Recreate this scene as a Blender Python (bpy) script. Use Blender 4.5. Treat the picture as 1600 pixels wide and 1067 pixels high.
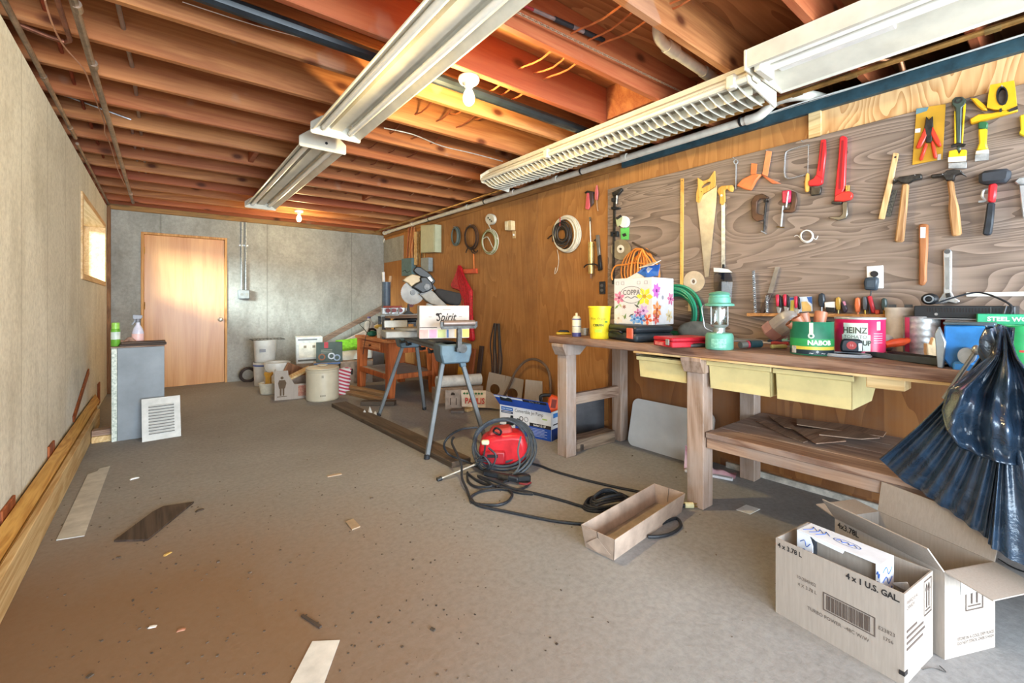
import bpy, bmesh, math, random
from mathutils import Vector as V, Matrix
random.seed(7)
rnd = random.uniform
R = math.radians
for o in list(bpy.data.objects): bpy.data.objects.remove(o)
SC = bpy.context.scene
COL = SC.collection
def lin(c):
    if isinstance(c, str):
        c = [int(c[i:i+2], 16)/255 for i in (0, 2, 4)]
    return tuple(((x/12.92) if x <= .04045 else ((x+.055)/1.055)**2.4) for x in c[:3]) + (1.0,)

# ------------------------------------------------------------------ camera, light, exposure
H, TH, FOC, CX, CY = 1.10, R(38.31), 695.0, 800.0, 473.3
cam = bpy.data.cameras.new('camera'); cam.sensor_width = 36; cam.lens = 36*FOC/1600
cam.shift_y = -(533.5-CY)/1600; cam.clip_start = .02
camo = bpy.data.objects.new('camera', cam); COL.objects.link(camo)
camo.location = (0, 0, H); camo.rotation_euler = (R(90), 0, -TH)
SC.camera = camo
WL, WR, YB, YF = -.51, 3.0, 7.3, -4.4
ZJ, ZC, ZLW = 2.31, 2.545, 2.27          # joist underside, subfloor underside, left wall top
world = bpy.data.worlds.new('sky'); SC.world = world; world.use_nodes = True
bg = world.node_tree.nodes['Background']; bg.inputs[0].default_value = (.70, .85, 1.0, 1); bg.inputs[1].default_value = 2.6
def area(name, loc, rot, sx, sy, power, col):
    l = bpy.data.lights.new(name, 'AREA'); l.shape = 'RECTANGLE'; l.size = sx; l.size_y = sy; l.energy = power; l.color = col
    o = bpy.data.objects.new(name, l); COL.objects.link(o); o.location = loc; o.rotation_euler = rot; return o
area('garage_door_daylight', (1.3, YF+.06, 1.12), (R(90), 0, 0), 3.3, 2.1, 570, (.72, .87, 1.0))
area('side_door_daylight', (WL-.02, -2.1, 1.06), (0, R(-90), 0), 2.08, 3.0, 140, (.70, .86, 1.0))
wd = area('window_daylight', (-6.0, 3.0, 3.3), (0, 0, 0), 2.2, 1.6, 3600, (.90, .95, 1.0)); wd.rotation_euler = V((1, .57, -.27)).to_track_quat('-Z', 'Y').to_euler()
SC.view_settings.view_transform = 'Standard'; SC.view_settings.look = 'None'
SC.view_settings.exposure = 0.52; SC.view_settings.gamma = 1.0; SC.view_settings.use_curve_mapping = False

# ------------------------------------------------------------------ measuring (photo frame -> room planes)
cS, cC = math.sin(TH), math.cos(TH)
def ray(px, py):
    u = (px-CX)/FOC; return V((cS+u*cC, cC-u*cS, (CY-py)/FOC))
CAM = V((0, 0, H))
def F(px, py, z=0.0):
    r = ray(px, py); return CAM + r*((z-H)/r.z)
def W(px, py, X=WR):
    r = ray(px, py); return CAM + r*(X/r.x)
def K(px, py, Y=YB):
    r = ray(px, py); return CAM + r*(Y/r.y)

# ------------------------------------------------------------------ mesh builder
class G:
    def __init__(s): s.v = []; s.f = []; s.T = None
    def _a(s, vs, fs):
        n = len(s.v)
        if s.T is not None: vs = [s.T @ V(p) for p in vs]
        s.v += [tuple(p) for p in vs]; s.f += [tuple(i+n for i in f) for f in fs]; return s
    def box(s, x0, x1, y0, y1, z0, z1):
        return s._a([(x0,y0,z0),(x1,y0,z0),(x1,y1,z0),(x0,y1,z0),(x0,y0,z1),(x1,y0,z1),(x1,y1,z1),(x0,y1,z1)],
                    [(0,3,2,1),(4,5,6,7),(0,1,5,4),(1,2,6,5),(2,3,7,6),(3,0,4,7)])
    def bar(s, p0, p1, w, h, up=(0,0,1)):
        p0, p1 = V(p0), V(p1); d = (p1-p0).normalized(); u = V(up); x = d.cross(u)
        if x.length < 1e-4: x = d.cross(V((1,0,0)))
        x.normalize(); y = x.cross(d); a, b = x*w/2, y*h/2
        return s._a([p0-a-b,p0+a-b,p0+a+b,p0-a+b,p1-a-b,p1+a-b,p1+a+b,p1-a+b],
                    [(0,3,2,1),(4,5,6,7),(0,1,5,4),(1,2,6,5),(2,3,7,6),(3,0,4,7)])
    def cyl(s, p0, p1, r0, r1=None, n=12):
        return s.tube([p0, p1], [r0, r0 if r1 is None else r1], n)
    def tube(s, pts, r, n=6, closed=False, flat=1.0):
        pts = [V(p) for p in pts]; m = len(pts)
        rr = r if isinstance(r, (list, tuple)) else [r]*m
        d0 = (pts[1]-pts[0]).normalized(); x = d0.cross(V((0,0,1)))
        if x.length < 1e-3: x = d0.cross(V((1,0,0)))
        x.normalize(); vs = []; fs = []
        for i, p in enumerate(pts):
            a = pts[(i-1) % m] if (closed or i > 0) else p; b = pts[(i+1) % m] if (closed or i < m-1) else p
            d = (b-a).normalized(); x = (x-d*x.dot(d))
            if x.length < 1e-6: x = d.orthogonal()
            x.normalize(); y = d.cross(x)
            for k in range(n):
                t = 2*math.pi*k/n; vs.append(p + x*(math.cos(t)*rr[i]) + y*(math.sin(t)*rr[i]*flat))
        for i in range(m if closed else m-1):
            j = (i+1) % m
            for k in range(n):
                l = (k+1) % n; fs.append((i*n+k, i*n+l, j*n+l, j*n+k))
        if not closed: fs += [tuple(range(n))[::-1], tuple((m-1)*n+k for k in range(n))]
        return s._a(vs, fs)
    def lathe(s, prof, n=20, o=(0,0,0), sx=1.0, sy=1.0):
        o = V(o); vs = []; fs = []
        for r, z in prof:
            for k in range(n):
                t = 2*math.pi*k/n; vs.append(o+V((max(r,1e-4)*math.cos(t)*sx, max(r,1e-4)*math.sin(t)*sy, z)))
        for i in range(len(prof)-1):
            for k in range(n):
                l = (k+1) % n; fs.append((i*n+k, i*n+l, (i+1)*n+l, (i+1)*n+k))
        fs += [tuple(range(n))[::-1], tuple((len(prof)-1)*n+k for k in range(n))]
        return s._a(vs, fs)
    def prism(s, poly, y0, y1):          # poly in local x,z, extruded along y
        n = len(poly); vs = [(a, y0, b) for a, b in poly] + [(a, y1, b) for a, b in poly]
        fs = [tuple(range(n)), tuple(range(n, 2*n))[::-1]] + [(i, n+i, n+(i+1) % n, (i+1) % n) for i in range(n)]
        return s._a(vs, fs)
    def ring(s, out, inn, y0, y1):       # plate with a hole, outlines of equal length
        n = len(out); vs = [(a, y, b) for y in (y0, y1) for L in (out, inn) for a, b in L]; fs = []
        for i in range(n):
            j = (i+1) % n
            fs += [(i, j, n+j, n+i), (2*n+i, 3*n+i, 3*n+j, 2*n+j), (i, 2*n+i, 2*n+j, j), (n+i, n+j, 3*n+j, 3*n+i)]
        return s._a(vs, fs)
    def ball(s, c, r, n=12, sc=(1,1,1)):
        m = n//2+1; vs = []; fs = []; c = V(c)
        for i in range(m):
            t = math.pi*i/(m-1)
            for k in range(n):
                p = 2*math.pi*k/n; q = max(math.sin(t), 1e-3)
                vs.append(c+V((r*sc[0]*q*math.cos(p), r*sc[1]*q*math.sin(p), -r*sc[2]*math.cos(t))))
        for i in range(m-1):
            for k in range(n):
                l = (k+1) % n; fs.append((i*n+k, i*n+l, (i+1)*n+l, (i+1)*n+k))
        return s._a(vs, fs)
    def grid(s, fn, nu, nv, close_u=False):
        vs = [fn(i/(nu if close_u else nu-1), j/(nv-1)) for j in range(nv) for i in range(nu)]; fs = []
        for j in range(nv-1):
            for i in range(nu if close_u else nu-1):
                k = (i+1) % nu; fs.append((j*nu+i, j*nu+k, (j+1)*nu+k, (j+1)*nu+i))
        return s._a(vs, fs)
    def poly(s, pts): return s._a(pts, [tuple(range(len(pts)))])
    def slab(s, quad, n, t):             # four corner points, extruded by t along n
        n = V(n).normalized()*t; q = [V(p) for p in quad]; m = len(q)
        return s._a(q+[p+n for p in q], [tuple(range(m))[::-1], tuple(range(m, 2*m))]+[(i, (i+1) % m, m+(i+1) % m, m+i) for i in range(m)])
    def text(s, body, size, o, xd=(1,0,0), yd=(0,0,1), align='CENTER', sx=1.0, shear=0.0, bold=0.0):
        cu = bpy.data.curves.new('t', 'FONT'); cu.body = body; cu.size = size; cu.resolution_u = 2
        cu.align_x = align; cu.align_y = 'CENTER'; cu.shear = shear; cu.offset = bold
        ob = bpy.data.objects.new('t', cu); me = bpy.data.meshes.new_from_object(ob)
        o, xd, yd = V(o), V(xd).normalized()*sx, V(yd).normalized()
        s._a([o+xd*p.co.x+yd*p.co.y for p in me.vertices], [tuple(p.vertices) for p in me.polygons])
        bpy.data.objects.remove(ob); bpy.data.curves.remove(cu); bpy.data.meshes.remove(me); return s
def sm(pts, k=4, closed=False):          # Catmull-Rom
    P = [V(p) for p in pts]; n = len(P); out = []
    for i in range(n if closed else n-1):
        a, b, c, d = [P[j % n] if closed else P[min(max(j, 0), n-1)] for j in (i-1, i, i+1, i+2)]
        for q in range(k):
            t = q/k; out.append(.5*((2*b)+(c-a)*t+(2*a-5*b+4*c-d)*t*t+(3*b-a-3*c+d)*t**3))
    if not closed: out.append(P[-1])
    return out
def circ(cx, cz, r, n=12, rz=None, a0=0):
    return [(cx+r*math.cos(a0+2*math.pi*i/n), cz+(rz or r)*math.sin(a0+2*math.pi*i/n)) for i in range(n)]
def obj(name, g, m, parent=None, bev=0, ang=35, label=None, loc=None, rz=None, kind=None, seg=1):
    me = bpy.data.meshes.new(name); me.from_pydata(g.v, [], g.f); me.validate(); me.update()
    bm = bmesh.new(); bm.from_mesh(me); bmesh.ops.recalc_face_normals(bm, faces=bm.faces); bm.to_mesh(me); bm.free()
    me.materials.append(m)
    if ang:
        for p in me.polygons: p.use_smooth = True
        me.set_sharp_from_angle(angle=R(ang))
    o = bpy.data.objects.new(name, me); COL.objects.link(o)
    if parent: o.parent = parent
    if loc is not None: o.location = loc
    if rz is not None: o.rotation_euler[2] = rz
    if bev:
        b = o.modifiers.new('bevel', 'BEVEL'); b.width = bev; b.segments = seg; b.limit_method = 'ANGLE'; b.angle_limit = R(40)
    if label: o['label'] = label
    if kind: o['kind'] = kind
    return o
def tag(o, label, cat, group=None, kind=None):
    o['label'] = label; o['category'] = cat
    if group: o['group'] = group
    if kind: o['kind'] = kind
    return o
def thing(name, label, cat, loc=(0,0,0), rz=0, group=None, rot=None):
    o = bpy.data.objects.new(name, None); COL.objects.link(o); o.location = loc; o.empty_display_size = .05
    o.rotation_euler = rot if rot else (0, 0, rz)
    return tag(o, label, cat, group)
def dup(o, parent=None, loc=None, rz=None, label=None):
    c = o.copy(); COL.objects.link(c)
    if parent: c.parent = parent
    if loc is not None: c.location = loc
    if rz is not None: c.rotation_euler[2] = rz
    if label: c['label'] = label
    for ch in o.children: dup(ch, c)
    return c
def struct(name, g, m, **k):
    o = obj(name, g, m, **k); o['kind'] = 'structure'; return o

# ------------------------------------------------------------------ materials
MC = {}
def nt(name, rough, metal, spec=.4):
    m = bpy.data.materials.new(name); m.use_nodes = True; t = m.node_tree; b = t.nodes['Principled BSDF']
    b.inputs['Roughness'].default_value = rough; b.inputs['Metallic'].default_value = metal; b.inputs['Specular IOR Level'].default_value = spec
    return m, t, b
def nd(t, typ, **k):
    n = t.nodes.new(typ)
    for a, v in k.items():
        if a.startswith('i_'): n.inputs[int(a[2:]) if a[2:].isdigit() else a[2:]].default_value = v
        else: setattr(n, a, v)
    return n
def coords(t, scale=(1,1,1), rndoff=True):
    tc = nd(t, 'ShaderNodeTexCoord'); mp = nd(t, 'ShaderNodeMapping'); mp.inputs['Scale'].default_value = scale
    t.links.new(tc.outputs['Object'], mp.inputs['Vector'])
    if rndoff:
        oi = nd(t, 'ShaderNodeObjectInfo'); mu = nd(t, 'ShaderNodeVectorMath', operation='SCALE'); mu.inputs[0].default_value = (13.1, 7.7, 9.3)
        t.links.new(oi.outputs['Random'], mu.inputs['Scale']); t.links.new(mu.outputs[0], mp.inputs['Location'])
    return mp.outputs[0]
def ramp(t, src, stops):
    r = nd(t, 'ShaderNodeValToRGB'); e = r.color_ramp.elements
    while len(e) < len(stops): e.new(.5)
    for i, (p, c) in enumerate(stops): e[i].position = p; e[i].color = lin(c)
    t.links.new(src, r.inputs[0]); return r.outputs[0]
def mixc(t, a, b, fac, mode='MIX'):
    n = nd(t, 'ShaderNodeMix', data_type='RGBA', blend_type=mode)
    for s, v in ((n.inputs[0], fac), (n.inputs[6], a), (n.inputs[7], b)):
        if hasattr(v, 'default_value'): t.links.new(v, s)
        else: s.default_value = v
    return n.outputs[2]
def bump(t, b, src, st, dist=.01):
    n = nd(t, 'ShaderNodeBump'); n.inputs['Strength'].default_value = st; n.inputs['Distance'].default_value = dist
    t.links.new(src, n.inputs['Height']); t.links.new(n.outputs[0], b.inputs['Normal'])
def shade(c, k):
    c = [int(c[i:i+2], 16)/255 for i in (0, 2, 4)]; return [min(1, x*k) for x in c]
def mat(c, rough=.5, metal=0, var=.12, scale=14, bmp=0, c2=None, alpha=None, trans=0, emit=None, coat=0, spec=.4, stretch=(1,1,1)):
    key = (c, rough, metal, var, scale, bmp, c2, alpha, trans, emit, coat, stretch)
    if key in MC: return MC[key]
    m, t, b = nt('paint_'+c, rough, metal, spec); co = coords(t, stretch)
    n = nd(t, 'ShaderNodeTexNoise', i_Scale=scale, i_Detail=5.0, i_Roughness=.6); t.links.new(co, n.inputs['Vector'])
    col = ramp(t, n.outputs[0], [(.3, shade(c2 or c, 1-var if not c2 else 1)), (.7, shade(c, 1+var*.5))])
    t.links.new(col, b.inputs['Base Color'])
    if bmp: bump(t, b, n.outputs[0], bmp)
    if trans: b.inputs['Transmission Weight'].default_value = trans
    if alpha is not None: b.inputs['Alpha'].default_value = alpha
    if coat: b.inputs['Coat Weight'].default_value = coat
    if emit: t.links.new(col, b.inputs['Emission Color']); b.inputs['Emission Strength'].default_value = emit
    MC[key] = m; return m
def wood(name, light, dark, axis='X', fine=1.0, rough=.6, knots=0, dens=1.0, tint=.25, stain=None, bmp=.15, hue=None):
    if name in MC: return MC[name]
    m, t, b = nt(name, rough, 0, .3); i = 'XYZ'.index(axis)
    sc = [9*dens]*3; sc[i] = .8*dens
    co = coords(t, sc)
    n = nd(t, 'ShaderNodeTexNoise', i_Scale=1.0, i_Detail=4.0, i_Roughness=.55, i_Distortion=1.2); t.links.new(co, n.inputs['Vector'])
    w = nd(t, 'ShaderNodeMath', operation='MULTIPLY', i_1=9.0*fine); t.links.new(n.outputs[0], w.inputs[0])
    fr = nd(t, 'ShaderNodeMath', operation='PINGPONG', i_1=1.0); t.links.new(w.outputs[0], fr.inputs[0])
    s2 = [130*dens]*3; s2[i] = 5*dens
    n2 = nd(t, 'ShaderNodeTexNoise', i_Scale=1.0, i_Detail=3.0); t.links.new(coords(t, s2), n2.inputs['Vector'])
    ad = nd(t, 'ShaderNodeMath', operation='MULTIPLY_ADD', i_1=.45, i_2=0.0); t.links.new(fr.outputs[0], ad.inputs[0])
    ad2 = nd(t, 'ShaderNodeMath', operation='MULTIPLY_ADD', i_1=.55); t.links.new(n2.outputs[0], ad2.inputs[0]); t.links.new(ad.outputs[0], ad2.inputs[2])
    col = ramp(t, ad2.outputs[0], [(.22, dark), (.72, light)])
    if hue:
        o2 = nd(t, 'ShaderNodeObjectInfo'); wn = nd(t, 'ShaderNodeTexWhiteNoise', noise_dimensions='1D'); t.links.new(o2.outputs['Random'], wn.inputs['W'])
        mr = nd(t, 'ShaderNodeMapRange', i_1=.2, i_2=.8, i_3=0.0, i_4=.9); t.links.new(wn.outputs['Value'], mr.inputs[0])
        col = mixc(t, col, mixc(t, col, lin(hue), .75), mr.outputs[0])
    if tint:
        oi = nd(t, 'ShaderNodeObjectInfo'); hv = nd(t, 'ShaderNodeMapRange', i_3=1-tint, i_4=1+tint*.5); t.links.new(oi.outputs['Random'], hv.inputs[0])
        cb = nd(t, 'ShaderNodeCombineColor')
        for k in range(3): t.links.new(hv.outputs[0], cb.inputs[k])
        col = mixc(t, col, cb.outputs[0], 1.0, 'MULTIPLY')
    if knots:
        sk = [1.0]*3; sk[i] = .55
        vo = nd(t, 'ShaderNodeTexVoronoi', i_Scale=knots, voronoi_dimensions='2D'); kv = coords(t, sk)
        if axis == 'X':
            se = nd(t, 'ShaderNodeSeparateXYZ'); cm = nd(t, 'ShaderNodeCombineXYZ'); t.links.new(kv, se.inputs[0]); t.links.new(se.outputs[0], cm.inputs[0]); t.links.new(se.outputs[2], cm.inputs[1]); kv = cm.outputs[0]
        t.links.new(kv, vo.inputs['Vector'])
        n5 = nd(t, 'ShaderNodeTexNoise', i_Scale=3.0, i_Detail=3.0); t.links.new(coords(t), n5.inputs['Vector'])
        col = mixc(t, col, lin('a08c7e'), ramp(t, n5.outputs[0], [(.66, (0,0,0)), (.70, (.55,.55,.55))]))
        kr = ramp(t, vo.outputs['Distance'], [(.03, (1,1,1)), (.085, (.25,.25,.25)), (.13, (0,0,0))])
        col = mixc(t, col, lin(shade('5a2c14', 1)), kr)
    if stain:
        n3 = nd(t, 'ShaderNodeTexNoise', i_Scale=2.2, i_Detail=6.0, i_Roughness=.65); t.links.new(coords(t), n3.inputs['Vector'])
        col = mixc(t, col, lin(stain), ramp(t, n3.outputs[0], [(.47, (0,0,0)), (.68, (.8,.8,.8))]))
    t.links.new(col, b.inputs['Base Color'])
    if bmp: bump(t, b, ad2.outputs[0], bmp, .004)
    MC[name] = m; return m
def ply(name, light, dark, axis='Y', bands=5.0, rough=.65, stain=None, contrast=(.35, .75), squash=.3):
    if name in MC: return MC[name]
    m, t, b = nt(name, rough, 0, .3); sc = [1.0]*3; sc['XYZ'.index(axis)] = squash
    co = coords(t, sc)
    n = nd(t, 'ShaderNodeTexNoise', i_Scale=2.6, i_Detail=2.5, i_Roughness=.5, i_Distortion=.6); t.links.new(co, n.inputs['Vector'])
    w = nd(t, 'ShaderNodeMath', operation='MULTIPLY', i_1=bands*4); t.links.new(n.outputs[0], w.inputs[0])
    fr = nd(t, 'ShaderNodeMath', operation='FRACT'); t.links.new(w.outputs[0], fr.inputs[0])
    s2 = [70.0]*3; s2['XYZ'.index(axis)] = 2.5
    n2 = nd(t, 'ShaderNodeTexNoise', i_Scale=1.0, i_Detail=3.0); t.links.new(coords(t, s2), n2.inputs['Vector'])
    ad = nd(t, 'ShaderNodeMath', operation='MULTIPLY_ADD', i_1=.6); t.links.new(fr.outputs[0], ad.inputs[0])
    h = nd(t, 'ShaderNodeMath', operation='MULTIPLY', i_1=.5); t.links.new(n2.outputs[0], h.inputs[0]); t.links.new(h.outputs[0], ad.inputs[2])
    col = ramp(t, ad.outputs[0], [(contrast[0], light), (contrast[1], dark)])
    if stain:
        n3 = nd(t, 'ShaderNodeTexNoise', i_Scale=1.6, i_Detail=6.0, i_Roughness=.65); t.links.new(coords(t), n3.inputs['Vector'])
        col = mixc(t, col, lin(stain), ramp(t, n3.outputs[0], [(.45, (0,0,0)), (.70, (.85,.85,.85))]))
    t.links.new(col, b.inputs['Base Color']); bump(t, b, ad.outputs[0], .12, .004)
    MC[name] = m; return m
def concrete(name, a, bcol, dark, seam=None, rough=.85, sc=1.0, pits=.5, blotch=(.42, .66), fine=35, dirt=None):
    m, t, b = nt(name, rough, 0, .25); co = coords(t, (1,1,1), False)
    n1 = nd(t, 'ShaderNodeTexNoise', i_Scale=1.1*sc, i_Detail=9.0, i_Roughness=.68, i_Distortion=.4); t.links.new(co, n1.inputs['Vector'])
    col = ramp(t, n1.outputs[0], [(.3, bcol), (.62, a)])
    n2 = nd(t, 'ShaderNodeTexNoise', i_Scale=fine, i_Detail=5.0, i_Roughness=.7); t.links.new(co, n2.inputs['Vector'])
    col = mixc(t, col, ramp(t, n2.outputs[0], [(.25, (.80,.80,.80)), (.6, (1,1,1))]), .7, 'MULTIPLY')
    cs = coords(t, (2.2, 2.2, .9), False)
    n3 = nd(t, 'ShaderNodeTexNoise', i_Scale=1.6*sc, i_Detail=8.0, i_Roughness=.72); t.links.new(cs, n3.inputs['Vector'])
    col = mixc(t, col, lin(dark), ramp(t, n3.outputs[0], [(blotch[0]+.1, (0,0,0)), (blotch[1]+.12, (.75,.75,.75))]))
    vo = nd(t, 'ShaderNodeTexVoronoi', i_Scale=26.0); t.links.new(co, vo.inputs['Vector'])
    col = mixc(t, col, lin(shade('3a362f', 1)), mixc(t, (0,0,0,1), ramp(t, vo.outputs['Distance'], [(.06, (1,1,1)), (.13, (0,0,0))]), ramp(t, n2.outputs[0], [(.55, (0,0,0)), (.62, (pits,)*3)])))
    hh = n2.outputs[0]
    if dirt:                                # trodden brown dirt around one spot, edge broken up by noise
        (dx, dy), dr, dc = dirt; tc2 = nd(t, 'ShaderNodeTexCoord'); sb = nd(t, 'ShaderNodeVectorMath', operation='DISTANCE'); sb.inputs[1].default_value = (dx, dy, 0); t.links.new(tc2.outputs['Object'], sb.inputs[0])
        ns = nd(t, 'ShaderNodeMath', operation='MULTIPLY_ADD', i_1=-1.6); t.links.new(n1.outputs[0], ns.inputs[0]); t.links.new(sb.outputs['Value'], ns.inputs[2])
        mr = nd(t, 'ShaderNodeMapRange', i_1=dr-.8-.55, i_2=dr-.8+.55, i_3=.85, i_4=0.0); t.links.new(ns.outputs[0], mr.inputs[0]); col = mixc(t, col, lin(dc), mr.outputs[0])
    if seam:
        sx = nd(t, 'ShaderNodeSeparateXYZ'); tc = nd(t, 'ShaderNodeTexCoord'); t.links.new(tc.outputs['Object'], sx.inputs[0])
        md = nd(t, 'ShaderNodeMath', operation='PINGPONG', i_1=seam[1]/2); t.links.new(sx.outputs[seam[0]], md.inputs[0])
        col = mixc(t, col, lin(dark), ramp(t, md.outputs[0], [(.004, (.7,.7,.7)), (.012, (0,0,0))]))
    t.links.new(col, b.inputs['Base Color']); bump(t, b, hh, .25, .006)
    MC[name] = m; return m
def thin_glass(name='thin_glass', tint='eef6f4', k=.12):
    m = bpy.data.materials.new(name); m.use_nodes = True; t = m.node_tree; out = t.nodes['Material Output']; t.nodes.remove(t.nodes['Principled BSDF'])
    tr = nd(t, 'ShaderNodeBsdfTransparent'); gl = nd(t, 'ShaderNodeBsdfGlossy', i_Roughness=.05); mx = nd(t, 'ShaderNodeMixShader')
    n = nd(t, 'ShaderNodeTexNoise', i_Scale=6.0); t.links.new(coords(t), n.inputs['Vector'])
    t.links.new(ramp(t, n.outputs[0], [(.3, shade(tint, .97)), (.7, tint)]), tr.inputs[0]); mx.inputs[0].default_value = k
    t.links.new(tr.outputs[0], mx.inputs[1]); t.links.new(gl.outputs[0], mx.inputs[2]); t.links.new(mx.outputs[0], out.inputs[0]); return m
M_CARD = mat('a3968a', .85, var=.05, scale=30, bmp=.05, stretch=(6,6,.4))
M_CARD2 = mat('a38e7c', .85, var=.14, scale=20)
M_INK = mat('2a2524', .8); M_WHITE = mat('e9e6df', .5, var=.06); M_STEEL = mat('b9bbbb', .38, .55, var=.2, scale=40)
M_DSTEEL = mat('4a4744', .45, .8, var=.3, scale=40); M_BLACK = mat('1d1e20', .5, var=.3); M_RUB = mat('23262b', .55, var=.35, scale=30)
M_CHROME = mat('cfd2d4', .25, .75, var=.06); M_RED = mat('c22026', .4); M_YEL = mat('e6b91c', .45); M_COPPER = mat('a86a48', .35, .85, var=.3)
M_PVC = mat('d6cfc0', .4, var=.08); M_GLASS = thin_glass()
M_CORD = mat('26292e', .5, var=.3, scale=60); M_BRASS = mat('b59452', .3, .9, var=.2); M_HANDLE = wood('hammer_handle', 'c79a68', '8a5a34', 'Z', bmp=.05)
W_JOIST = wood('joist_fir', 'bf8350', '945a34', 'X', fine=.5, knots=2.6, tint=.14, hue='963f26', dens=.8)
W_OLD = wood('bench_fir', 'ad8d76', '765645', 'Y', fine=.6, stain='9c9088', tint=.15)
W_OLDZ = wood('bench_leg_fir', 'b09684', '83664f', 'Z', fine=.6, stain='aaa09a', tint=.15)
W_OLDX = wood('bench_rail_fir', 'a88c76', '6b4c3c', 'X', stain='a09488', tint=.15)
W_PINE = wood('yellow_pine', 'dcab5c', 'b57f37', 'Y', tint=.15); W_PALE = wood('pale_pine', 'd9bd8c', 'b8925e', 'Y', tint=.12)
W_RED = wood('red_cedar', 'b0602f', '7a3a1b', 'Z', tint=.2); W_GREY = wood('grey_plank', '7a6a5b', '4a4038', 'Y', tint=.15, stain='5a5048')
# ------------------------------------------------------------------ the room
C_LEFT = concrete('concrete_left', 'eae6d8', 'd2ccbc', '9c9484', seam=(1, .61), blotch=(.39, .68), pits=.8)
C_BACK = concrete('concrete_back', 'a8a59d', '8e8b83', '66635c', seam=(0, 1.22), sc=1.3, blotch=(.37, .60), pits=.8)
C_FLOOR = concrete('concrete_floor', '9d9b99', '8a8682', '746c64', sc=.7, pits=.2, rough=.75, blotch=(.50, .78), fine=40, dirt=((-.3, 1.65), 1.15, '7a5a3a'))
P_WALL = ply('plywood_wall', 'b8824a', '986434', 'Z', bands=5, stain='7c5230', contrast=(.0, 1.2), squash=.12)
P_PEG = ply('plywood_toolboard', '917e70', '524339', 'Y', bands=11, contrast=(.30, 1.1), squash=.16, stain='8a7666')
P_PEG2 = ply('plywood_fresh', 'd6ae7c', 'b07c4a', 'Z', bands=7, contrast=(.35, .9), squash=.35)
P_LOW = ply('plywood_low', 'a8703f', '7d4c29', 'Z', bands=2.5, stain='8a6c57', contrast=(.1, 1.2), squash=.12)
P_SUB = ply('plywood_subfloor', 'b4784a', '925a34', 'X', bands=3.0, contrast=(.25, .85), squash=.2)
TOPW = 2.205
g = G().box(WL-.3, 3.9, YF-.3, YB+.3, -.15, 0); struct('floor', g, C_FLOOR, ang=0)
g = G().box(-14, 10, -16, 12, -.30, -.16); struct('ground', g, concrete('driveway', 'a8a49c', '8f8b84', '77736c'), ang=0)
# left wall with window opening
wy0, wy1, wz0, wz1 = 5.07, 6.93, 1.345, 1.965
g = G(); t = .22
e = .049; g.box(WL-t, WL, YF, -3.65, 0, ZLW).box(WL-t, WL, -.55, wy0-e, 0, ZLW).box(WL-t, WL, -3.65, -.55, 2.12, ZLW).box(WL-t, WL, wy1+e, YB+.2, 0, ZLW).box(WL-t, WL, wy0-e, wy1+e, 0, wz0-e).box(WL-t, WL, wy0-e, wy1+e, wz1+e, ZLW)
struct('wall_left', g, C_LEFT, ang=0)
dx0, dx1, dz1 = K(220, 480).x, K(355, 480).x, 2.0
g = G().box(WL, dx0, YB, YB+.2, 0, 2.25).box(dx1, 3.02, YB, YB+.2, 0, 2.25).box(dx0, dx1, YB, YB+.2, dz1, 2.25)
struct('wall_back', g, C_BACK, ang=0)
g = G().box(WL-.2, -.35, YF-.2, YF, 0, ZC).box(2.95, 3.9, YF-.2, YF, 0, ZC).box(-.35, 2.95, YF-.2, YF, 2.2, ZC)
struct('wall_front', g, mat('b9b2a6', .8), ang=0)
wr = struct('wall_right', G().box(WR, WR+.12, YF, YB, 0, TOPW), P_LOW, ang=0)
struct('wall_outer', G().box(3.8, 3.9, YF, YB+.2, 1.9, ZC).box(WR, 3.8, YF, YB+.2, 1.9, 2.0), mat('3a3530', .9), ang=0)
sy = [YB, 6.51, 5.75, 4.54, 3.37, 2.46]
for i in range(5):
    o = obj('plywood_sheet', G().box(WR-.012, WR, sy[i+1]+.002, sy[i]-.002, .05, TOPW), P_WALL, wr, bev=.002, ang=0)
obj('concrete_strip', G().box(WR-.02, WR, 6.52, YB-.01, 1.78, 2.16), C_BACK, wr, ang=0, label='grey cement panel above the plywood in the far corner')
obj('plywood_sheet', G().box(WR-.012, WR, .93, 2.458, 2.03, TOPW), P_WALL, wr, ang=0)
obj('plywood_sheet', G().box(WR-.010, WR, YF, .926, 2.03, TOPW), P_PEG2, wr, ang=0, label='fresh pale plywood strip with bold flame grain')
obj('plywood_toolboard', G().box(WR-.03, WR-.012, YF, 2.455, .80, 2.062), P_PEG, wr, bev=.003, ang=0, label='weathered brown plywood tool board with wavy grain')
for a, b in ((2.455, 1.35), (1.346, .13), (.126, -1.0)):
    obj('plywood_sheet', G().box(WR-.012, WR, b, a, .05, .797), P_LOW, wr, ang=0)
obj('base_strip', G().box(WR-.03, WR-.012, -.9, 1.45, 0, .035), mat('cfc8bc', .8, var=.3), wr, ang=0, label='white-splashed strip along the foot of the wall')
obj('stud', G().box(WR-.03, WR, .905, .965, TOPW-.15, TOPW+.0), W_PALE, wr, ang=0)
struct('trim_1', G().box(WR-.045, WR+.05, YF, 2.3, TOPW, TOPW+.062), mat('27414a', .5, var=.3), ang=0, bev=.004)
struct('trim_2', G().box(WR-.02, WR+.05, 2.3, YB, TOPW, TOPW+.05), wood('plate_fir', 'a8743f', '7a4f28', 'Y'), ang=0)
g = G(); g.tube(sm([(WR-.03, 2.2, TOPW+.068), (WR-.035, 1.6, TOPW+.07), (WR-.02, 1.0, TOPW+.069), (WR-.03, .4, TOPW+.072), (WR-.03, -.4, TOPW+.07)], 4), .0045, 5)
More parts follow.
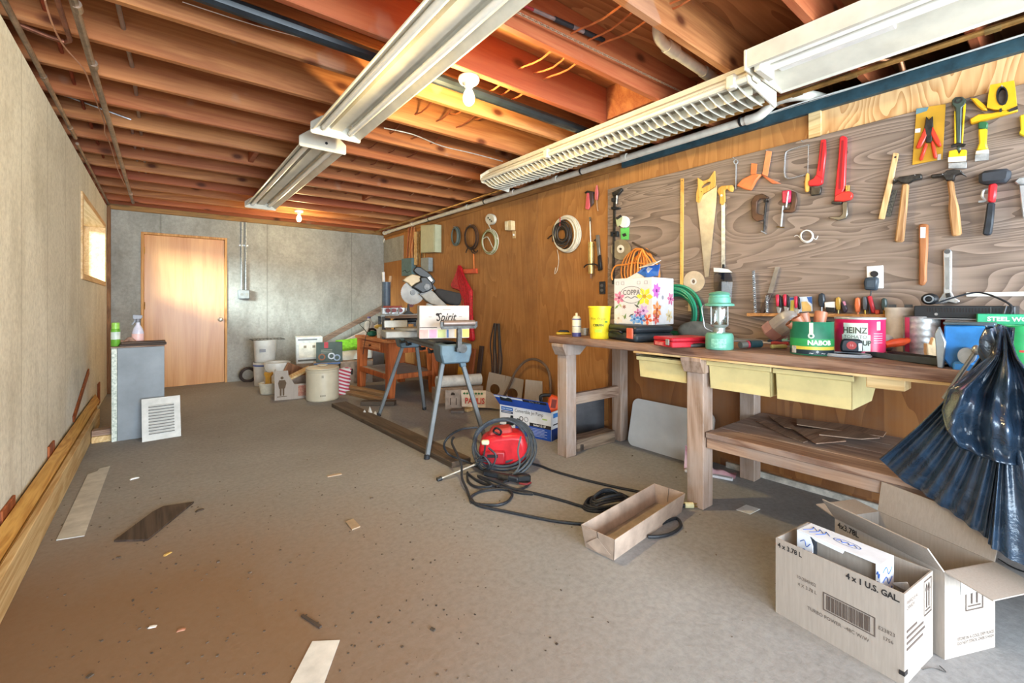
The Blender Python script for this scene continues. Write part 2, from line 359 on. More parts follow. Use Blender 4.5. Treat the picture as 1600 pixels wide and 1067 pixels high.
g.tube(sm([(WR-.03, 2.2, TOPW+.07), (WR-.015, 1.5, TOPW+.072), (WR-.03, 1.0, TOPW+.078), (WR-.02, .4, TOPW+.07), (WR-.02, -.4, TOPW+.075)], 4), .0045, 5)
tag(obj('white_cable', g, M_WHITE), 'thin white cables lying on the dark ledge above the tool board', 'cable')
# corner posts, sills
struct('trim_3', G().box(WL, WL+.035, YB-.06, YB-.001, 0, ZLW), wood('corner_post', '9a6a40', '6a4526', 'Z'), ang=0, bev=.003)
struct('trim_4', G().box(WL-.2, WL-.02, YF, YB+.2, ZLW, ZJ), wood('sill_plate', '5f4632', '3a2a1e', 'Y'), ang=0)
struct('trim_5', G().box(WL, 3.0, YB-.03, YB+.15, 2.245, ZJ), wood('back_plate', 'a8793f', '6f4c28', 'X', stain='6b5a3c'), ang=0, bev=.003)
struct('wall_rim', G().box(WL-.25, WL-.12, YF, YB+.2, ZJ, ZC).box(WL-.2, 3.8, YB+.1, YB+.2, ZJ, ZC), W_JOIST, ang=0)
ceil = struct('ceiling', G().box(WL-.25, 3.9, YF-.2, YB+.2, ZC, ZC+.02), P_SUB, ang=0)
gj = G().box(WL-.13, 3.8, -.038, 0, 0, ZC-ZJ)
j0 = None
for k in range(-7, 15):
    y = 1.15+.42*k
    if j0 is None: j0 = obj('joist', gj, W_JOIST, ceil, bev=.004, ang=0, loc=(0, y, ZJ))
    else: dup(j0, ceil, (0, y, ZJ))
blk = None
for x, k in ((2.35, 1), (2.75, 0), (2.72, 2), (2.72, 3), (2.7, -1), (2.72, 4), (2.7, 5), (1.9, 9), (.6, 7)):
    y = 1.15+.42*k
    o = obj('blocking', G().box(0, .038, 0, .38, .02, ZC-ZJ), W_JOIST, ceil, ang=0, bev=.003, loc=(x, y+.001, ZJ))
# door
d = struct('door_1', G().box(dx0+.0305, dx1-.0305, YB+.02, YB+.06, .004, dz1-.0305), wood('door_veneer', 'd49a5c', 'bd7c40', 'Z', fine=.35, dens=.6, rough=.28, tint=0, bmp=.02), ang=0, bev=.003)
dm = wood('door_casing', 'cf9a60', 'a8723c', 'Z', tint=0)
for n, q in (('jamb', (dx0+.001, dx0+.03, 0, dz1-.001)), ('jamb', (dx1-.03, dx1-.001, 0, dz1-.001)), ('head', (dx0+.03, dx1-.03, dz1-.03, dz1-.001))):
    obj('door_frame_'+n, G().box(q[0], q[1], YB-.012, YB+.12, q[2], q[3]), dm, d, bev=.003, ang=0)
kx, kz = K(346, 499).x-.01, K(346, 499).z
g = G(); g.T = Matrix.Translation((kx, YB+.02, kz)) @ Matrix.Rotation(R(90), 4, 'X')
g.lathe([(.032, 0), (.032, .006), (.012, .01), (.011, .035), (.022, .04), (.028, .055), (.024, .068), (.008, .072)], 16)
obj('door_knob', g, M_BRASS if 0 else mat('c9c2b2', .25, .9), d)
for z in (.25, 1.02, 1.72):
    obj('hinge', G().cyl((dx0+.034, YB+.012, z), (dx0+.034, YB+.012, z+.09), .007, n=8), M_BRASS, d)
# window
wm = wood('window_lining', 'e0bd90', 'c49a66', 'Y', tint=0)
w = struct('window_1', G().box(WL-.215, WL+.012, wy0-.05, wy0, wz0-.05, wz1+.05).box(WL-.215, WL+.012, wy1, wy1+.05, wz0-.05, wz1+.05)
    .box(WL-.215, WL+.012, wy0, wy1, wz1, wz1+.05).box(WL-.215, WL+.012, wy0, wy1, wz0-.05, wz0), wm, ang=0, bev=.003)
g = G(); a = WL-.2
for y in (wy0, (wy0+wy1)/2-.02, wy1-.04): g.box(a, a+.03, y, y+.04, wz0, wz1)
g.box(a, a+.03, wy0, wy1, wz0, wz0+.035).box(a, a+.03, wy0, wy1, wz1-.035, wz1)
obj('window_sash', g, mat('d8d6d0', .4), w, ang=0)
for y0, y1 in ((wy0+.04, (wy0+wy1)/2-.02), ((wy0+wy1)/2+.02, wy1-.04)):
    obj('window_pane', G().box(a+.012, a+.017, y0, y1, wz0+.035, wz1-.035), M_GLASS, w, ang=0)
# ------------------------------------------------------------------ ceiling: lamps, pipes, cables
M_ENAM = mat('d2cbba', .35, var=.08, scale=6); M_TUBE = mat('efeadf', .25, var=.03)
HT = .108
def fixture(label, loc, L, w=.155, hgt=.107, group='shop lights under the joists'):
    t = thing('fluorescent_fixture', label, 'light', loc, group=group)
    k = w/.155
    prof = [(-.155*k,0),(-.148*k,0),(-.075*k,.058),(-.042*k,.058),(-.036*k,.03),(.036*k,.03),(.042*k,.058),(.075*k,.058),(.148*k,0),(.155*k,0),(.085*k,.07),(.07*k,hgt),(-.07*k,hgt),(-.085*k,.07)]
    obj('reflector', G().prism(prof, 0, L), M_ENAM, t, ang=20)
    for x in (-.085*k, .085*k):
        tb = obj('lamp_tube', G().cyl((x, .035, .024), (x, L-.035, .024), .0185, n=14), M_TUBE, t)
        for q in (.02, L-.05): obj('tube_cap', G().cyl((x, q, .024), (x, q+.03, .024), .019, n=12), M_STEEL, tb)
    for y0, y1 in ((-.012, 0), (L, L+.012)):
        e = obj('end_plate', G().prism([(-.16*k,-.012),(-.15*k,-.02),(.15*k,-.02),(.16*k,-.012),(.16*k,.05),(.09*k,hgt),(-.09*k,hgt),(-.16*k,.05)], y0, y1), M_ENAM, t, bev=.004)
        obj('knockout', G().cyl((.02, y0-.001 if y0 < 0 else y1+.001, .035), (.02, y0 if y0 < 0 else y1, .035), .010, n=12), M_BLACK, e)
    for y in (.05, L-.05):
        for x in (-.085*k, .085*k): obj('lamp_holder', G().box(x-.014, x+.014, y-.034, y-.016, .02, .062), M_ENAM, t, bev=.003)
    return t
fixture('long white twin-tube fluorescent fixture nearest the camera above the floor', (.905, .50, 2.20), 2.5)
fixture('white twin-tube fluorescent fixture farther back, toward the wooden door', (.905, 3.31, 2.20), 2.5)
# louvred fixture along the right wall
t = thing('fluorescent_fixture', 'long fluorescent fixture with a slatted white louvre above the workbench', 'light', (2.415, 1.0, 2.15), group='shop lights under the joists')
L = 2.30
obj('housing', G().prism([(-.15,.085),(-.155,.05),(-.15,.05),(-.06,.1),(.06,.1),(.15,.05),(.155,.05),(.15,.085),(.08,.13),(.08,.16),(-.08,.16),(-.08,.13)], 0, L), M_ENAM, t, ang=20)
for x in (-.15, .15):
    obj('side_rail', G().cyl((x, 0, .055), (x, L, .055), .016 if x < 0 else .007, n=10), M_ENAM, t)
for x in (-.07, .07): obj('lamp_tube', G().cyl((x, .03, .085), (x, L-.03, .085), .018, n=12), M_TUBE, t)
b0 = None; gb = G().prism([(-.145,.05),(-.10,.0),(-.05,-.012),(.05,-.012),(.10,.0),(.145,.05),(.145,.054),(-.145,.054)], 0, .0035)
gb2 = gb
for i in range(46):
    y = .03+i*(L-.06)/45
    if b0 is None: b0 = obj('louvre_blade', gb, M_ENAM, t, ang=0, loc=(0, y, 0)); b0.rotation_euler[0] = R(-28)
    else: dup(b0, t, (0, y, 0))
for x in (-.07, .07): obj('louvre_rib', G().box(x-.0015, x+.0015, .01, L-.01, .0, .05), M_ENAM, t, ang=0)
for y0 in (-.014, L): obj('end_plate', G().prism([(-.165,.06),(-.15,.03),(.15,-.01),(.165,.0),(.165,.09),(.08,.16),(-.08,.16),(-.165,.10)], y0, y0+.014), M_ENAM, t, bev=.004)
obj('clip', G().box(-.172, -.125, 1.42, 1.47, .03, .10), M_ENAM, t, bev=.008)
obj('clip', G().box(-.172, -.125, .05, .10, .03, .10), M_ENAM, t, bev=.008)
# broad fixture nearest, upper right
t = thing('fluorescent_fixture', 'broad white two-tube fixture at the top right corner above the tool board', 'light', (2.40, -1.53, 2.222), group='shop lights under the joists')
L = 2.5; 
obj('reflector', G().prism([(-.21,0),(-.19,0),(-.185,.055),(.02,.065),(.06,.045),(.2,.01),(.21,0),(.215,.005),(.09,.085),(-.21,.085)], 0, L), M_ENAM, t, ang=20)
for x in (-.135, -.055): obj('lamp_tube', G().cyl((x, .04, .03), (x, L-.04, .03), .0185, n=14), M_TUBE, t)
obj('end_plate', G().prism([(-.215,-.012),(-.13,-.012),(-.12,-.03),(-.06,-.03),(-.05,.0),(.215,-.0),(.22,.02),(.1,.086),(-.215,.086)], L, L+.012), M_ENAM, t, bev=.003)
obj('lamp_holder', G().box(-.18, -.02, L-.05, L-.02, -.02, .05), M_ENAM, t, bev=.004)
obj('wiring_cover', G().box(.0, .06, L-.5, L-.05, .045, .062), M_WHITE, t, bev=.004)
# bulbs
def bulb(label, x, y, power):
    t = thing('ceiling_bulb', label, 'light bulb', (x, y, ZJ), group='bare bulbs on porcelain sockets')
    obj('socket', G().lathe([(.055,0),(.057,-.012),(.05,-.026),(.026,-.034),(.024,-.05),(.016,-.052)][::-1], 20), M_WHITE, t)
    m, tr, b = nt('bulb_glass', .2, 0); b.inputs['Emission Color'].default_value = (1, .80, .42, 1); b.inputs['Emission Strength'].default_value = 2.6
    n = nd(tr, 'ShaderNodeTexNoise', i_Scale=3.0); tr.links.new(ramp(tr, n.outputs[0], [(0, 'fff0d0'), (1, 'ffe9c0')]), b.inputs['Base Color'])
    obj('bulb', G().lathe([(.012,-.048),(.016,-.06),(.028,-.085),(.033,-.108),(.029,-.130),(.016,-.145),(.004,-.149)][::-1], 18), m, t)
    l = bpy.data.lights.new('bulb_light', 'POINT'); l.energy = power; l.color = (1, .77, .36); l.shadow_soft_size = .035
    o = bpy.data.objects.new('bulb_light', l); COL.objects.link(o); o.parent = t; o.location = (0, 0, -.19)
    return t
bulb('glowing bare bulb on white socket nearest the camera', 1.30, 2.02, 56)
bulb('glowing bare bulb on white socket near the concrete back wall', 1.42, 6.29, 26)
# pipes
def pipe(name, label, pts, r, m, cat='pipe', group=None, n=10, couple=(), cr=1.25, cm=None, cl=.05):
    P = [V(p) for p in pts]; t = thing(name, label, cat, P[0], group=group)
    obj('run', G().tube([p-P[0] for p in P], r, n), m, t)
    for a in couple:
        d = (P[-1]-P[0]).normalized(); c = P[0]+(P[-1]-P[0])*a-P[0]
        obj('coupling', G().cyl(c-d*cl/2, c+d*cl/2, r*cr, n=n), cm or m, t)
    return t
M_GALV = mat('8a7564', .4, .6, var=.3); M_ABS = mat('20262b', .35, var=.3)
pipe('water_pipe', 'dull metal pipe hugging the top of the left wall', [(-.485, -1, 2.285), (-.48, 4.45, 2.285)], .012, M_GALV, group='metal water pipes', couple=(.63, .8, .96))
pipe('water_pipe', 'thin metal pipe along the wall top beyond the window', [(-.487, 4.6, 2.285), (-.487, 7.2, 2.285)], .010, M_GALV, group='metal water pipes')
pipe('water_pipe', 'longest metal pipe running under the joists on the left', [(-.27, -1, 2.285), (-.268, 3.0, 2.285), (-.255, 6.9, 2.285)], .015, M_GALV, group='metal water pipes', couple=(.44, .51, .93))
pipe('water_pipe', 'short copper pipe with an elbow between the two left pipes', sm([(-.315, -1, 2.30), (-.32, 2.4, 2.30), (-.327, 2.85, 2.30)], 2)+[V((-.345, 2.88, 2.30)), V((-.40, 2.865, 2.30)), V((-.489, 2.82, 2.30))], .010, mat('8f5a44', .4, .7, var=.3), group='metal water pipes')
pipe('supply_pipe', 'grey pipe threaded through the left joists, right one of the pair', [(-.15, 2.45, 2.40), (-.12, 3.3, 2.40), (-.112, 7.1, 2.40)], .010, mat('9a8f86', .4, .5), group='pipes through the joists')
pipe('supply_pipe', 'grey pipe threaded through the left joists, left one of the pair', [(-.168, 4.1, 2.40), (-.168, 7.1, 2.40)], .009, mat('a5989a', .4, .5), group='pipes through the joists')
pipe('steel_rod', 'thin bright rod slanting from the left wall through a joist hole', [K(95, 147, 4.02), K(205, 187, 4.05)], .006, M_STEEL)
a = V((-.33, 2.5, 2.29))
tag(obj('thin_wire', G().tube(sm([F(70, 0, 2.29), F(82, 38, 2.28), F(100, 72, 2.29), F(130, 107, 2.285), F(142, 135, 2.28), F(155, 170, 2.29), F(163, 192, 2.285), F(164, 208, 2.28), F(172, 225, 2.29), F(184, 264, 2.28), F(196, 290, 2.29)], 5), .0035, 5), mat('c08a6a', .6)), 'thin pinkish wire wandering along the left pipes', 'wire')
for i, y in enumerate((2.66, 3.08, 3.5, 3.92, 4.34, 4.76, 5.18)):
    tag(obj('rust_stub', G().cyl((-.40, y-.06, 2.43), (-.395, y+.18, 2.37), .009, n=6), mat('8e4128', .7, var=.3)), 'rusty stub on the joists beside the concrete wall, %s from the camera' % ('first', 'second', 'third', 'fourth', 'fifth', 'sixth', 'seventh')[i], 'pipe stub', 'rusty stubs along the left joists')
pipe('drain_pipe', 'thick black drain pipe crossing the ceiling between joists', [(-.4, 2.2, 2.355), (2.62, 2.215, 2.35)], .032, M_ABS, couple=(.05, .97))
t = thing('drain_pipe', 'short white drain pipe with elbow in the joist bay', 'pipe', (1.9, 1.30, 2.42))
obj('run', G().tube(sm([(.0, -.06, .10), (.03, -.02, .02), (.12, 0, 0), (.3, .0, -.01), (.72, .0, -.02)], 4), .027, 12), M_PVC, t)
obj('coupling', G().cyl((.14, 0, 0), (.22, 0, -.004), .034, n=12), M_PVC, t); obj('coupling', G().cyl((.5, 0, -.014), (.6, 0, -.018), .032, n=12), mat('a09a90', .5), t)
t = thing('waste_pipe', 'long white plastic pipe along the top of the plywood wall', 'pipe', (2.93, 7.12, 2.268))
obj('run', G().cyl((0, 0, 0), (0, -5.85, -.005), .026, n=12), M_PVC, t)
obj('trap', G().tube(sm([(0, -5.82, -.005), (.0, -5.9, .0), (.0, -5.98, .05), (-.01, -6.03, .055), (.0, -6.10, .05), (.06, -6.16, .045), (.2, -6.2, .045)], 5), .030, 12), M_PVC, t)
for y in (.15, 1.0, 2.5, 3.4, 4.05, 4.85): obj('coupling', G().cyl((0, -y, 0), (0, -y-.05, 0), .031, n=12), M_PVC, t)
for y in (1.55, 2.9, 4.4, 5.78): obj('strap', G().cyl((0, -y, 0), (0, -y-.015, 0), .031, n=12), M_BLACK, t)
obj('end_cap', G().cyl((0, .0, 0), (0, .03, 0), .034, n=12), M_PVC, t)
pipe('copper_pipe', 'brown copper pipe running along the joist ends above the wall', [(2.79, 7.15, 2.28), (2.80, 3.3, 2.282), (2.83, -1.2, 2.285)], .014, mat('b58a4e', .4, .6, var=.25), group='copper pipes on the right', couple=(.2, .52, .74, .77, .83), cm=mat('a08250', .4, .7))
pipe('copper_pipe', 'short copper pipe behind the louvred fixture with an elbow', [(2.86, 1.35, 2.33), (2.86, .62, 2.335), (2.95, .55, 2.33), (3.05, .54, 2.22)], .013, mat('8a5c3e', .4, .7), group='copper pipes on the right')
# cables through the joists
M_ROM = mat('c8703f', .55, var=.2)
def cable(label, x, y0, y1, z, dy=0, m=M_ROM, grp='orange cables through the joists'):
    pts = []; k = 0; y = y0
    while y < y1: pts.append((x+rnd(-.012, .012), y, z-(.028 if k % 2 else 0)+rnd(-.004, .004))); y += .21; k += 1
    pts.append((x, y1, z)); tag(obj('house_cable', G().tube(sm(pts, 3), .0065, 5, flat=.6), m), label, 'cable', grp)
for lb, x, y0, y1, z in (('beside the fishing rod', 1.59, .7, 2.7, 2.42), ('crossing the chain', 1.78, .7, 2.7, 2.43), ('between the other two by the chain', 1.70, .75, 2.3, 2.44), ('closest to the camera at the top edge', 1.80, -.4, 1.14, 2.43)):
    cable('orange cable looping through the near joists, '+lb, x, y0, y1, z)
for i in range(7):
    cable('cable through the far joists near the plywood wall, %s from that wall' % ('seventh', 'sixth', 'fifth', 'fourth', 'third', 'second', 'first')[i], 2.15+.085*i, 3.6+.1*(i % 3), 7.0, 2.40+.02*(i % 2), m=mat(('b06a48', '8a5038', 'd0a080')[i % 3], .5), grp='cables through the far right joists')
for i in range(3):
    cable('thin cable through the middle joists beyond the bulb, %s of three toward the workbench' % ('first', 'second', 'third')[i], 1.36+.17*i, 2.5, 5.6, 2.40, m=mat('8a4a30', .5), grp='cables through the middle joists')
tag(obj('ceiling_wire', G().tube(sm([F(600, 200, 2.30), F(645, 210, 2.28), F(690, 228, 2.285), F(740, 240, 2.28), F(785, 252, 2.30)], 4), .004, 5), M_STEEL), 'loose grey wire slung under the joists beyond the bulb', 'wire')
tag(obj('white_string', G().tube(sm([K(285, 3, 2.36), K(400, 40, 2.36), K(500, 66, 2.36), K(595, 88, 2.36)], 3), .002, 5), M_WHITE), 'thin white string along a joist near the black pipe', 'string')
# fishing rod and chain against a joist
p0, p1 = K(800, 1, 1.50), K(943, 63, 1.50); d = (p1-p0)
t = thing('fishing_rod', 'fishing rod with black foam grip stored under a joist', 'fishing rod', p0)
obj('blank', G().cyl(-d*2.2, d*.2, .004, .007, 8), mat('8c2a30', .3), t)
obj('foam_grip', G().cyl(d*.42, d*.62, .012, n=12), M_RUB, t); obj('foam_grip', G().cyl(d*.75, d*.92, .013, n=12), M_RUB, t)
obj('reel_seat', G().cyl(d*.2, d*.42, .009, n=10), mat('a9a4a8', .3, .7), t); obj('reel_seat', G().cyl(d*.62, d*.75, .011, n=10), mat('a9a4a8', .3, .7), t)
obj('end_cap', G().cyl(d*.92, d*1.0, .012, n=10), M_BLACK, t)
ga = G(); A, B = K(785, 8, 1.49), K(1082, 152, 1.49); ux = (B-A).normalized(); N = int((B-A).length/.018)
ch = thing('steel_chain', 'thin steel chain stretched along a joist under the fishing rod', 'chain', A)
for i in range(N):
    c = ux*(i*.018); s = V((0, 1, 0)) if i % 2 else ux.cross(V((0, 1, 0)))
    ga.tube([c+ux*.012*math.cos(q*math.pi/3)+s*.0055*math.sin(q*math.pi/3) for q in range(6)], .0022, 4, True)
obj('links', ga, mat('a8937a', .4, .7), ch, kind='stuff')
# ------------------------------------------------------------------ placing helpers
def at(px, py, z=0.0):
    p = F(px, py, z); d = (p.x*cS+p.y*cC); return p, d/FOC
RZC = -TH                                   # local x to the right of the view, local y away from it
def edge(a, b, z=0.0):                      # floor edge between two photo points: start, yaw, length
    p, q = F(*a, z), F(*b, z); d = q-p; return p, math.atan2(d.y, d.x), d.length
def carton(t, w, d, h, m=M_CARD, th=.004, sides='fblr', floor=True):
    P = {}
    if 'f' in sides: P['f'] = obj('front_panel', G().box(0, w, 0, th, 0, h), m, t, ang=0)
    if 'b' in sides: P['b'] = obj('back_panel', G().box(0, w, d-th, d, 0, h), m, t, ang=0)
    if 'l' in sides: P['l'] = obj('side_panel', G().box(0, th, th, d-th, 0, h), m, t, ang=0)
    if 'r' in sides: P['r'] = obj('side_panel', G().box(w-th, w, th, d-th, 0, h), m, t, ang=0)
    if floor: P['o'] = obj('bottom_panel', G().box(th, w-th, th, d-th, 0.001, th), m, t, ang=0)
    return P
def flap(t, a, b, out, L, m=M_CARD, th=.004, skew=.01, name='flap'):
    a, b, out = V(a), V(b), V(out).normalized(); e = (b-a).normalized()
    return obj(name, G().slab([a, b, b+out*L-e*skew, a+out*L+e*skew], e.cross(out), th), m, t, ang=0)

# ------------------------------------------------------------------ left wall
def board(name, label, cs, y0, y1, m, cat='board', group=None, bow=0):
    n = len(cs); g = G()
    g._a([(x, y, z) for y in (y0, y1) for x, z in cs], [tuple(range(n)), tuple(range(n, 2*n))[::-1]]+[(i, n+i, n+(i+1) % n, (i+1) % n) for i in range(n)])
    return tag(obj(name, g, m, bev=.003, ang=0), label, cat, group)
gl = 'lumber along the left wall'
board('lumber', 'pale plank standing on edge on the floor along the left wall', [(-.43, 0), (-.43, .148), (-.458, .148), (-.458, 0)], 1.2, 5.45, W_PALE, group=gl)
board('lumber', 'yellow plank tilted against the left wall above the pale plank', [(-.462, .155), (-.468, .130), (-.499, .205), (-.493, .226)], 1.2, 5.85, W_PINE, group=gl)
board('lumber', 'thin yellow strip tucked below the tilted yellow plank', [(-.459, .150), (-.462, .060), (-.470, .060), (-.469, .128)], 1.2, 5.6, wood('strip_pine', 'c99a55', 'a87a3a', 'Y'), group=gl)
for i, (px, py, Lb, dz) in enumerate(((79, 715, .10, .215), (8, 820, .14, .20), (154, 620, .10, .21))):
    p = W(px, py, WL+.006)
    tag(obj('wood_block', G().box(WL+.001, WL+.0115, p.y-.06, p.y+Lb, .05, dz+.06), W_RED, bev=.002, ang=0), ('reddish block wedged behind the planks mid-way', 'brown block wedged behind the planks nearest the camera', 'reddish block wedged behind the planks near the cabinet')[i], 'wood block', 'blocks behind the planks')
a, b = W(116, 655, WL+.01), W(139, 580, WL+.01)
t = obj('lath', G().bar(V((WL+.006, a.y, a.z-.0)), V((WL+.008, b.y, b.z)), .05, .011, up=(1, 0, 0)), W_RED, bev=.002, ang=0)
tag(t, 'thin reddish-brown lath leaning against the concrete behind the planks', 'lath')
for px, py, w, h, z in ((160, 699, .18, .05, 0), (166, 672, .16, .045, .051)):
    p = F(px-12, py, z); tag(obj('wood_block', G().box(0, w*.75, 0, .09, 0, h), W_PALE if z == 0 else W_OLDX, loc=(-.425, 4.76 if z == 0 else 4.77, z), bev=.003, ang=0), 'short pale offcut on the floor at the foot of the grey cabinet' if z == 0 else 'brown offcut stacked on the pale one beside the grey cabinet', 'wood block', 'offcuts beside the grey cabinet')
# grey cabinet
ztop = K(200, 541, 4.72).z
cx0, cx1 = K(174, 600, 4.72).x, K(257, 600, 4.72).x
t = thing('grey_cabinet', 'small grey laminate cabinet standing before the wooden door', 'cabinet', (cx0, 4.72, 0)); w = cx1-cx0
M_LAM = mat('7d8286', .45, var=.10, scale=5); 
obj('front_panel', G().box(.035, w, 0, .016, 0, ztop-.012), M_LAM, t, bev=.002, ang=0)
obj('edge_strip', G().box(0, .034, -.002, .018, 0, ztop-.012), mat('d9dbd0', .6, c2='8d9a8c', scale=70), t, bev=.002, ang=0, label='white speckled edge strip')
for x in (.0, w-.016): obj('side_panel', G().box(x, x+.016, .019, .40, 0, ztop-.012), M_LAM, t, ang=0)
obj('back_panel', G().box(.017, w-.017, .388, .40, 0, ztop-.012), M_LAM, t, ang=0)
obj('top', G().box(-.005, w+.002, -.004, .41, ztop-.011, ztop), W_OLDX, t, bev=.002, ang=0)
z0 = ztop
p = V((cx0+.02, 4.80, z0)); s = p.dot(V((cS, cC, 0)))/FOC
t = thing('spray_can', 'green and white spray can on the grey cabinet', 'spray can', p)
obj('can', G().lathe([(.028,0),(.030,.004),(.030,.13),(.024,.145),(.013,.15)], 18), mat('6fae3a', .3), t)
obj('label_band', G().lathe([(.0305,.055),(.0305,.115)], 18), mat('cfd8cc', .4), t)
obj('cap', G().lathe([(.026,.135),(.026,.185),(.022,.19)], 18), mat('9bd15a', .4), t)
p = V((cx0+.155, 4.90, z0))
t = thing('spray_bottle', 'translucent spray bottle with grey trigger beside the green can', 'spray bottle', p)
obj('bottle', G().lathe([(.036,0),(.040,.006),(.040,.10),(.030,.135),(.014,.165),(.013,.19)], 18, sx=1, sy=.7), mat('cfcad6', .25), t)
obj('label_band', G().lathe([(.0405,.03),(.0405,.09)], 18, sx=1, sy=.7), mat('e7b9b0', .4), t)
obj('collar', G().cyl((0,0,.185), (0,0,.212), .017, n=14), mat('77767c', .4), t)
obj('nozzle', G().prism([(-.035,.235),(-.03,.212),(.02,.212),(.03,.225),(.03,.245),(-.03,.252)], -.012, .012), mat('8a8990', .4), t, bev=.003)
obj('trigger', G().prism([(-.022,.214),(-.010,.214),(-.014,.19),(-.035,.165),(-.041,.17),(-.026,.195)], -.006, .006), mat('77767c', .4), t)
p = V((cx0+.085, 4.84, z0)); 
def crumple(u, v):
    q = math.sin(u*9.1+v*3)*.5+math.sin(v*11-u*4)*.35; rr = min(u, 1-u, v, 1-v)*2
    return (u*.16-.08+.012*math.sin(v*8), v*.12-.06+.012*math.sin(u*7), .004+.10*rr**.7*(.55+.5*q*.8))
tag(obj('rag', G().grid(crumple, 22, 18), mat('a5806e', .95, var=.25, scale=40, bmp=.3), loc=p, ang=60), 'crumpled dusty-pink rag on the grey cabinet', 'rag')
for i in range(2):
    tag(obj('dark_board', G().box(0, .30-.02*i, 0, .10, 0, .0165), wood('dark_strip', '5a4536', '332720', 'X'), loc=(cx0+.045+.012*i, 4.735, z0+.0168*i), bev=.003, ang=0), ('dark brown strip lying under another on the grey cabinet', 'dark brown strip on top of the pair on the grey cabinet')[i], 'board', 'dark strips on the cabinet')
# louvred vent plate
pa, yaw, wv = edge((222, 691), (283, 681))
t = thing('vent_plate', 'white metal louvred vent plate leaning on the grey cabinet', 'vent', pa, rot=(R(-13), 0, yaw)); hv = .335
M_VENT = mat('b9b5ad', .5, .1, var=.08)
obj('plate', G().box(0, wv, 0, .003, 0, hv), M_VENT, t, ang=0)
for i in range(10):
    z = .055+i*.0235
    l = obj('louvre', G().prism([(0,0)]+[(.012*math.sin(q*.3926), .0) for q in ()]+[(wv*.18, z), (wv*.21, z+.009), (wv*.79, z+.009), (wv*.82, z)][0:4] if 0 else [(wv*.16, z), (wv*.20, z+.010), (wv*.80, z+.010), (wv*.84, z)], -.010, 0), M_VENT, t, bev=.003)
    obj('slot', G().box(wv*.17, wv*.83, -.0108, -.0008, z-.0055, z), mat('5a5650', .7), l, ang=0)
# strips and paper on the floor
def sheet(name, label, cat, pts, m, t=.004, z=.001, group=None, notch=None):
    q = [F(*p) for p in pts]; c = sum(q, V())/len(q); c.z = 0
    return tag(obj(name, G().slab([p-c+V((0,0,z)) for p in q], (0,0,1), t), m, loc=c, ang=0), label, cat, group)
sheet('white_strip', 'long white plastic strip lying on the floor by the planks', 'strip', [(88, 845), (132, 838), (172, 729), (155, 733), (152, 737), (137, 742)], mat('c2bfb8', .5), .004)
sheet('dark_shingle', 'dark brown shingle lying on the open floor', 'shingle', [(178, 847), (231, 845), (303, 786), (255, 793), (238, 802)], wood('shingle', '5c4c42', '3b302a', 'Y'), .008)
sheet('paper_strip', 'white printed paper strip at the bottom edge of the floor', 'paper', [(452, 1072), (488, 1003), (531, 1001), (505, 1072)], mat('d9d6d0', .7, var=.1), .002)
sheet('paper_scrap', 'small white paper scrap under the workbench leg', 'paper', [(1150, 797), (1166, 789), (1188, 796), (1172, 804)], mat('d9d8d4', .7), .002)
sheet('wood_scrap', 'small tan wood scrap in the middle of the floor', 'wood scrap', [(540, 817), (552, 812), (563, 824), (550, 829)], mat('a58e74', .7), .006)
sheet('wood_scrap', 'narrow tan wood sliver on the floor short of the long dark plank', 'wood scrap', [(511, 744), (533, 740), (534, 742), (512, 746)], mat('b39a80', .7), .005)
sheet('wood_scrap', 'dark sliver on the floor near the bottom paper strip', 'wood scrap', [(470, 964), (474, 962), (503, 980), (499, 983)], mat('4a3d34', .8), .006)
for i, (px, py, c, lb) in enumerate(((238, 980, 'd8d4cc', 'white torn paper crumb on the dirty floor at lower left'), (262, 866, 'c9a15a', 'yellow wood chip beside the dark shingle'), (312, 798, '4a3c30', 'dark wood chip just right of the dark shingle'), (210, 748, 'd8d6d2', 'white crumb on the floor right of the white strip'), (283, 985, 'b07a60', 'reddish crumb on the floor at lower left'))):
    p, s = at(px, py); tag(obj('floor_chip', G().prism([(-6*s, 0), (-4*s, 2*s), (2*s, 2*s), (6*s, 1*s), (5*s, 0)], -2*s, 2*s), mat(c, .8), loc=p, rz=rnd(-1, 1)), lb, 'debris', 'crumbs on the floor')
g = G()
for i in range(420):
    if i < 300: px, py = rnd(40, 760), rnd(760, 1066)
    else: px, py = rnd(200, 1250), rnd(680, 1066)
    if px < (980-py)*.42+20: continue
    p = F(px, py); r = rnd(.0012, .0042)*(1 if rnd(0, 1) < .93 else 2); k = rnd(0, 6); e = rnd(.4, 1)
    g.T = Matrix.Translation((p.x, p.y, 0)) @ Matrix.Rotation(k, 4, 'Z'); g.box(-r, r, -r*e, r*e, 0, r*.6)
tag(obj('floor_grit', g, mat('5a4d42', .9, var=.5, scale=3), ang=0), 'scattered dark grit and crumbs over the concrete floor', 'debris', kind='stuff')
# conduits and box on the back wall
for i, px in enumerate((377.5, 384)):
    p = K(px, 400); zt, zb = 2.24, K(px, 453).z
    t = thing('conduit', ('grey metal conduit, left of the pair beside the door', 'grey metal conduit, right of the pair beside the door')[i], 'conduit', (p.x, YB-.018, zb), group='conduits beside the door')
    obj('run', G().cyl((0, 0, .003), (0, 0, zt-zb), .011, n=10), M_STEEL, t)
    obj('strap', G().box(-.03, .03, .006, .012, .62, .64).cyl((0, 0, .62), (0, 0, .64), .0125, n=10), M_STEEL, t)
p = K(380.5, 460); t = thing('outlet_box', 'small metal outlet box below the conduits', 'outlet', (p.x, YB, p.z))
obj('box', G().box(-.07, .07, -.06, -.001, -.065, .065), mat('7d7f7e', .5, .2), t, bev=.006)
obj('cover', G().box(-.062, .062, -.066, -.0602, -.058, .058), mat('8f918f', .5, .2), t, bev=.004)
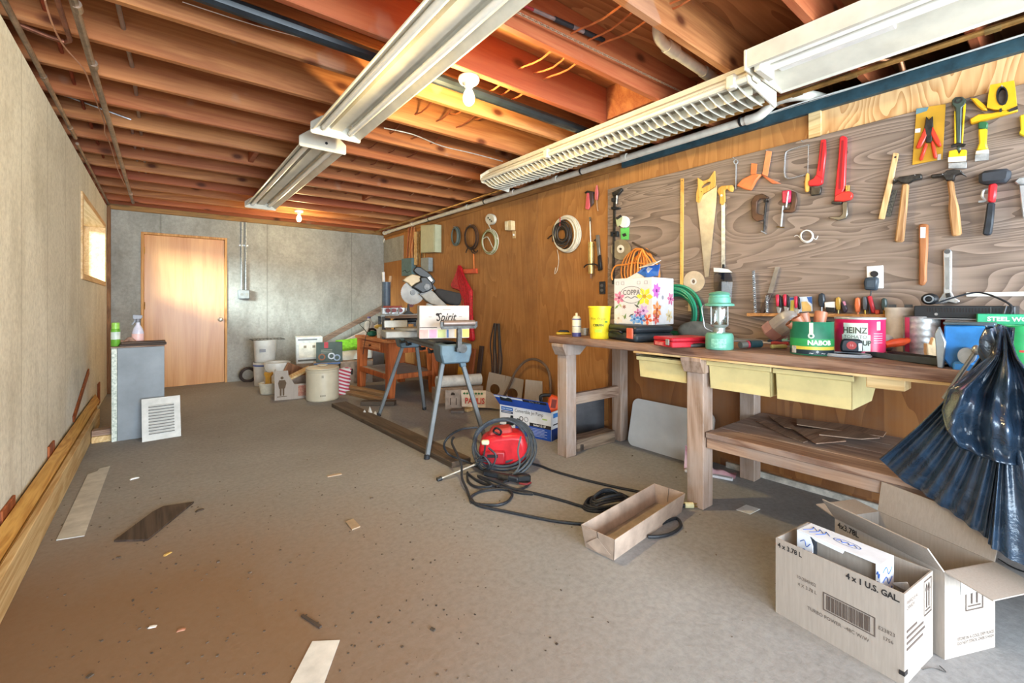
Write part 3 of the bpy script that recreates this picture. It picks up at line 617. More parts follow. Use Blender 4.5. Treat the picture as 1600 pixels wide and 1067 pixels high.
for x in (-.028, .028): obj('socket', G().cyl((x, -.069, 0), (x, -.0662, 0), .018, n=12), mat('8f8d86', .5), t)
p = K(606, 377); tag(obj('wall_disc', G().cyl((p.x-.03, YB-.03, p.z), (p.x-.03, YB-.001, p.z), .055, n=18), M_WHITE), 'round white disc at the top of the far corner', 'cover plate')
# ------------------------------------------------------------------ clutter by the back wall
M_BUCK = mat('dcd8ce', .4, var=.06)
def bucket(label, px, py, r_px, h_px, taper=.88, m=M_BUCK, rim=None, z=0, name='bucket', group='white buckets by the back wall', handle=True):
    p, s = at(px, py, z); r, h = r_px*s, h_px*s; p = p+V((cS, cC, 0))*r*taper; s2 = 1+r/ p.length
    t = thing(name, label, 'bucket', p, group=group); th = .004
    obj('body', G().lathe([(r*taper*.96, 0), (r*taper, .004), (r*.985, h-.03), (r, h-.03), (r, h), (r-th, h), (r*taper-th, th)], 28), m, t)
    if rim: obj('rim', G().lathe([(r*.99, h-.05), (r*1.02, h-.045), (r*1.02, h-.03), (r*.99, h-.025)], 28), rim, t)
    if handle: obj('bail', G().tube([(r*1.01*math.cos(a), -r*1.01*abs(math.sin(a))*.98, h-.05-.10*abs(math.sin(a))) for a in [R(q) for q in range(180, 361, 15)]], .003, 5), M_STEEL, t)
    return t, p, r, h
_, pb, rb, hb = bucket('white bucket with a blue rim at the bottom of the stack by the wall', 406, 604, 17, 37, rim=mat('5a6aa0', .4), handle=False)
t = thing('white_pail', 'white tapered pail stacked on the blue-rimmed bucket', 'bucket', pb+V((0, 0, hb+.001)), group='white buckets by the back wall')
obj('body', G().lathe([(rb*.84, 0), (rb*.86, .005), (rb*.95, hb*.9), (rb*.97, hb*.9), (rb*.97, hb*.94), (rb*.93, hb*.94), (rb*.82, .01)], 4*7), M_BUCK, t)
obj('print', G().box(-rb*.6, -rb*.1, -rb*.93, -rb*.9, hb*.45, hb*.58), mat('8d8f94', .6), t, ang=0)
zt = pb.z+hb*1.95; tr = thing('wire_rack', 'dark wire rack resting on top of the white pail', 'rack', (pb.x, pb.y, zt))
gg = obj('frame', G().tube([(-.17, -.12, .006), (.22, -.12, .006), (.22, .12, .006), (-.17, .12, .006)], .004, 5, True), M_DSTEEL, tr)
for i in range(9): obj('rod', G().cyl((-.15+i*.043, -.12, .006), (-.15+i*.043, .12, .006), .0025, n=5), M_DSTEEL, tr)
bucket('wide white bucket in front of the stacked pails', 424, 612, 19, 44, taper=.92)
p, s = at(416, 616); p = p+V((cS, cC, 0))*.05
t = thing('cream_tub', 'low cream plastic tub on the floor before the buckets', 'tub', p, RZC)
w, h = 14*s, 17*s
obj('body', G().lathe([(w*.85, 0), (w*.9, .004), (w*1.1, h*.9), (w*1.16, h*.9), (w*1.16, h), (w*1.05, h), (w*.85, .01)], 4, sx=1.25, sy=.9).v and G().lathe([(w*.82, 0), (w*.86, .006), (w*1.0, h*.85), (w*1.06, h*.85), (w*1.06, h), (w*.98, h), (w*.8, .012)], 24, sy=.8), mat('d9cfb8', .45), t)
t2 = thing('paint_brush', 'yellow-handled brush standing in the cream tub', 'brush', p+V((0, 0, h*.55)), RZC)
obj('handle', G().prism([(-.03,.0),(.03,.0),(.045,.03),(.03,.06),(.028,.13),(.05,.16),(.045,.19),(.015,.18),(-.015,.185),(-.045,.19),(-.05,.16),(-.03,.12),(-.032,.06),(-.045,.03)], -.018, .018), mat('c8933a', .45), t2, bev=.006, seg=2)
obj('bristles', G().box(-.06, .06, -.022, .022, -.04, 0), mat('7a4f2a', .9), t2)
# rolled carpet / dark lump at far left
p, s = at(388, 597); tag(obj('dark_hose_coil', G().tube([p+V((.09*math.cos(a), .03+.02*math.sin(2*a), .10+.09*math.sin(a))) for a in [R(q) for q in range(0, 360, 20)]], .02, 7, True), mat('3a2f2c', .8)), 'small dark hose coil between the wall and the white bucket', 'hose')
# box with printed man
pa, yaw, w = edge((429, 626), (474, 622)); s = .0095
t = thing('produce_box', 'open brown produce box with a printed figure', 'box', pa, yaw); h = .33; d = .30
P = {}
P['f'] = obj('front_panel', G().prism([(0, 0), (w+.1, 0), (w+.1, .17), (.20, .17), (.14, .28), (.135, h), (0, h)], 0, .005), M_CARD, t, ang=0)
obj('side_panel', G().prism([(0, 0), (.001, 0), (.001, h), (0, h)], 0, 0.001) if 0 else G().box(0, .005, .005, d, 0, h*.95), M_CARD, t, ang=0)
obj('side_panel', G().box(w+.095, w+.1, .005, d, 0, .25), M_CARD2, t, ang=0)
obj('back_panel', G().box(0, w+.1, d, d+.005, 0, .22), M_CARD2, t, ang=0)
obj('bottom_panel', G().box(.005, w+.095, .005, d, .001, .005), M_CARD2, t, ang=0)
g = G(); cxm = .075; g.prism(circ(cxm, .25, .016, 10), -.001, 0).prism([(cxm-.03,.13),(cxm+.03,.13),(cxm+.045,.19),(cxm+.03,.225),(cxm-.03,.225),(cxm-.04,.19)], -.001, 0).prism([(cxm-.022,.05),(cxm-.006,.05),(cxm-.004,.13),(cxm-.024,.13)], -.001, 0).prism([(cxm+.006,.05),(cxm+.022,.05),(cxm+.024,.13),(cxm+.004,.13)], -.001, 0).box(cxm-.05, cxm+.05, -.001, 0, .035, .042)
obj('figure_print', g, mat('5d4a38', .9), P['f'], ang=0, kind='stuff')
obj('red_print', G().box(.24, w+.08, -.001, 0, .03, .15), mat('8a4a44', .9, c2='b08a70', scale=60), P['f'], ang=0)
# contents of that box
q = pa+V((0, 0, 0))
def offs(p, yaw, x, y, z=0): return p+V((math.cos(yaw)*x-math.sin(yaw)*y, math.sin(yaw)*x+math.cos(yaw)*y, z))
tag(obj('pine_slab', G().box(-.17, .17, -.06, .06, 0, .025), W_PALE, loc=offs(pa, yaw, .22, .16, .24), bev=.003, ang=0), 'pale wooden slab sticking up out of the produce box', 'board').rotation_euler = (R(12), R(-26), yaw)
tag(obj('bark_board', G().prism([(-.17, 0), (.15, 0), (.19, .22), (.10, .30), (-.12, .34), (-.15, .2)], -.01, .01), wood('bark', 'a06f4a', '704628', 'Z'), loc=offs(pa, yaw, .17, .52, 0), rz=yaw-.2, bev=.003), 'broken brown board leaning up behind the produce box', 'board').rotation_euler = (R(-8), R(14), yaw-.1)
tag(obj('iron_part', G().box(-.09, .09, -.05, .05, 0, .06).cyl((-.05, 0, .06), (-.05, 0, .12), .035, n=14).cyl((.05, 0, .06), (.05, 0, .1), .03, n=14), mat('3a3128', .6, var=.4), loc=offs(pa, yaw, .30, .14, .008), rz=yaw+.4), 'greasy dark iron part lying inside the produce box', 'machine part')
# stoneware crock
p, s = at(495, 628); r, h = 23.5*s, 52*s; p = p+V((cS, cC, 0))*r*.9
t = thing('stoneware_crock', 'large cream stoneware crock with lid on the floor', 'crock', p)
r *= 1.04
M_CROCK = mat('cbbfa6', .35, var=.06, scale=5)
c = obj('body', G().lathe([(r*.94, 0), (r, .012), (r, h*.86), (r*1.03, h*.88), (r*1.04, h*.93), (r*1.0, h*.95), (r*.95, h*.95), (r*.92, h*.4)], 40), M_CROCK, t)
l = obj('lid', G().lathe([(r*.94, h*.95), (r*1.02, h*.96), (r*1.02, h*.985), (r*.9, h*1.01), (r*.4, h*1.04), (r*.3, h*1.035), (.02, h*1.035)], 40), M_CROCK, t)
obj('lid_knob', G().lathe([(.02, h*1.03), (.05, h*1.04), (.055, h*1.075), (.035, h*1.085), (.002, h*1.09)], 20), M_CROCK, l)
fx = V((-p.x, -p.y, 0)).normalized(); sx_ = V((0,0,1)).cross(fx)
for nm, zz, ww, hh in (('maker_mark', h*.16, .05, .018), ('crown_mark', h*.72, .018, .028)):
    g = G(); n = 6
    for i in range(n):
        a0 = (i/(n-1)-.5)*ww/r; a1 = (i/(n-1)-.5)*ww/r+.6*ww/r/n
        P_ = [fx*math.cos(a)*(r*1.003)+sx_*math.sin(a)*(r*1.003) for a in (a0, a1)]
        g.poly([P_[0]+V((0,0,zz)), P_[1]+V((0,0,zz)), P_[1]+V((0,0,zz+hh)), P_[0]+V((0,0,zz+hh))])
    obj(nm, g, mat('6a6254', .7), c, ang=0, kind='stuff')
# appliance boxes behind the crock (front faces towards the room)
def solid_box(name, label, cat, loc, yaw, w, d, h, m, tilt=0, group=None):
    t = thing(name, label, cat, loc, rot=(tilt, 0, yaw), group=group)
    b = obj('body', G().box(0, w, 0, d, 0, h), m, t, bev=.003, ang=0); return t, b
Y0 = 6.55
p0 = F(463, 600); p0 = V((K(463, 590, Y0).x, Y0, 0))
t, b = solid_box('carton', 'brown carton on the floor under the white toaster box', 'box', p0+V((-.0, .0, 0)), R(-10), .30, .33, .27, M_CARD2)
q = p0+V((.0, 0, .272)); t, b = solid_box('toaster_box', 'white box printed with a toaster, stacked behind the crock', 'box', q, R(-10), .33, .26, .36, mat('d4d2cc', .5))
g = obj('toaster_picture', G().box(.03, .29, -.0015, -.0003, .08, .28), mat('e3dac6', .4), b, bev=0, ang=0)
for x in (.09, .20): obj('dial_print', G().box(x, x+.035, -.0022, -.0016, .21, .245), mat('8f8068', .5), g, ang=0)
obj('shadow_print', G().box(.02, .30, -.0015, -.0003, .03, .055), mat('6a665e', .6), b, ang=0); obj('title_print', G().box(.02, .26, -.0015, -.0003, .315, .335), mat('7a7a7c', .6), b, ang=0)
q = V((K(490, 590, 6.3).x, 6.3, .0)); t, b = solid_box('grey_carton', 'low grey carton supporting the green picture box', 'box', q, R(-14), .31, .17, .30, M_CARD2)
q = q+V((.03, -.01, .302)); t, b = solid_box('picture_box', 'dark green box printed with white rings, behind the crock', 'box', q, R(-14), .33, .05, .27, mat('3f4f47', .5), tilt=R(-8))
obj('red_ribbon', G().box(.10, .15, -.0015, 0, .19, .27), mat('b5303a', .5), b, ang=0)
for x, z, c in ((.07, .05, '9a5a2a'), (.19, .06, 'cfd2d8'), (.26, .035, '8fa0b8')):
    obj('ring_print', G().ring(circ(x, z+.02, .045, 16), circ(x, z+.02, .028, 16), -.0015, 0), mat(c, .5), b, ang=0)
for z in (.12, .14, .16): obj('line_print', G().box(.06, .2, -.0015, 0, z, z+.006), mat('9a9a8a', .6), b, ang=0)
obj('lid_edge', G().box(-.03, .3, -.06, -.045, -.03, -.01), mat('2f5f9a', .4), t, ang=0)
# striped sack beside the crock
p, s = at(524, 622)
def sack(u, v):
    a = u*2*math.pi; w_ = .13*(1-.12*v)+.012*math.sin(5*v*3+u*9); d_ = .06*(1-.75*v**3)
    return (w_*math.cos(a)+.03*v, d_*math.sin(a)+.05*v, .30*v+.012*math.sin(a*2)*v)
t = thing('striped_sack', 'small paper sack with red and white stripes beside the crock', 'bag', p+V((.09, .22, 0)), RZC+.2)
m, tr_, b_ = nt('red_white_stripes', .6, 0); sx2 = nd(tr_, 'ShaderNodeSeparateXYZ'); tc = nd(tr_, 'ShaderNodeTexCoord'); tr_.links.new(tc.outputs['Object'], sx2.inputs[0])
mm = nd(tr_, 'ShaderNodeMath', operation='PINGPONG', i_1=.02); ma = nd(tr_, 'ShaderNodeMath', operation='MULTIPLY_ADD', i_1=.35); tr_.links.new(sx2.outputs[0], ma.inputs[0]); tr_.links.new(sx2.outputs[2], ma.inputs[2]); tr_.links.new(ma.outputs[0], mm.inputs[0])
tr_.links.new(ramp(tr_, mm.outputs[0], [(.009, 'd8d0d0'), (.0105, 'b8304a')]), b_.inputs['Base Color'])
s_ = obj('bag', G().grid(sack, 24, 14, True), m, t, ang=60); obj('top_fold', G().box(-.08, .14, .035, .06, .285, .30), mat('d8d4cc', .7), t, ang=0)
# box right of it, with dark print
p = V((K(532, 590, 6.2).x, 6.2, 0)); t, b = solid_box('brown_carton', 'brown carton with dark print under the green-white bag', 'box', p, R(-22), .42, .3, .30, M_CARD2)
for x in (.05, .27): obj('dark_print', G().box(x, x+.11, -.0015, 0, .12, .20), mat('3a322c', .8), b, ang=0)
def pillow(w, d, h, n=16):
    def fn(u, v):
        a = u*2*math.pi; q = math.sin(math.pi*min(max(v, .0), 1)); c_, s_ = math.cos(a), math.sin(a)
        return (w/2*(abs(c_)**.5)*(1 if c_ > 0 else -1)*(.92+.08*q), (v-.5)*d, h/2*(abs(s_)**.7)*(1 if s_ > 0 else -1)*(.12+.88*q**.6)+h/2)
    return G().grid(fn, n, 12, True)
t = thing('mulch_bag', 'green and white plastic bag lying on the brown carton', 'bag', p+V((.27, .28, .375)), rot=(R(36), R(-5), R(-22)))
obj('bag', pillow(.55, .42, .12), mat('d8dcd6', .35, var=.08), t, ang=60); obj('green_print', G().grid(lambda u, v: ((u-.5)*.46, -.07+v*.25, .122+.0*u), 8, 8), mat('74b232', .4, var=.25, scale=25), t, ang=60)
# long boards slanting up against the wall
def slant(label, a, b, ya, yb, w_, t_, m):
    A, B = K(*a, ya), K(*b, yb); tag(obj('leaning_plank', G().bar(A, B, t_, w_, up=(0, 0, 1)), m, bev=.003, ang=0), label, 'plank', 'planks slanting against the back wall')
slant('dark brown plank slanting up against the back wall, upper one', (489, 540), (605, 477), 7.12, 7.08, .07, .09, wood('walnut_plank', '7d6657', '564438', 'X'))
slant('pale pinkish plank slanting up below the dark one', (489, 560), (608, 502), 7.02, 6.98, .08, .09, wood('pink_plank', 'b5a294', '8c7a6e', 'X'))
tag(obj('grey_sheet', G().slab([K(528, 575, 6.9), K(600, 575, 6.9), K(600, 515, 6.9), K(528, 548, 6.9)], (0, 1, 0), .02), mat('5a5a58', .6, c2='77787a', scale=4), ang=0), 'dark grey sheet behind the slanting planks', 'panel')
# ------------------------------------------------------------------ small wooden bench at the back
def trace(pts, c, k): return [((x-c[0])*k, (c[1]-y)*k) for x, y in pts]
BX, BY, BH = 2.04, 4.86, .675
M_OR = wood('orange_bench', 'c26a34', '8e4219', 'Z', tint=.1); M_ORY = wood('orange_bench_top', 'cf8a58', 'a8602f', 'Y', tint=.1)
t = thing('wooden_bench', 'stained orange-brown wooden bench with a drawer and shelf', 'workbench', (BX, BY, 0))
obj('top', G().box(-.02, .66, -.02, 1.05, BH-.035, BH), M_ORY, t, bev=.004, ang=0)
for x0, x1, y0, y1 in ((0, .02, .09, .94), (.62, .64, .09, .94), (.02, .62, .005, .02), (.02, .62, 1.01, 1.025)):
    obj('apron', G().box(x0, x1, y0, y1, BH-.16, BH-.036), M_OR, t, bev=.003, ang=0)
for y in (0, .94):
    for x in (0, .56):
        sx = -1 if x == 0 else 1
        obj('leg', G()._a([(x, y, 0), (x+.08, y, 0), (x+.08, y+.09, 0), (x, y+.09, 0), (x-.0, y, BH-.036), (x+.08+(.05 if x == 0 else 0), y, BH-.036), (x+.08+(.05 if x == 0 else 0), y+.09, BH-.036), (x-(.05 if x else 0), y+.09, BH-.036)][0:8], [(0,3,2,1),(4,5,6,7),(0,1,5,4),(1,2,6,5),(2,3,7,6),(3,0,4,7)]), M_OR, t, bev=.004, ang=0)
dr = obj('drawer_front', G().box(-.012, -.0005, .22, .80, BH-.135, BH-.055), M_ORY, t, bev=.004, ang=0)
obj('knob', G().cyl((-.035, .51, BH-.095), (-.012, .51, BH-.095), .014, .010, 12), mat('5a3018', .4), dr)
obj('shelf', G().box(.02, .62, .06, .97, .25, .268), mat('b9b6b2', .6), t, ang=0)
for x in (.0, .62): obj('shelf_rail', G().box(x, x+.02, .09, .94, .215, .275), M_OR, t, bev=.003, ang=0)
obj('shelf_rail', G().box(.081, .559, .003, .02, .215, .275), M_OR, t, bev=.003, ang=0)
Z1 = BH
# things on the small bench
t = thing('white_jug', 'white plastic jug with blue cap at the end of the orange bench', 'jug', (2.16, 5.78, Z1), R(-30))
obj('body', G().lathe([(.05,0),(.06,.008),(.062,.13),(.05,.17),(.022,.2),(.02,.225)], 20, sy=.8), mat('d6d3cc', .4), t)
obj('cap', G().cyl((0,0,.222), (0,0,.245), .022, n=14), mat('7a6ea0', .4), t)
t = thing('green_sander', 'small green power tool lying beside the white jug', 'power tool', (2.12, 5.56, Z1), R(20))
obj('body', G().ball((0, 0, .035), .06, 16, (1.3, .9, .62)), mat('2f7f6a', .4), t); obj('grip', G().tube(sm([(-.05, 0, .05), (-.02, .02, .09), (.05, .02, .085), (.08, 0, .04)], 4), .014, 8), M_BLACK, t)
tag(obj('tool_cable', G().tube(sm([(2.08, 5.6, Z1+.03), (2.03, 5.62, Z1+.10), (2.01, 5.7, Z1+.16), (2.10, 5.62, Z1+.20), (2.06, 5.5, Z1+.12), (2.0, 5.45, Z1+.02), (1.995, 5.5, Z1-.1), (1.995, 5.55, Z1-.22)], 6), .004, 5), M_CORD), 'thin dark cord hanging over the drawer of the orange bench', 'cord')
t = thing('white_cup', 'white plastic tub with yellow cloth on the orange bench', 'tub', (2.12, 5.24, Z1))
obj('tub', G().lathe([(.055,0),(.06,.005),(.065,.125),(.07,.125),(.07,.135),(.062,.135),(.05,.01)], 20), mat('e4e0d4', .45), t)
obj('cloth', G().ball((-.02, .01, .135), .06, 12, (1.25, 1, .5)), mat('d8b860', .9, var=.25, bmp=.3), t)
t = thing('card_wedge', 'brown cardboard piece propped beside the white tub', 'cardboard', (2.10, 5.0, Z1), R(-60))
obj('sheet', G().prism([(-.13, 0), (.06, 0), (.05, .015), (.0, .13), (-.08, .14), (-.12, .02)], 0, .05), M_CARD2, t, bev=.003); obj('clamp_knob', G().cyl((.03, -.03, .07), (.03, 0, .07), .018, n=10), M_BLACK, t)
# router table
RT = (2.30, 5.10, Z1); t = thing('router_table', 'benchtop router table with red fence clamps on the orange bench', 'router table', RT, R(-14))
zt = .265
obj('table_top', G().box(-.26, .26, -.16, .26, zt, zt+.025), mat('b9c6cf', .35), t, bev=.003, ang=0)
for x in (-.22, .22):
    for y in (-.12, .22): obj('leg', G().bar((x, y, 0), (x, y, zt), .035, .035), M_DSTEEL, t)
obj('motor', G().cyl((0, .05, .06), (0, .05, zt), .075, n=20), mat('2b3a44', .5), t)
obj('front_board', G().box(-.05, .28, -.20, -.165, zt-.02, zt+.02), W_OLDX, t, ang=0, bev=.003)
f = obj('fence', G().box(-.22, .10, .06, .08, zt+.026, zt+.10), M_STEEL, t, ang=0)
obj('fence_bar', G().box(-.20, .02, .03, .055, zt+.10, zt+.125), mat('a8402a', .5), t, bev=.004)
for x in (-.15, -.08, .0): obj('red_knob', G().cyl((x, .0, zt+.07), (x, .03, zt+.07), .026, n=14), mat('8a2a26', .4), t)
for x in (-.23, -.12, -.03): obj('clamp_post', G().cyl((x, -.03, zt+.026), (x, -.03, zt+.10), .009, n=8), M_STEEL, t)
obj('black_clamp', G().prism([(.02,zt+.026),(.15,zt+.026),(.10,zt+.06),(.09,zt+.15),(.075,zt+.15),(.07,zt+.06)], -.06, -.02), M_BLACK, t, bev=.004)
obj('clamp_wheel', G().cyl((.115, -.06, zt+.14), (.115, -.04, zt+.14), .032, n=16), mat('6a2028', .5), t)
obj('yellow_block', G().box(.19, .25, -.08, -.03, zt+.026, zt+.065), mat('cbb42c', .5), t, bev=.006)
p = V((2.42, 5.62, 0))
t = thing('grey_tube_bin', 'tall grey tube holding rolled paper behind the router table', 'tube', (2.33, 5.62, Z1))
obj('tube', G().lathe([(.056, 0), (.056, .70), (.052, .70), (.050, .02)], 22), mat('5d6d7e', .4), t)
obj('paper_roll', G().cyl((-.02, 0, .5), (-.04, 0, .83), .018, n=10), M_WHITE, t, label='white paper roll'); obj('paper_roll', G().cyl((.02, 0, .5), (.06, 0, .78), .02, n=10), mat('c9a27a', .6), t, label='tan paper roll')
t = thing('white_can', 'white canister behind the saw blade on the orange bench', 'canister', (2.635, 4.99, Z1)); obj('body', G().lathe([(.058,0),(.062,.01),(.062,.36),(.055,.38),(.05,.39)], 22), mat('d5dad6', .4), t); obj('cap', G().cyl((0,0,.389), (0,0,.42), .045, n=14), mat('b9c0c0', .4), t)
# white rolls and brown boards behind the stand
t = thing('paper_roll', 'thick white roll lying behind the saw stand', 'roll', (2.62, 4.35, .12), rot=(0, 0, R(-16)))
obj('roll', G().cyl((-.22, 0, .1), (.30, 0, .1), .065, n=20), mat('d2cfc8', .6), t); obj('core', G().cyl((.3001, 0, .1), (.302, 0, .1), .02, n=12), M_BLACK, t); obj('carton', G().box(-.25, .30, -.09, .09, -.12, .034), M_CARD2, t, ang=0)
for i, (x, y, w_, h_, m) in enumerate(((2.82, 4.62, .10, .62, mat('d89a2c', .6)), (2.86, 4.46, .09, .56, mat('8a4a28', .6)), (2.885, 4.33, .07, .60, mat('3a2a24', .6)))):
    o = tag(obj('leaning_board', G().box(-.012, .012, -w_/2, w_/2, 0, h_), m, loc=(x, y, 0), bev=.002, ang=0), ('yellow board leaning on the plywood wall behind the stand', 'brown board leaning on the wall next to the yellow one', 'dark brown board leaning on the wall, nearest the red mesh bag')[i], 'board', 'boards leaning on the plywood wall'); o.rotation_euler[1] = R(8)
t = thing('cable_bundle', 'bundle of dark cords hanging down the wall behind the stand', 'cord', (2.955, 4.02, .25))
for i in range(7):
    x = -.10+.032*i; obj('strand', G().tube(sm([(0, x*.5, .62), (-.012+.01*(i % 3), x+.01, .4), (0, x, .2), (-.01, x*.8, rnd(0, .06))], 4), .007, 6), mat(('2a2422', '5a5450', '3a2a24')[i % 3], .6), t)
# ------------------------------------------------------------------ saw stand
SX, SY, SA = 1.83, 3.52, R(-11)
M_BLUE = mat('6c7072', .5, .1, var=.12, scale=5); M_BLU2 = mat('566973', .5, .1)
t = thing('saw_stand', 'blue-grey folding mitre saw stand with splayed legs', 'saw stand', (SX, SY, 0), SA)
obj('beam', G().box(-.07, .07, -.72, .70, .735, .80), M_BLUE, t, bev=.006, ang=0)
obj('beam_groove', G().box(-.0705, -.0695, -.70, .68, .758, .775), M_DSTEEL, t, ang=0)
for y in (-.66, .62): obj('end_casting', G().prism([(-.10,.66),(.10,.66),(.12,.735),(.12,.80),(-.12,.80),(-.12,.735)], y-.09, y+.09), M_BLU2, t, bev=.01)
feet = ((-.219, -.742), (-.29, .634), (.176, .685), (.27, -.68)); tops = ((-.05, -.62), (-.06, .55), (.06, .58), (.06, -.64))
for (fx_, fy), (tx, ty) in zip(feet, tops):
    l = obj('leg', G().bar((fx_, fy, .01), (tx, ty, .73), .032, .032, up=(0, 1, 0)), M_BLUE, t, bev=.005)
    obj('foot', G().lathe([(.018, 0), (.022, .004), (.02, .03), (.012, .035)], 12, (fx_, fy, 0)), M_RUB, l)
obj('lower_sleeve', G().bar((.06+.21*.14, -.64-.04*.14, .62), (.06, -.64, .74), .044, .044, up=(0, 1, 0)), M_BLU2, t, bev=.004)
for y in (-.45, -.2, .25, .5):
    k = obj('clamp_lever', G().cyl((-.07, y, .725), (-.12, y, .72), .012, n=8).cyl((-.11, y-.04, .72), (-.11, y+.04, .74), .009, n=8), M_BLACK, t, kind='stuff')
obj('big_knob', G().cyl((.035, -.752, .77), (.035, -.79, .77), .032, n=16), M_DSTEEL, t)
for y, zz in ((-.80, .955), (.72, .925)):
    a = obj('support_arm', G().bar((0, y, .78), (0, y, zz-.03), .035, .03).bar((-.13, y, zz-.03), (.13, y, zz-.03), .02, .02).bar((-.125, y, zz-.03), (-.125, y, zz+.01), .012, .03).bar((.125, y, zz-.03), (.125, y, zz+.01), .012, .03).bar((0, y+(.1 if y < 0 else -.1), .765), (0, y, .765), .03, .03, up=(1, 0, 0)), M_DSTEEL, t, kind='stuff')
    obj('roller', G().cyl((-.118, y, zz), (.118, y, zz), .022, n=16), mat('8a7a72', .4, .5) if y < 0 else M_BLACK, t)
tag(obj('plank_rest', G().box(-.20, .12, .58, .80, .948, .97), W_OLDX, loc=(SX, SY, 0), rz=SA, bev=.003, ang=0), 'short brown board lying on the far roller of the saw stand', 'board')
# mitre saw
k = 3.9/695/6.667; c = (370, 360); sp = V((1.735, 3.60, 1.19))
t = thing('mitre_saw', 'mitre saw with toothed blade and black dust bag on the stand', 'saw', (sp.x, sp.y, .80), R(-14)); zo = sp.z-.80
def sawp(pts, y0, y1): return G().prism([(a, b+zo) for a, b in trace(pts, c, k)], y0, y1)
teeth = []
for i in range(80): a = 2*math.pi*i/80; r_ = .1 if i % 2 else .106; teeth.append((r_*math.cos(a), zo+r_*math.sin(a)))
bl = obj('blade', G().prism(teeth, -.0015, .0015), mat('77726c', .5, .25), t, ang=20)
obj('arbor', G().cyl((0, -.012, zo), (0, .012, zo), .022, n=14), M_DSTEEL, bl)
obj('blade_guard', sawp([(262, 235), (300, 200), (360, 170), (430, 185), (470, 215), (440, 245), (400, 262), (350, 300), (320, 265), (280, 245)], -.03, .03), mat('a08c6c', .5), t, bev=.006)
obj('motor_housing', sawp([(430, 200), (500, 190), (560, 250), (580, 310), (520, 350), (460, 370), (400, 330), (350, 305), (395, 265), (440, 245)], -.05, .09), M_BLACK, t, bev=.012, seg=2)
obj('brush_cap', G().cyl((trace([(505, 300)], c, k)[0][0], -.058, zo+trace([(505, 300)], c, k)[0][1]), (trace([(505, 300)], c, k)[0][0], -.048, zo+trace([(505, 300)], c, k)[0][1]), .028, n=16), M_DSTEEL, t)
h_ = obj('handle', sawp([(370, 125), (405, 88), (450, 92), (515, 135), (565, 175), (608, 235), (580, 275), (545, 262), (500, 205), (440, 190), (390, 155)], -.022, .022), M_BLACK, t, bev=.008, seg=2)
obj('label_sticker', sawp([(520, 200), (545, 188), (575, 228), (555, 250)], -.0235, -.022), mat('e2dfd8', .4), h_)
obj('pivot_arm', sawp([(440, 380), (560, 330), (600, 365), (640, 410), (735, 495), (640, 500), (560, 480), (500, 440)], -.03, .05), mat('857f75', .55, .1), t, bev=.006)
obj('arm_strut', sawp([(430, 372), (560, 315), (566, 328), (440, 388)], -.045, -.03), M_DSTEEL, t)
obj('dust_bag', sawp([(590, 350), (615, 312), (660, 318), (880, 362), (888, 430), (868, 495), (800, 490), (720, 470), (650, 415)], -.05, .07), mat('2a2828', .9, bmp=.2), t, bev=.03, seg=3)
obj('dust_spout', sawp([(560, 280), (580, 272), (630, 330), (605, 345)], -.015, .02), M_BLACK, t)
obj('base', G().box(-.25, .25, -.12, .14, .004, .065), mat('a09c94', .5, .2), t, bev=.008); obj('turntable', G().cyl((0, 0, .065), (0, 0, .085), .15, n=28), mat('a8a49a', .45, .3), t)
for x0, x1 in ((-.24, -.04), (.04, .24)): obj('fence', G().box(x0, x1, .03, .045, .086, .15), mat('a8a49a', .45, .3), t, bev=.004)
# "Spirit" carton on the near end of the stand
p = V((1.50, 3.00, .835)); bw, bd, bh = .37, .26, .245
t = thing('wine_carton', 'white carton lettered Spirit resting on the saw stand', 'box', p, R(-23)); B_ = obj('body', G().box(0, bw, 0, bd, 0, bh), mat('b8b0ab', .6, var=.05), t, bev=.003, ang=0)
obj('lettering', G().text('Spirit', .085, (bw*.52, -.0012, bh*.64), shear=.35, sx=.8, bold=.001), M_INK, B_, ang=0)
obj('emblem', G().prism(circ(bw*.36, bh*.73, .015, 10, .011), -.0012, 0), M_INK, B_, ang=0)
[obj('small_print', G().box(bw*x0, bw*x1, -.0012, 0, bh*z0, bh*z0+.005), mat('958d87', .7), B_, ang=0) for x0, x1, z0 in ((.46, .62, .87), (.79, .85, .65), (.18, .24, .65))]
obj('side_panel', G().box(-.0012, 0, .002, bd-.002, .002, bh-.002), mat('aeb0b0', .6), B_, ang=0)
obj('dark_line', G().box(0, bw*.35, -.0012, 0, bh*.33, bh*.345), M_INK, B_, ang=0)
for x0, x1, cc in ((.0, .17, 'd79c94'), (.19, .34, 'c98fa8'), (.36, .52, 'a9b07a'), (.54, .58, '4a6a98'), (.70, .84, 'd6a870'), (.86, 1.0, 'd2bd5e')):
    obj('colour_patch', G().box(bw*x0, bw*x1, -.0012, 0, .006, bh*.27), mat(cc, .6), B_, ang=0)
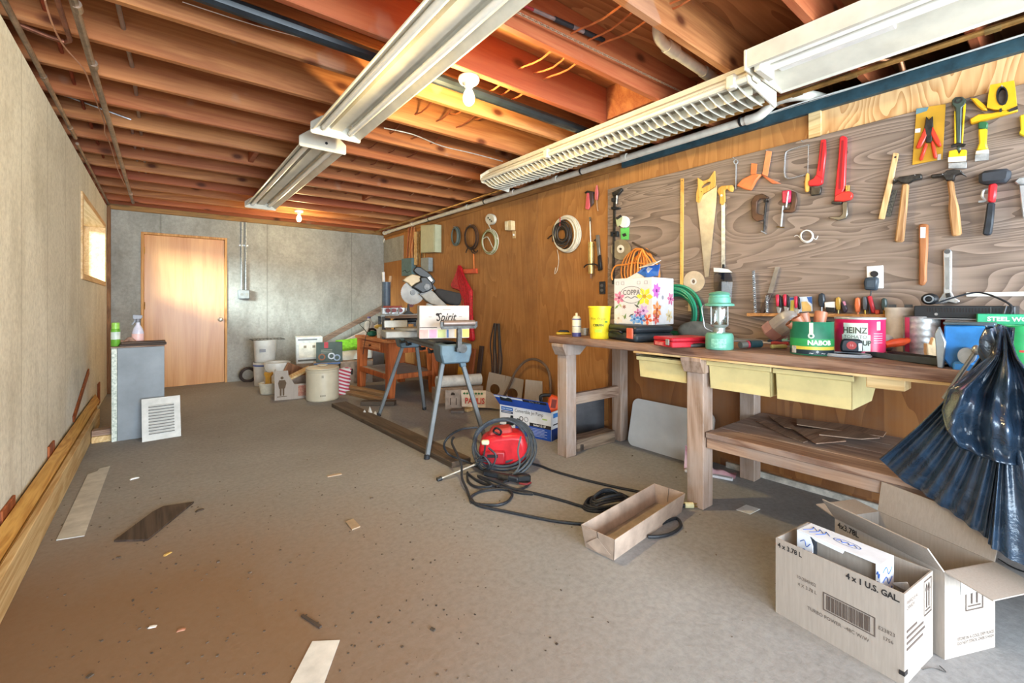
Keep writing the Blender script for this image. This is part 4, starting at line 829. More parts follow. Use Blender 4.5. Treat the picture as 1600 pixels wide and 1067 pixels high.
# ------------------------------------------------------------------ planks on the floor
def plank(name, label, a, b, w_, th, m, z=0, side=1, group='planks on the floor'):
    p, yaw, L = edge(a, b, z)
    return tag(obj(name, G().box(0, L, 0 if side > 0 else -w_, w_ if side > 0 else 0, .0005, th), m, loc=p, rz=yaw, bev=.003, ang=0), label, 'plank', group)
plank('floor_plank', 'long dark plank lying diagonally on the floor under the saw stand', (518, 636), (706, 732), .155, .04, wood('dark_plank', '6f5f50', '463a30', 'X', stain='544638'))
plank('floor_plank', 'light brown plank between the crock and the orange bench, front one', (519, 611), (592, 629), .10, .035, wood('tan_plank', 'b0906c', '846446', 'X'))
plank('floor_plank', 'light brown plank between the crock and the orange bench, rear one', (519, 605), (600, 620), .10, .04, wood('tan_plank', 'b0906c', '846446', 'X'))
plank('floor_plank', 'short dark plank under the near leg of the orange bench', (563, 634), (616, 634), .09, .045, wood('dark_plank', '6f5f50', '463a30', 'X'))
plank('floor_plank', 'short grey block on the floor before the torn box', (704, 646), (725, 646), .09, .03, wood('grey_block', '8a7c70', '5e5248', 'X'))
plank('floor_plank', 'short tan block on the floor beside the stand leg', (730, 644), (744, 640), .07, .03, W_PALE)
p, s = at(583, 650); tag(obj('crumpled_bag', G().grid(lambda u, v: ((u-.5)*.20, (v-.5)*.09, .003+.05*min(u, 1-u, v, 1-v)*4*(.6+.4*math.sin(u*19+v*7))), 20, 10), mat('d2d0cc', .3), loc=p+V((-.03, .03, .0)), rz=-.8, ang=60), 'crumpled clear plastic wrapper by the far stand foot', 'wrapper')
# ------------------------------------------------------------------ torn produce cartons by the wall
pa = F(698, 633); yaw = R(-30)
t = thing('produce_carton', 'torn brown produce carton lettered in red against the wall', 'box', (2.30, 4.02, 0), R(-38))
obj('end_panel', G().prism([(0, 0), (.17, -.0), (.17, .21), (.03, .20), (0, .205)], 0, .006), M_CARD2, t, ang=0)
for x in (.05, .11): obj('cut_slot', G().box(x, x+.008, -.0012, 0, .05, .12), mat('4a3a2c', .9), t, ang=0)
obj('hand_hole', G().prism([(.055, .15), (.10, .15), (.098, .168), (.085, .178), (.065, .178)], -.0012, 0), mat('3a2c20', .9), t, ang=0)
tt = obj('print_panel', G()._a([(.16, .0, .20), (.42, -.03, .20), (.42, -.10, .045), (.18, -.07, .05), (.16, .004, .203), (.42, -.026, .203), (.42, -.096, .048), (.18, -.066, .053)], [(0,1,2,3),(4,7,6,5),(0,4,5,1),(1,5,6,2),(2,6,7,3),(3,7,4,0)]), mat('d3c0a8', .7), t, ang=0)
xd = V((.26, -.03, 0)).normalized(); yd = V((0, .07, .155)).normalized(); nrm = xd.cross(yd)
obj('lettering', G().text('PAULIS', .082, V((.31, -.078, .105))+nrm*.0025, xd, yd, sx=.80, bold=.002), mat('b5322c', .6), tt, ang=0)
g = G()
for i in range(7):
    o_ = V((.20+.03*i, -.030-.003*i, .175))+nrm*.0025; g.poly([o_+xd*-.014, o_+yd*-.014, o_+xd*.014, o_+yd*.012])
obj('leaf_print', g, mat('2f6a3a', .6), tt, ang=0, kind='stuff')
obj('side_panel', G().slab([(.42, -.10, .045), (.72, -.06, .0), (.62, .0, .11), (.42, -.03, .20)], (.2, .9, .4), .004), M_CARD, t, ang=0)
obj('hole', G().slab([(.555, -.062, .105), (.60, -.055, .09), (.60, -.04, .11), (.56, -.045, .125)], (.0, -.9, .4), .002), mat('4a3020', .9), t, ang=0)
obj('red_stamp', G().slab([(.63, -.073, .02), (.70, -.064, .008), (.685, -.035, .05), (.63, -.04, .065)], (.0, -.9, .4), .002), mat('8a3a28', .8), t, ang=0)
obj('bottom_panel', G().slab([(.0, .02, .012), (.55, .02, .012), (.45, .2, .012), (0, .2, .012)], (0, 0, 1), .005), M_CARD2, t, ang=0)
# carton with two round holes behind it
def hole_plate(label, cx_, w_, h_, loc, rz, hx, hr):
    n = 20; out = []
    for i in range(n):
        a = 2*math.pi*i/n; q = max(abs(math.cos(a))/(w_/2), abs(math.sin(a))/(h_/2)); out.append((math.cos(a)/q, math.sin(a)/q+h_/2))
    return G().ring(out, circ(0, h_*.5, hr, n, hr*.75), 0, .005)
t = thing('holed_carton', 'brown cardboard sheet with two round holes standing against the wall', 'cardboard', (2.80, 4.04, .001), rot=(R(-9), R(3), R(-81)))
for i in range(2): obj('panel', hole_plate('', 0, .26, .34, None, 0, 0, .075), M_CARD, t, ang=0, loc=(.13+.2601*i, 0, 0))
tag(obj('card_flap', G().slab([(0, 0, 0), (.22, 0, 0), (.20, .02, .36), (.02, .02, .36)], (0, 1, 0), .005), M_CARD, loc=(2.74, 3.30, .0005), rz=R(-70), ang=0), 'plain cardboard flap standing behind the pump box', 'cardboard')
# arching hose on the wall
tag(obj('arched_hose', G().tube(sm([W(788, 618, 2.86), W(797, 600, 2.87), W(806, 580, 2.88), W(820, 565, 2.9), W(834, 561, 2.9), W(848, 567, 2.9), W(857, 580, 2.9), W(860, 600, 2.88), W(861, 640, 2.86)], 6), .013, 10), mat('6a5648', .6)), 'brown-grey hose arching up against the plywood wall', 'hose')
# ------------------------------------------------------------------ pump box
pl, pr = V((2.30, 3.08, 0)), V((2.43, 2.575, 0)); yaw = math.atan2(pr.y-pl.y, pr.x-pl.x); w_ = (pr-pl).length; h_ = .229; d_ = .25
t = thing('pump_box', 'blue and white carton lettered Convertible Jet Pump', 'box', pl, yaw)
M_BW = mat('dfe0e2', .5, var=.04); M_BB = mat('1f4fb0', .5, var=.1)
P = carton(t, w_, d_, h_, M_BW)
fr = P['f']; sd = P['r']
def pr_(name, x0, x1, z0, z1, m, par=None, e=.0012): return obj(name, G().box(x0, x1, -e, -.0002, z0, z1), m, par or fr, ang=0)
pr_('blue_band', w_*.32, w_, 0, h_*.40, M_BB); pr_('blue_band', 0, w_*.32, 0, h_*.12, M_BB); pr_('blue_band', 0, w_*.2, h_*.12, h_*.25, mat('24304a', .5))
pr_('brand_block', w_*.03, w_*.27, h_*.80, h_*.93, mat('2f6ab8', .5)); pr_('brand_block', w_*.03, w_*.27, h_*.70, h_*.78, mat('23304f', .5))
[obj('text_line', G().box(w_*x0, w_*x1, -.0018, -.0013, h_*.85, h_*.88), mat('c9d8ec', .6), fr, ang=0) for x0, x1 in ((.05, .12), (.135, .25))]; obj('text_line', G().box(w_*.05, w_*.24, -.0018, -.0013, h_*.73, h_*.75), mat('c9d8ec', .6), fr, ang=0)
obj('lettering', G().text('Convertible Jet Pump', .040, (w_*.31, -.0018, h_*.86), align='LEFT', sx=.82), M_INK, fr, ang=0)
pr_('black_band', w_*.60, w_, h_*.40, h_*.52, M_INK); obj('lettering', G().text('Series 1/2 HP', .022, (w_*.79, -.0018, h_*.46), bold=.0006), M_WHITE, fr, ang=0)
[obj('text_line', G().box(w_*.42, w_*x1, -.0018, -.0013, h_*z0, h_*(z0+.055)), M_WHITE, fr, ang=0) for x1, z0 in ((.50, .26), (.55, .18))]
for i in range(6): obj('text_line', G().box(w_*.62, w_*(.93 if i % 2 else .88), -.0018, -.0013, h_*(.33-.05*i), h_*(.345-.05*i)), mat('b9c8e4', .6), fr, ang=0)
obj('green_mark', G().box(w_*.84, w_*.93, -.0018, -.0013, h_*.70, h_*.74), mat('a9c860', .6), fr, ang=0)
obj('dial', G().ring(circ(w_*.44, h_*.60, .020, 16), circ(w_*.44, h_*.60, .014, 16), -.0018, -.0003), M_INK, fr, ang=0); obj('dial', G().ring(circ(w_*.535, h_*.60, .020, 16), circ(w_*.535, h_*.60, .0175, 16), -.0018, -.0003), M_INK, fr, ang=0)
def pump(x, z, k_, par, yy): return obj('pump_picture', G().prism([(x+a*k_, z+b*k_) for a, b in ((0,0),(.10,0),(.13,.02),(.17,.0),(.22,.02),(.24,.06),(.22,.10),(.18,.11),(.15,.07),(.12,.07),(.11,.13),(.07,.13),(.06,.09),(.0,.08))], yy-.0012, yy), mat('20282a', .5), par, ang=0)
pump(w_*.14, h_*.28, .65, fr, -.0012)
obj('blue_band', G().box(w_+.0002, w_+.0012, .004, d_-.004, 0, h_*.40), mat('243a7a', .5), sd, ang=0); obj('brand_block', G().box(w_+.0002, w_+.0012, .03, d_*.75, h_*.78, h_*.93), mat('3f7fc8', .5), sd, ang=0)
obj('text_line', G().box(w_+.0002, w_+.0012, .03, d_*.5, h_*.52, h_*.56), M_INK, sd, ang=0)
f1 = flap(t, (0, 0, h_), (w_, 0, h_), (0, -.55, .75), .115, M_BB, skew=-.012); e_ = V((1, 0, 0)); o_ = V((0, -.55, .75)).normalized(); n_ = e_.cross(o_)
bo = V((0, 0, h_))-n_*.0012 if n_.y > 0 else V((0, 0, h_))+n_*.0052
obj('white_edge', G().slab([bo+e_*.0-e_*.01+o_*.095, bo+e_*w_*.55+o_*.095, bo+e_*w_*.55+o_*.114, bo-e_*.012+o_*.114], n_, .0008), M_BW, f1, ang=0)
obj('black_band', G().slab([bo+e_*w_*.55+o_*.088, bo+e_*w_*.99+o_*.088, bo+e_*w_*.995+o_*.112, bo+e_*w_*.55+o_*.112], n_, .0008), M_INK, f1, ang=0)
fo = bo+n_*(-.0008 if n_.y > 0 else .0008)
obj('lettering', G().text('Series 1/2 HP', .020, fo+e_*w_*.78+o_*.10, e_, o_, bold=.0006), M_WHITE, f1, ang=0)
obj('pump_picture', G().slab([fo+e_*w_*.08+o_*.06, fo+e_*w_*.32+o_*.06, fo+e_*w_*.33+o_*.10, fo+e_*w_*.26+o_*.108, fo+e_*w_*.2+o_*.09, fo+e_*w_*.1+o_*.11], n_, .0008), mat('20282a', .5), f1, ang=0)
flap(t, (w_, 0, h_), (w_, d_, h_), (-.6, 0, -.35), .10, M_CARD, name='side_flap')
# orange tool standing in the pump box
q = offs(pl, yaw, w_*.80, .13, .12)
t = thing('orange_tool', 'orange and black power tool sticking out of the pump box', 'power tool', q, rot=(0, R(10), RZC))
obj('body', G().prism([(-.02, .0), (.09, -.02), (.10, .06), (.055, .085), (.045, .21), (-.02, .22), (-.035, .19), (-.03, .09)], -.035, .035), mat('e2552a', .4), t, bev=.012, seg=2)
obj('grip_loop', G().tube(sm([(-.02, 0, .215), (-.09, 0, .20), (-.10, 0, .17), (-.06, 0, .10), (-.01, 0, .06), (.05, 0, .05)], 5), .015, 10), M_BLACK, t)
obj('label_print', G().box(-.01, .03, -.0365, -.0352, .12, .19), mat('7a2a18', .5), t, ang=0); obj('guard', G().box(.02, .10, -.045, .045, -.06, .02), mat('d84f28', .4), t, bev=.012); obj('brown_insert', G().prism([(-.17, -.1), (-.02, -.1), (-.06, .12), (-.13, .16)], .0, .004), M_CARD2, t, ang=0)
# ------------------------------------------------------------------ red machine with hose, cords, tray
p, s = at(785, 738); p = p+V((cS, cC, 0))*.10
M_HOSE = mat('3b444c', .45, var=.25, scale=30); M_MRED = mat('c4222a', .35, var=.12)
t = thing('hose_machine', 'red portable machine wrapped in coiled grey hose', 'machine', p, RZC)
obj('body', G().prism([(-.145, .03), (.15, .02), (.165, .15), (.14, .23), (.06, .235), (-.05, .225), (-.14, .20), (-.16, .12)], -.06, .13), M_MRED, t, bev=.035, seg=3)
obj('top_panel', G().prism([(-.10, .205), (.07, .225), (.05, .265), (-.08, .25)], -.02, .10), mat('b5413c', .5), t, bev=.012)
obj('front_panel', G().box(-.13, .02, -.085, -.055, .04, .13), mat('a31c24', .4), t, bev=.015, seg=2)
obj('base', G().box(-.14, .15, -.05, .12, .0, .045), M_BLACK, t, bev=.012)
obj('vent', G().box(-.10, -.03, -.087, -.08, .09, .11), M_BLACK, t, ang=0)
for i, (cx_, cz_, r_, ti, yo) in enumerate(((.0, .155, .195, .55, -.01), (.01, .15, .205, .62, -.02), (-.005, .165, .185, .50, .0), (.012, .142, .21, .70, -.03), (.0, .14, .198, .75, -.025), (-.02, .17, .175, .45, .01), (.015, .155, .20, .58, .015))):
    pts = [V((cx_+r_*math.cos(a), yo+r_*.92*math.sin(a)*ti, cz_+r_*.86*math.sin(a)*.82+.004*math.sin(3*a+i))) for a in [R(q) for q in range(0, 360, 12)]]
    for q in pts: q.z = max(q.z, .012)
    obj('hose_loop', G().tube(pts, .0085, 8, True), M_HOSE, t)
cord_up = obj('upright_cord', G().tube(sm([(.12, -.12, .24), (.10, -.16, .16), (.11, -.18, .08), (.06, -.20, .02), (-.03, -.22, .012)], 5), .006, 6), mat('565a5c', .5), t)
pl_ = obj('power_plug', G().box(-.135, -.085, -.13, -.10, .185, .215), mat('d8cfa6', .4), t, bev=.007); obj('plug_tail', G().tube(sm([(-.11, -.115, .185), (-.12, -.14, .12), (-.15, -.13, .06), (-.08, -.15, .04), (-.04, -.14, .12), (-.09, -.13, .17)], 5), .006, 6), M_CORD, t)
obj('black_clip', G().tube(sm([(-.06, -.04, .25), (-.04, -.07, .28), (-.01, -.07, .26), (-.02, -.05, .23)], 5, True), .007, 6, True), M_BLACK, t)
for k_ in range(3): obj('front_wire', G().tube(sm([(-.16, -.16, .10), (-.12+.02*k_, -.17, .13-.02*k_), (-.08, -.18, .08), (-.10, -.17, .03+.02*k_)], 4), .006, 6), M_CORD, t)
# spray gun and wand
pg, sg = at(815, 752)
t = thing('spray_gun', 'black spray gun lying among the cords in front of the red machine', 'spray gun', F(806, 757), RZC)
obj('barrel', G().bar((-.20, .10, .035), (.02, .0, .03), .035, .035), M_RUB, t, bev=.008); obj('grip', G().bar((.0, .01, .03), (.09, .03, .03), .03, .04), M_BLACK, t, bev=.008)
obj('trigger', G().tube(sm([(.02, -.03, .02), (.06, -.045, .02), (.09, -.02, .02)], 4), .006, 6), mat('7a2a2c', .5), t); obj('connector', G().cyl((-.04, .02, .03), (-.10, .05, .03), .021, n=12), M_DSTEEL, t)
a, b = F(690, 747, .012), F(741, 726, .05)
t = thing('spray_wand', 'thin metal wand with dark nozzle beside the spray gun', 'wand', a); obj('rod', G().cyl((0, 0, 0), b-a, .0075, n=8), mat('a59a8a', .4, .6), t); obj('nozzle', G().cyl((-(b-a).normalized()*.03), (0, 0, 0), .014, n=10), M_BLACK, t); obj('collar', G().cyl((b-a)*1.0, (b-a)*1.5, .016, n=10), M_DSTEEL, t)
# floor cords
def q7(x, y): return (660+x/3.478, 640+y/3.478)
def cord(name, label, pts, r=.0075, m=M_CORD, k_=6, group='black cords on the floor', zs=None):
    P = [F(*q7(*p), (zs[i] if zs else r+.001)) for i, p in enumerate(pts)]
    return tag(obj(name, G().tube(sm(P, k_), r, 7), m), label, 'cord', group)
cord('black_cable', 'black cord running from the red machine to behind the tray, upper one', [(560, 285), (640, 305), (720, 335), (880, 380), (1050, 420), (1180, 447), (1250, 470)])
cord('black_cable', 'black cord running from the red machine to the coil by the tray, middle one', [(250, 350), (330, 400), (490, 430), (600, 452), (750, 490), (850, 520), (925, 538), (985, 548)])
cord('black_cable', 'black cord sweeping along the floor to the left end of the tray, lowest one', [(170, 150), (160, 180), (190, 245), (212, 300), (215, 370), (240, 430), (262, 480), (305, 520), (420, 545), (600, 582), (740, 607), (895, 622), (1010, 630)], zs=[.2, .18, .14, .10, .05, .02]+[.0085]*7)
cord('black_cable', 'small black cord loop on the floor below the spray gun', [(600, 458), (520, 450), (440, 432), (340, 438), (278, 462), (260, 490), (300, 512), (400, 518), (460, 500), (488, 462), (470, 438)])
cord('black_cable', 'black cord looping out on the left over the plank', [(300, 95), (215, 105), (150, 140), (118, 190), (140, 240), (200, 268), (260, 290), (330, 330)], zs=[.27, .26, .21, .15, .08, .06, .03, .02])
cord('black_cable', 'black cord tangled under the spray gun', [(245, 340), (250, 390), (300, 420), (380, 410), (300, 360), (420, 400), (520, 432), (580, 400), (560, 350), (470, 380), (400, 420)], zs=[.009, .009, .012, .02, .02, .02, .009, .009, .012, .02, .009])
cord('black_cable', 'black cord curling out under the right end of the tray', [(1225, 690), (1290, 688), (1360, 668), (1405, 630), (1385, 592), (1345, 600), (1300, 620)])
pc = F(*q7(1010, 520)); t = thing('cord_coil', 'coiled black cord lying against the left side of the tray', 'cord', pc, RZC+R(25), group='black cords on the floor')
for i in range(6):
    obj('cord_loop', G().tube(sm([((.15-.012*i)*math.cos(a)+rnd(-.01, .01), (.075-.006*i)*math.sin(a)+rnd(-.01, .01), .008+.012*i*(.5+.5*abs(math.sin(a)))) for a in [R(q) for q in range(0, 360, 40)]], 4, True), .007, 6, True), M_CORD, t)
pp = F(*q7(1415, 535)); t = thing('cord_plug', 'pale yellow cord plug lying right of the tray', 'plug', pp, R(-40))
obj('collar', G().cyl((-.02, 0, .014), (.01, 0, .014), .010, n=10), M_BLACK, t); obj('plug_body', G().cyl((.01, 0, .016), (.055, 0, .016), .0155, n=14), mat('ddd6a8', .4), t)
for yy, zz in ((-.007, .012), (.007, .012), (0, .024)): obj('prong', G().bar((.055, yy, zz), (.075, yy, zz), .002, .006), M_BRASS, t)
# cardboard tray
a, b, c_ = F(959, 876), F(1065, 800), F(917, 856); yaw = math.atan2(b.y-a.y, b.x-a.x); L = (b-a).length; w_ = .15; h_ = .10; fl = .014
t = thing('card_tray', 'empty brown cardboard tray with sloped sides on the floor', 'tray', a, yaw); th = .003
M_TRAY = mat('ad9684', .6, var=.14, scale=12)
B4 = [(0, 0, 0), (L, 0, 0), (L, w_, 0), (0, w_, 0)]; T4 = [(-fl, -fl, h_), (L+fl, -fl, h_), (L+fl, w_+fl, h_), (-fl, w_+fl, h_)]
for n_, i, j, nv in (('long_side', 0, 1, (0, 1, 0)), ('end_panel', 1, 2, (-1, 0, 0)), ('long_side', 2, 3, (0, -1, 0)), ('end_panel', 3, 0, (1, 0, 0))):
    o = obj(n_, G().slab([B4[i], B4[j], T4[j], T4[i]], nv, th), M_TRAY, t, ang=0)
    if n_ == 'end_panel':
        x = V(B4[i])*.5+V(B4[j])*.5; y_ = V(T4[i])*.5+V(T4[j])*.5
        obj('staple_wire', G().tube([x+V((0, -.01, .01))-V(nv)*.002, y_-V(nv)*.002, y_+V(nv)*.006, x+V((0, 0, .03))+V(nv)*.006], .0012, 5), M_DSTEEL, o)
obj('bottom', G().box(.002, L-.002, .002, w_-.002, .0005, .003), mat('a2917f', .6), t, ang=0)
obj('fold_flap', G().slab([(-.0035, .012, .02), (-.0045, w_*.55, .006), (-.008, w_*.9, .028), (-.014, w_*.5, .075)], (-1, 0, .14), .002), M_TRAY, t, ang=0)
# ------------------------------------------------------------------ the long workbench
ZT = .862
t = thing('workbench', 'long rough timber workbench along the plywood wall', 'workbench', (2.22, 2.38, 0), 0)
bx = [(0, .19), (.193, .43), (.433, .62), (.623, .748)]
for i, (x0, x1) in enumerate(bx): obj('top_plank', G().box(x0, x1, -3.4, [0, -.02, .01, -.01][i], ZT-.05, ZT), wood('bench_top_fir', '96745f', '5e4032', 'Y', stain='877a72', tint=.1, dens=1.4), t, bev=.004, ang=0)
obj('front_strip', G().box(-.012, .0, -3.4, -.75, ZT-.058, ZT-.048), W_PALE, t, ang=0, label='thin pale lath under the front edge')
M_LEG = W_OLDZ
for y in (-.15, -1.16, -2.75):
    fl_ = obj('front_leg', G().box(.035, .135, y-.0, y+.095, .0005, ZT-.13), M_LEG, t, bev=.004, ang=0)
    obj('leg_bracket', G().prism([(-.015, ZT-.051), (-.015, ZT-.07), (.02, ZT-.135), (.16, ZT-.135), (.24, ZT-.07), (.24, ZT-.051)], y-.012, y+.105), M_LEG, t, bev=.003, ang=0)
    obj('back_leg', G().box(.64, .73, y-.0, y+.09, .0005, ZT-.051), M_LEG, t, bev=.004, ang=0)
obj('stretcher', G().box(.135, .64, -.13, -.09, .36, .44), W_OLDX, t, bev=.003, ang=0)
for i, (x0, x1) in enumerate(((.045, .19), (.195, .36), (.365, .54), (.545, .735))): obj('shelf_plank', G().box(x0, x1, -3.3, -1.166, .385, .415), wood('shelf_fir', 'a88a76', '765646', 'Y', stain='9a8f88', tint=.1), t, bev=.003, ang=0)
obj('shelf_rail', G().box(.055, .095, -3.3, -1.166, .33, .3845), W_OLD, t, bev=.003, ang=0)
obj('cleat', G().box(.0, .10, -1.98, -1.86, ZT-.10, ZT-.051), W_PALE, t, bev=.003, ang=0, label='pale block under the bench edge by the vise')
# yellow bins
M_BIN = mat('e0cd92', .45, var=.08, scale=6)
def bin_(label, y0, y1, z0, z1, d):
    t = thing('drawer_bin', label, 'drawer', (2.275, y1, z0), R(-90), group='pale yellow bins under the workbench'); w = y1-y0; h = z1-z0; e = .007; th = .003
    B = [(e, .012, 0), (w-e, .012, 0), (w-e, d*.66, 0), (e, d*.66, 0)]; T = [(.004, 0, h), (w-.004, 0, h), (w-.004, d, h), (.004, d, h)]
    obj('front', G().slab([B[0], B[1], T[1], T[0]], (0, 1, 0), th), M_BIN, t, ang=0); obj('back', G().slab([B[3], B[2], T[2], T[3]], (0, -1, 0), th), M_BIN, t, ang=0)
    obj('side', G().slab([B[0], B[3], T[3], T[0]], (1, 0, 0), th), M_BIN, t, ang=0); obj('side', G().slab([B[1], B[2], T[2], T[1]], (-1, 0, 0), th), M_BIN, t, ang=0)
    obj('bottom', G().box(e, w-e, .012, d*.66, 0, .003), M_BIN, t, ang=0)
    l = obj('lip', G().box(-.005, w+.005, -.014, .004, h-.028, h), M_BIN, t, bev=.004, ang=0)
    obj('dark_edge', G().box(-.002, w+.002, -.0148, -.0142, h-.005, h-.001), M_DSTEEL, l, ang=0)
    for x in (-.012, w-.006): obj('runner', G().box(x, x+.018, -.005, d, h+.001, h+.012), W_OLDX, t, ang=0)
bin_('pale yellow bin under the bench left of the middle leg', 1.325, 1.645, .655, .785, .38)
bin_('pale yellow bin right of the middle bench leg', .895, 1.205, .650, .800, .42)
bin_('widest pale yellow bin under the bench, nearest the camera', .575, .880, .648, .798, .46)
# under the bench
n = 8
def rrect(w, h, r, n=6): return [(cx_+r*math.cos(a), cz_+r*math.sin(a)) for cx_, cz_, a0 in ((w-r, h-r, 0), (r, h-r, 90), (r, r, 180), (w-r, r, 270)) for a in [R(a0+90*i/n) for i in range(n+1)]]
o = tag(obj('leaning_tabletop', G().prism(rrect(.66, .36, .05), 0, .012), mat('cfcfcd', .45, var=.06, scale=4)), 'white round-cornered board leaning under the workbench', 'board'); o.location = (2.855, 2.165, .001); o.rotation_euler = (R(-13), 0, R(-90))
def blk(label, x, y, w, d, h, rz, m, z=0.0): return tag(obj('timber_block', G().box(-w/2, w/2, -d/2, d/2, .0005, h), m, loc=(x, y, z), rz=rz, bev=.004, ang=0), label, 'wood block', 'timber offcuts under the bench')
blk('thick timber offcut on the floor behind the first bench leg', 2.62, 2.32, .42, .11, .09, R(-2), wood('offcut', '8f7a66', '5c4a3c', 'X'))
blk('small dark offcut beside the first bench leg', 2.47, 2.33, .08, .12, .05, R(10), wood('offcut2', '5c4f46', '3c322c', 'X'))
blk('thin brown offcut lying behind the first bench leg', 2.62, 2.47, .36, .08, .03, R(-8), W_OLDX)
tag(obj('dark_sheet', G().box(0, .35, 0, .008, 0, .33), mat('4a484a', .5, c2='2f2e33', scale=5), loc=(2.62, 2.62, .001), rz=R(-28), ang=0), 'dark grey sheet standing under the end of the bench', 'sheet')
p = F(1150, 742); t = thing('pink_bag', 'torn pink and white bag on the floor under the shelf', 'bag', (2.80, 1.47, 0), R(-70))
obj('bag', G().grid(lambda u, v: ((u-.5)*.30, (v-.5)*.12+.03*math.sin(u*7), .002+.16*(1-u)*min(v, 1-v)*2*(.8+.3*math.sin(u*15+v*4))), 18, 10), mat('a8606c', .5, c2='d0b0b0', scale=9), t, ang=60); obj('white_edge', G().bar((-.14, -.07, .01), (.14, -.075, .01), .03, .015), mat('d0cccc', .6), t)
# broken veneer on the shelf
vm = wood('veneer', 'a08068', '6f5242', 'X', stain='8a7868')
for i, (pts, lb) in enumerate((([(1185, 655), (1232, 675), (1262, 690), (1255, 692), (1225, 680), (1180, 658)], 'narrow dark veneer strip at the left of the shelf pile'), ([(1200, 650), (1230, 655), (1245, 672), (1225, 668)], 'short veneer scrap at the back of the shelf'), ([(1238, 670), (1310, 673), (1322, 690), (1275, 694)], 'largest brown veneer sheet on the shelf'), ([(1245, 655), (1330, 665), (1385, 676), (1380, 683), (1300, 672), (1245, 664)], 'long veneer strip along the back of the shelf'), ([(1280, 680), (1330, 672), (1375, 685), (1345, 687)], 'splintered veneer strip at the right of the pile'))):
    q = [F(px, py, .417+.0055*i) for px, py in pts]; c0 = sum(q, V())/len(q)
    tag(obj('veneer_scrap', G().slab([x-c0 for x in q], (0, 0, 1), .005), vm, loc=c0, ang=0), lb, 'veneer', 'broken veneer on the shelf')
# ------------------------------------------------------------------ things on the workbench
def bt(px, py, dz=0): return at(px, py, ZT+.0005+dz)
FWD = V((cS, cC, 0))
def FZ(p): return math.atan2(p.y, p.x)-math.pi/2
def push(p, d): r = V((p.x, p.y, 0)).normalized(); return p+r*d
def bcol(px, X): q = W(px, 480, X); return V((q.x, q.y, ZT+.0005)), (q.x*cS+q.y*cC)/FOC
def wrap(g, r, a0, a1, z0, z1, n=10, off=0):      # band around a can, angles measured from the viewer side
    g._a([(r*math.cos(a0+(a1-a0)*i/n), r*math.sin(a0+(a1-a0)*i/n), z) for i in range(n+1) for z in (z0, z1)], [(2*i, 2*i+2, 2*i+3, 2*i+1) for i in range(n)]); return g
def wtext(body, size, r, z, ang=-90, sx=1.0, bold=0):
    g = G().text(body, size, (0, 0, 0), sx=sx, bold=bold); v = []
    for x, y, zz in g.v: a = R(ang)+x/r; v.append((r*math.cos(a), r*math.sin(a), z+zz))
    g.v = v; return g
p, s = bt(880, 523); t = thing('yellow_level', 'small yellow and black tool at the left end of the workbench', 'tool', p, RZC)
obj('body', G().box(-.05, .06, 0, .05, 0, .018), mat('c8a41e', .5), t, bev=.005); obj('top', G().prism([(-.04, .018), (.05, .018), (.04, .032), (-.02, .035)], .008, .042), M_BLACK, t, bev=.004)
p, s = bt(901, 526); t = thing('spray_can', 'white and purple spray can at the left end of the workbench', 'spray can', push(p, .03), FZ(p))
obj('can', G().lathe([(.030,0),(.032,.004),(.032,.125),(.022,.143),(.018,.146)], 20), mat('e2dcc4', .35), t)
obj('purple_band', G().lathe([(.0324,.0),(.0324,.028)], 20), mat('4a4a86', .4), t); obj('purple_band', G().lathe([(.0324,.118),(.0324,.127)], 20), mat('4a4a86', .4), t); obj('line', G().lathe([(.0324,.07),(.0324,.074)], 20), mat('55507a', .4), t)
obj('nozzle', G().lathe([(.009,.144),(.010,.160),(.006,.168)], 12), mat('d8c8a8', .4), t)
p, s = bcol(914, 2.48); tag(obj('metal_cup', G().lathe([(.028,0),(.030,.05),(.027,.05),(.025,.004)], 18), M_STEEL, loc=p), 'small metal cup between the spray can and the yellow bucket', 'cup')
p, s = bt(937, 530); r = 18*s; p = push(p, r); t = thing('yellow_bucket', 'yellow wipes bucket on the workbench beside the flowered box', 'bucket', p, FZ(p)); h = 50*s*1.03
obj('body', G().lathe([(r*.80,0),(r*.83,.004),(r*.97,h-.012),(r*1.03,h-.012),(r*1.03,h),(r*.97,h),(r*.78,.01)], 28), mat('ecd02a', .4, var=.05), t)
obj('lettering', wtext('Wet Wipes', .024, r*.945, h*.62, -100), mat('8a8228', .5), t, ang=0); obj('lettering', wtext('CERFIN', .022, r*.92, h*.42, -98, bold=.0008), mat('4a5a1e', .5), t, ang=0); obj('green_print', wrap(G(), r*.905, R(-118), R(-78), h*.20, h*.30), mat('a9c23a', .5), t, ang=0); obj('green_print', wrap(G(), r*.95, R(-62), R(-45), h*.5, h*.55), mat('5a8a3a', .5), t, ang=0)
# black tool case
p, yaw, L = edge((948, 529), (1018, 541), ZT+.0005); t = thing('tool_case', 'black plastic tool case with an orange latch on the workbench', 'case', p, yaw+R(4)); w_ = .33; h_ = .10
obj('lower_shell', G().box(0, w_, 0, .28, 0, .055), mat('2c343a', .45, var=.15), t, bev=.02, seg=2); obj('upper_shell', G().box(.0, w_, 0, .28, .056, h_), mat('252c32', .45, var=.15), t, bev=.02, seg=2)
obj('latch', G().box(w_*.74, w_*.93, -.008, .004, .02, .085), mat('d8654e', .45), t, bev=.004); obj('end_latch', G().box(-.006, .006, .02, .08, .02, .085), mat('c85a34', .45), t, bev=.004); obj('handle', G().tube(sm([(w_*.2, -.002, .05), (w_*.22, -.02, .06), (w_*.55, -.02, .06), (w_*.58, -.002, .05)], 4), .008, 8), M_BLACK, t)
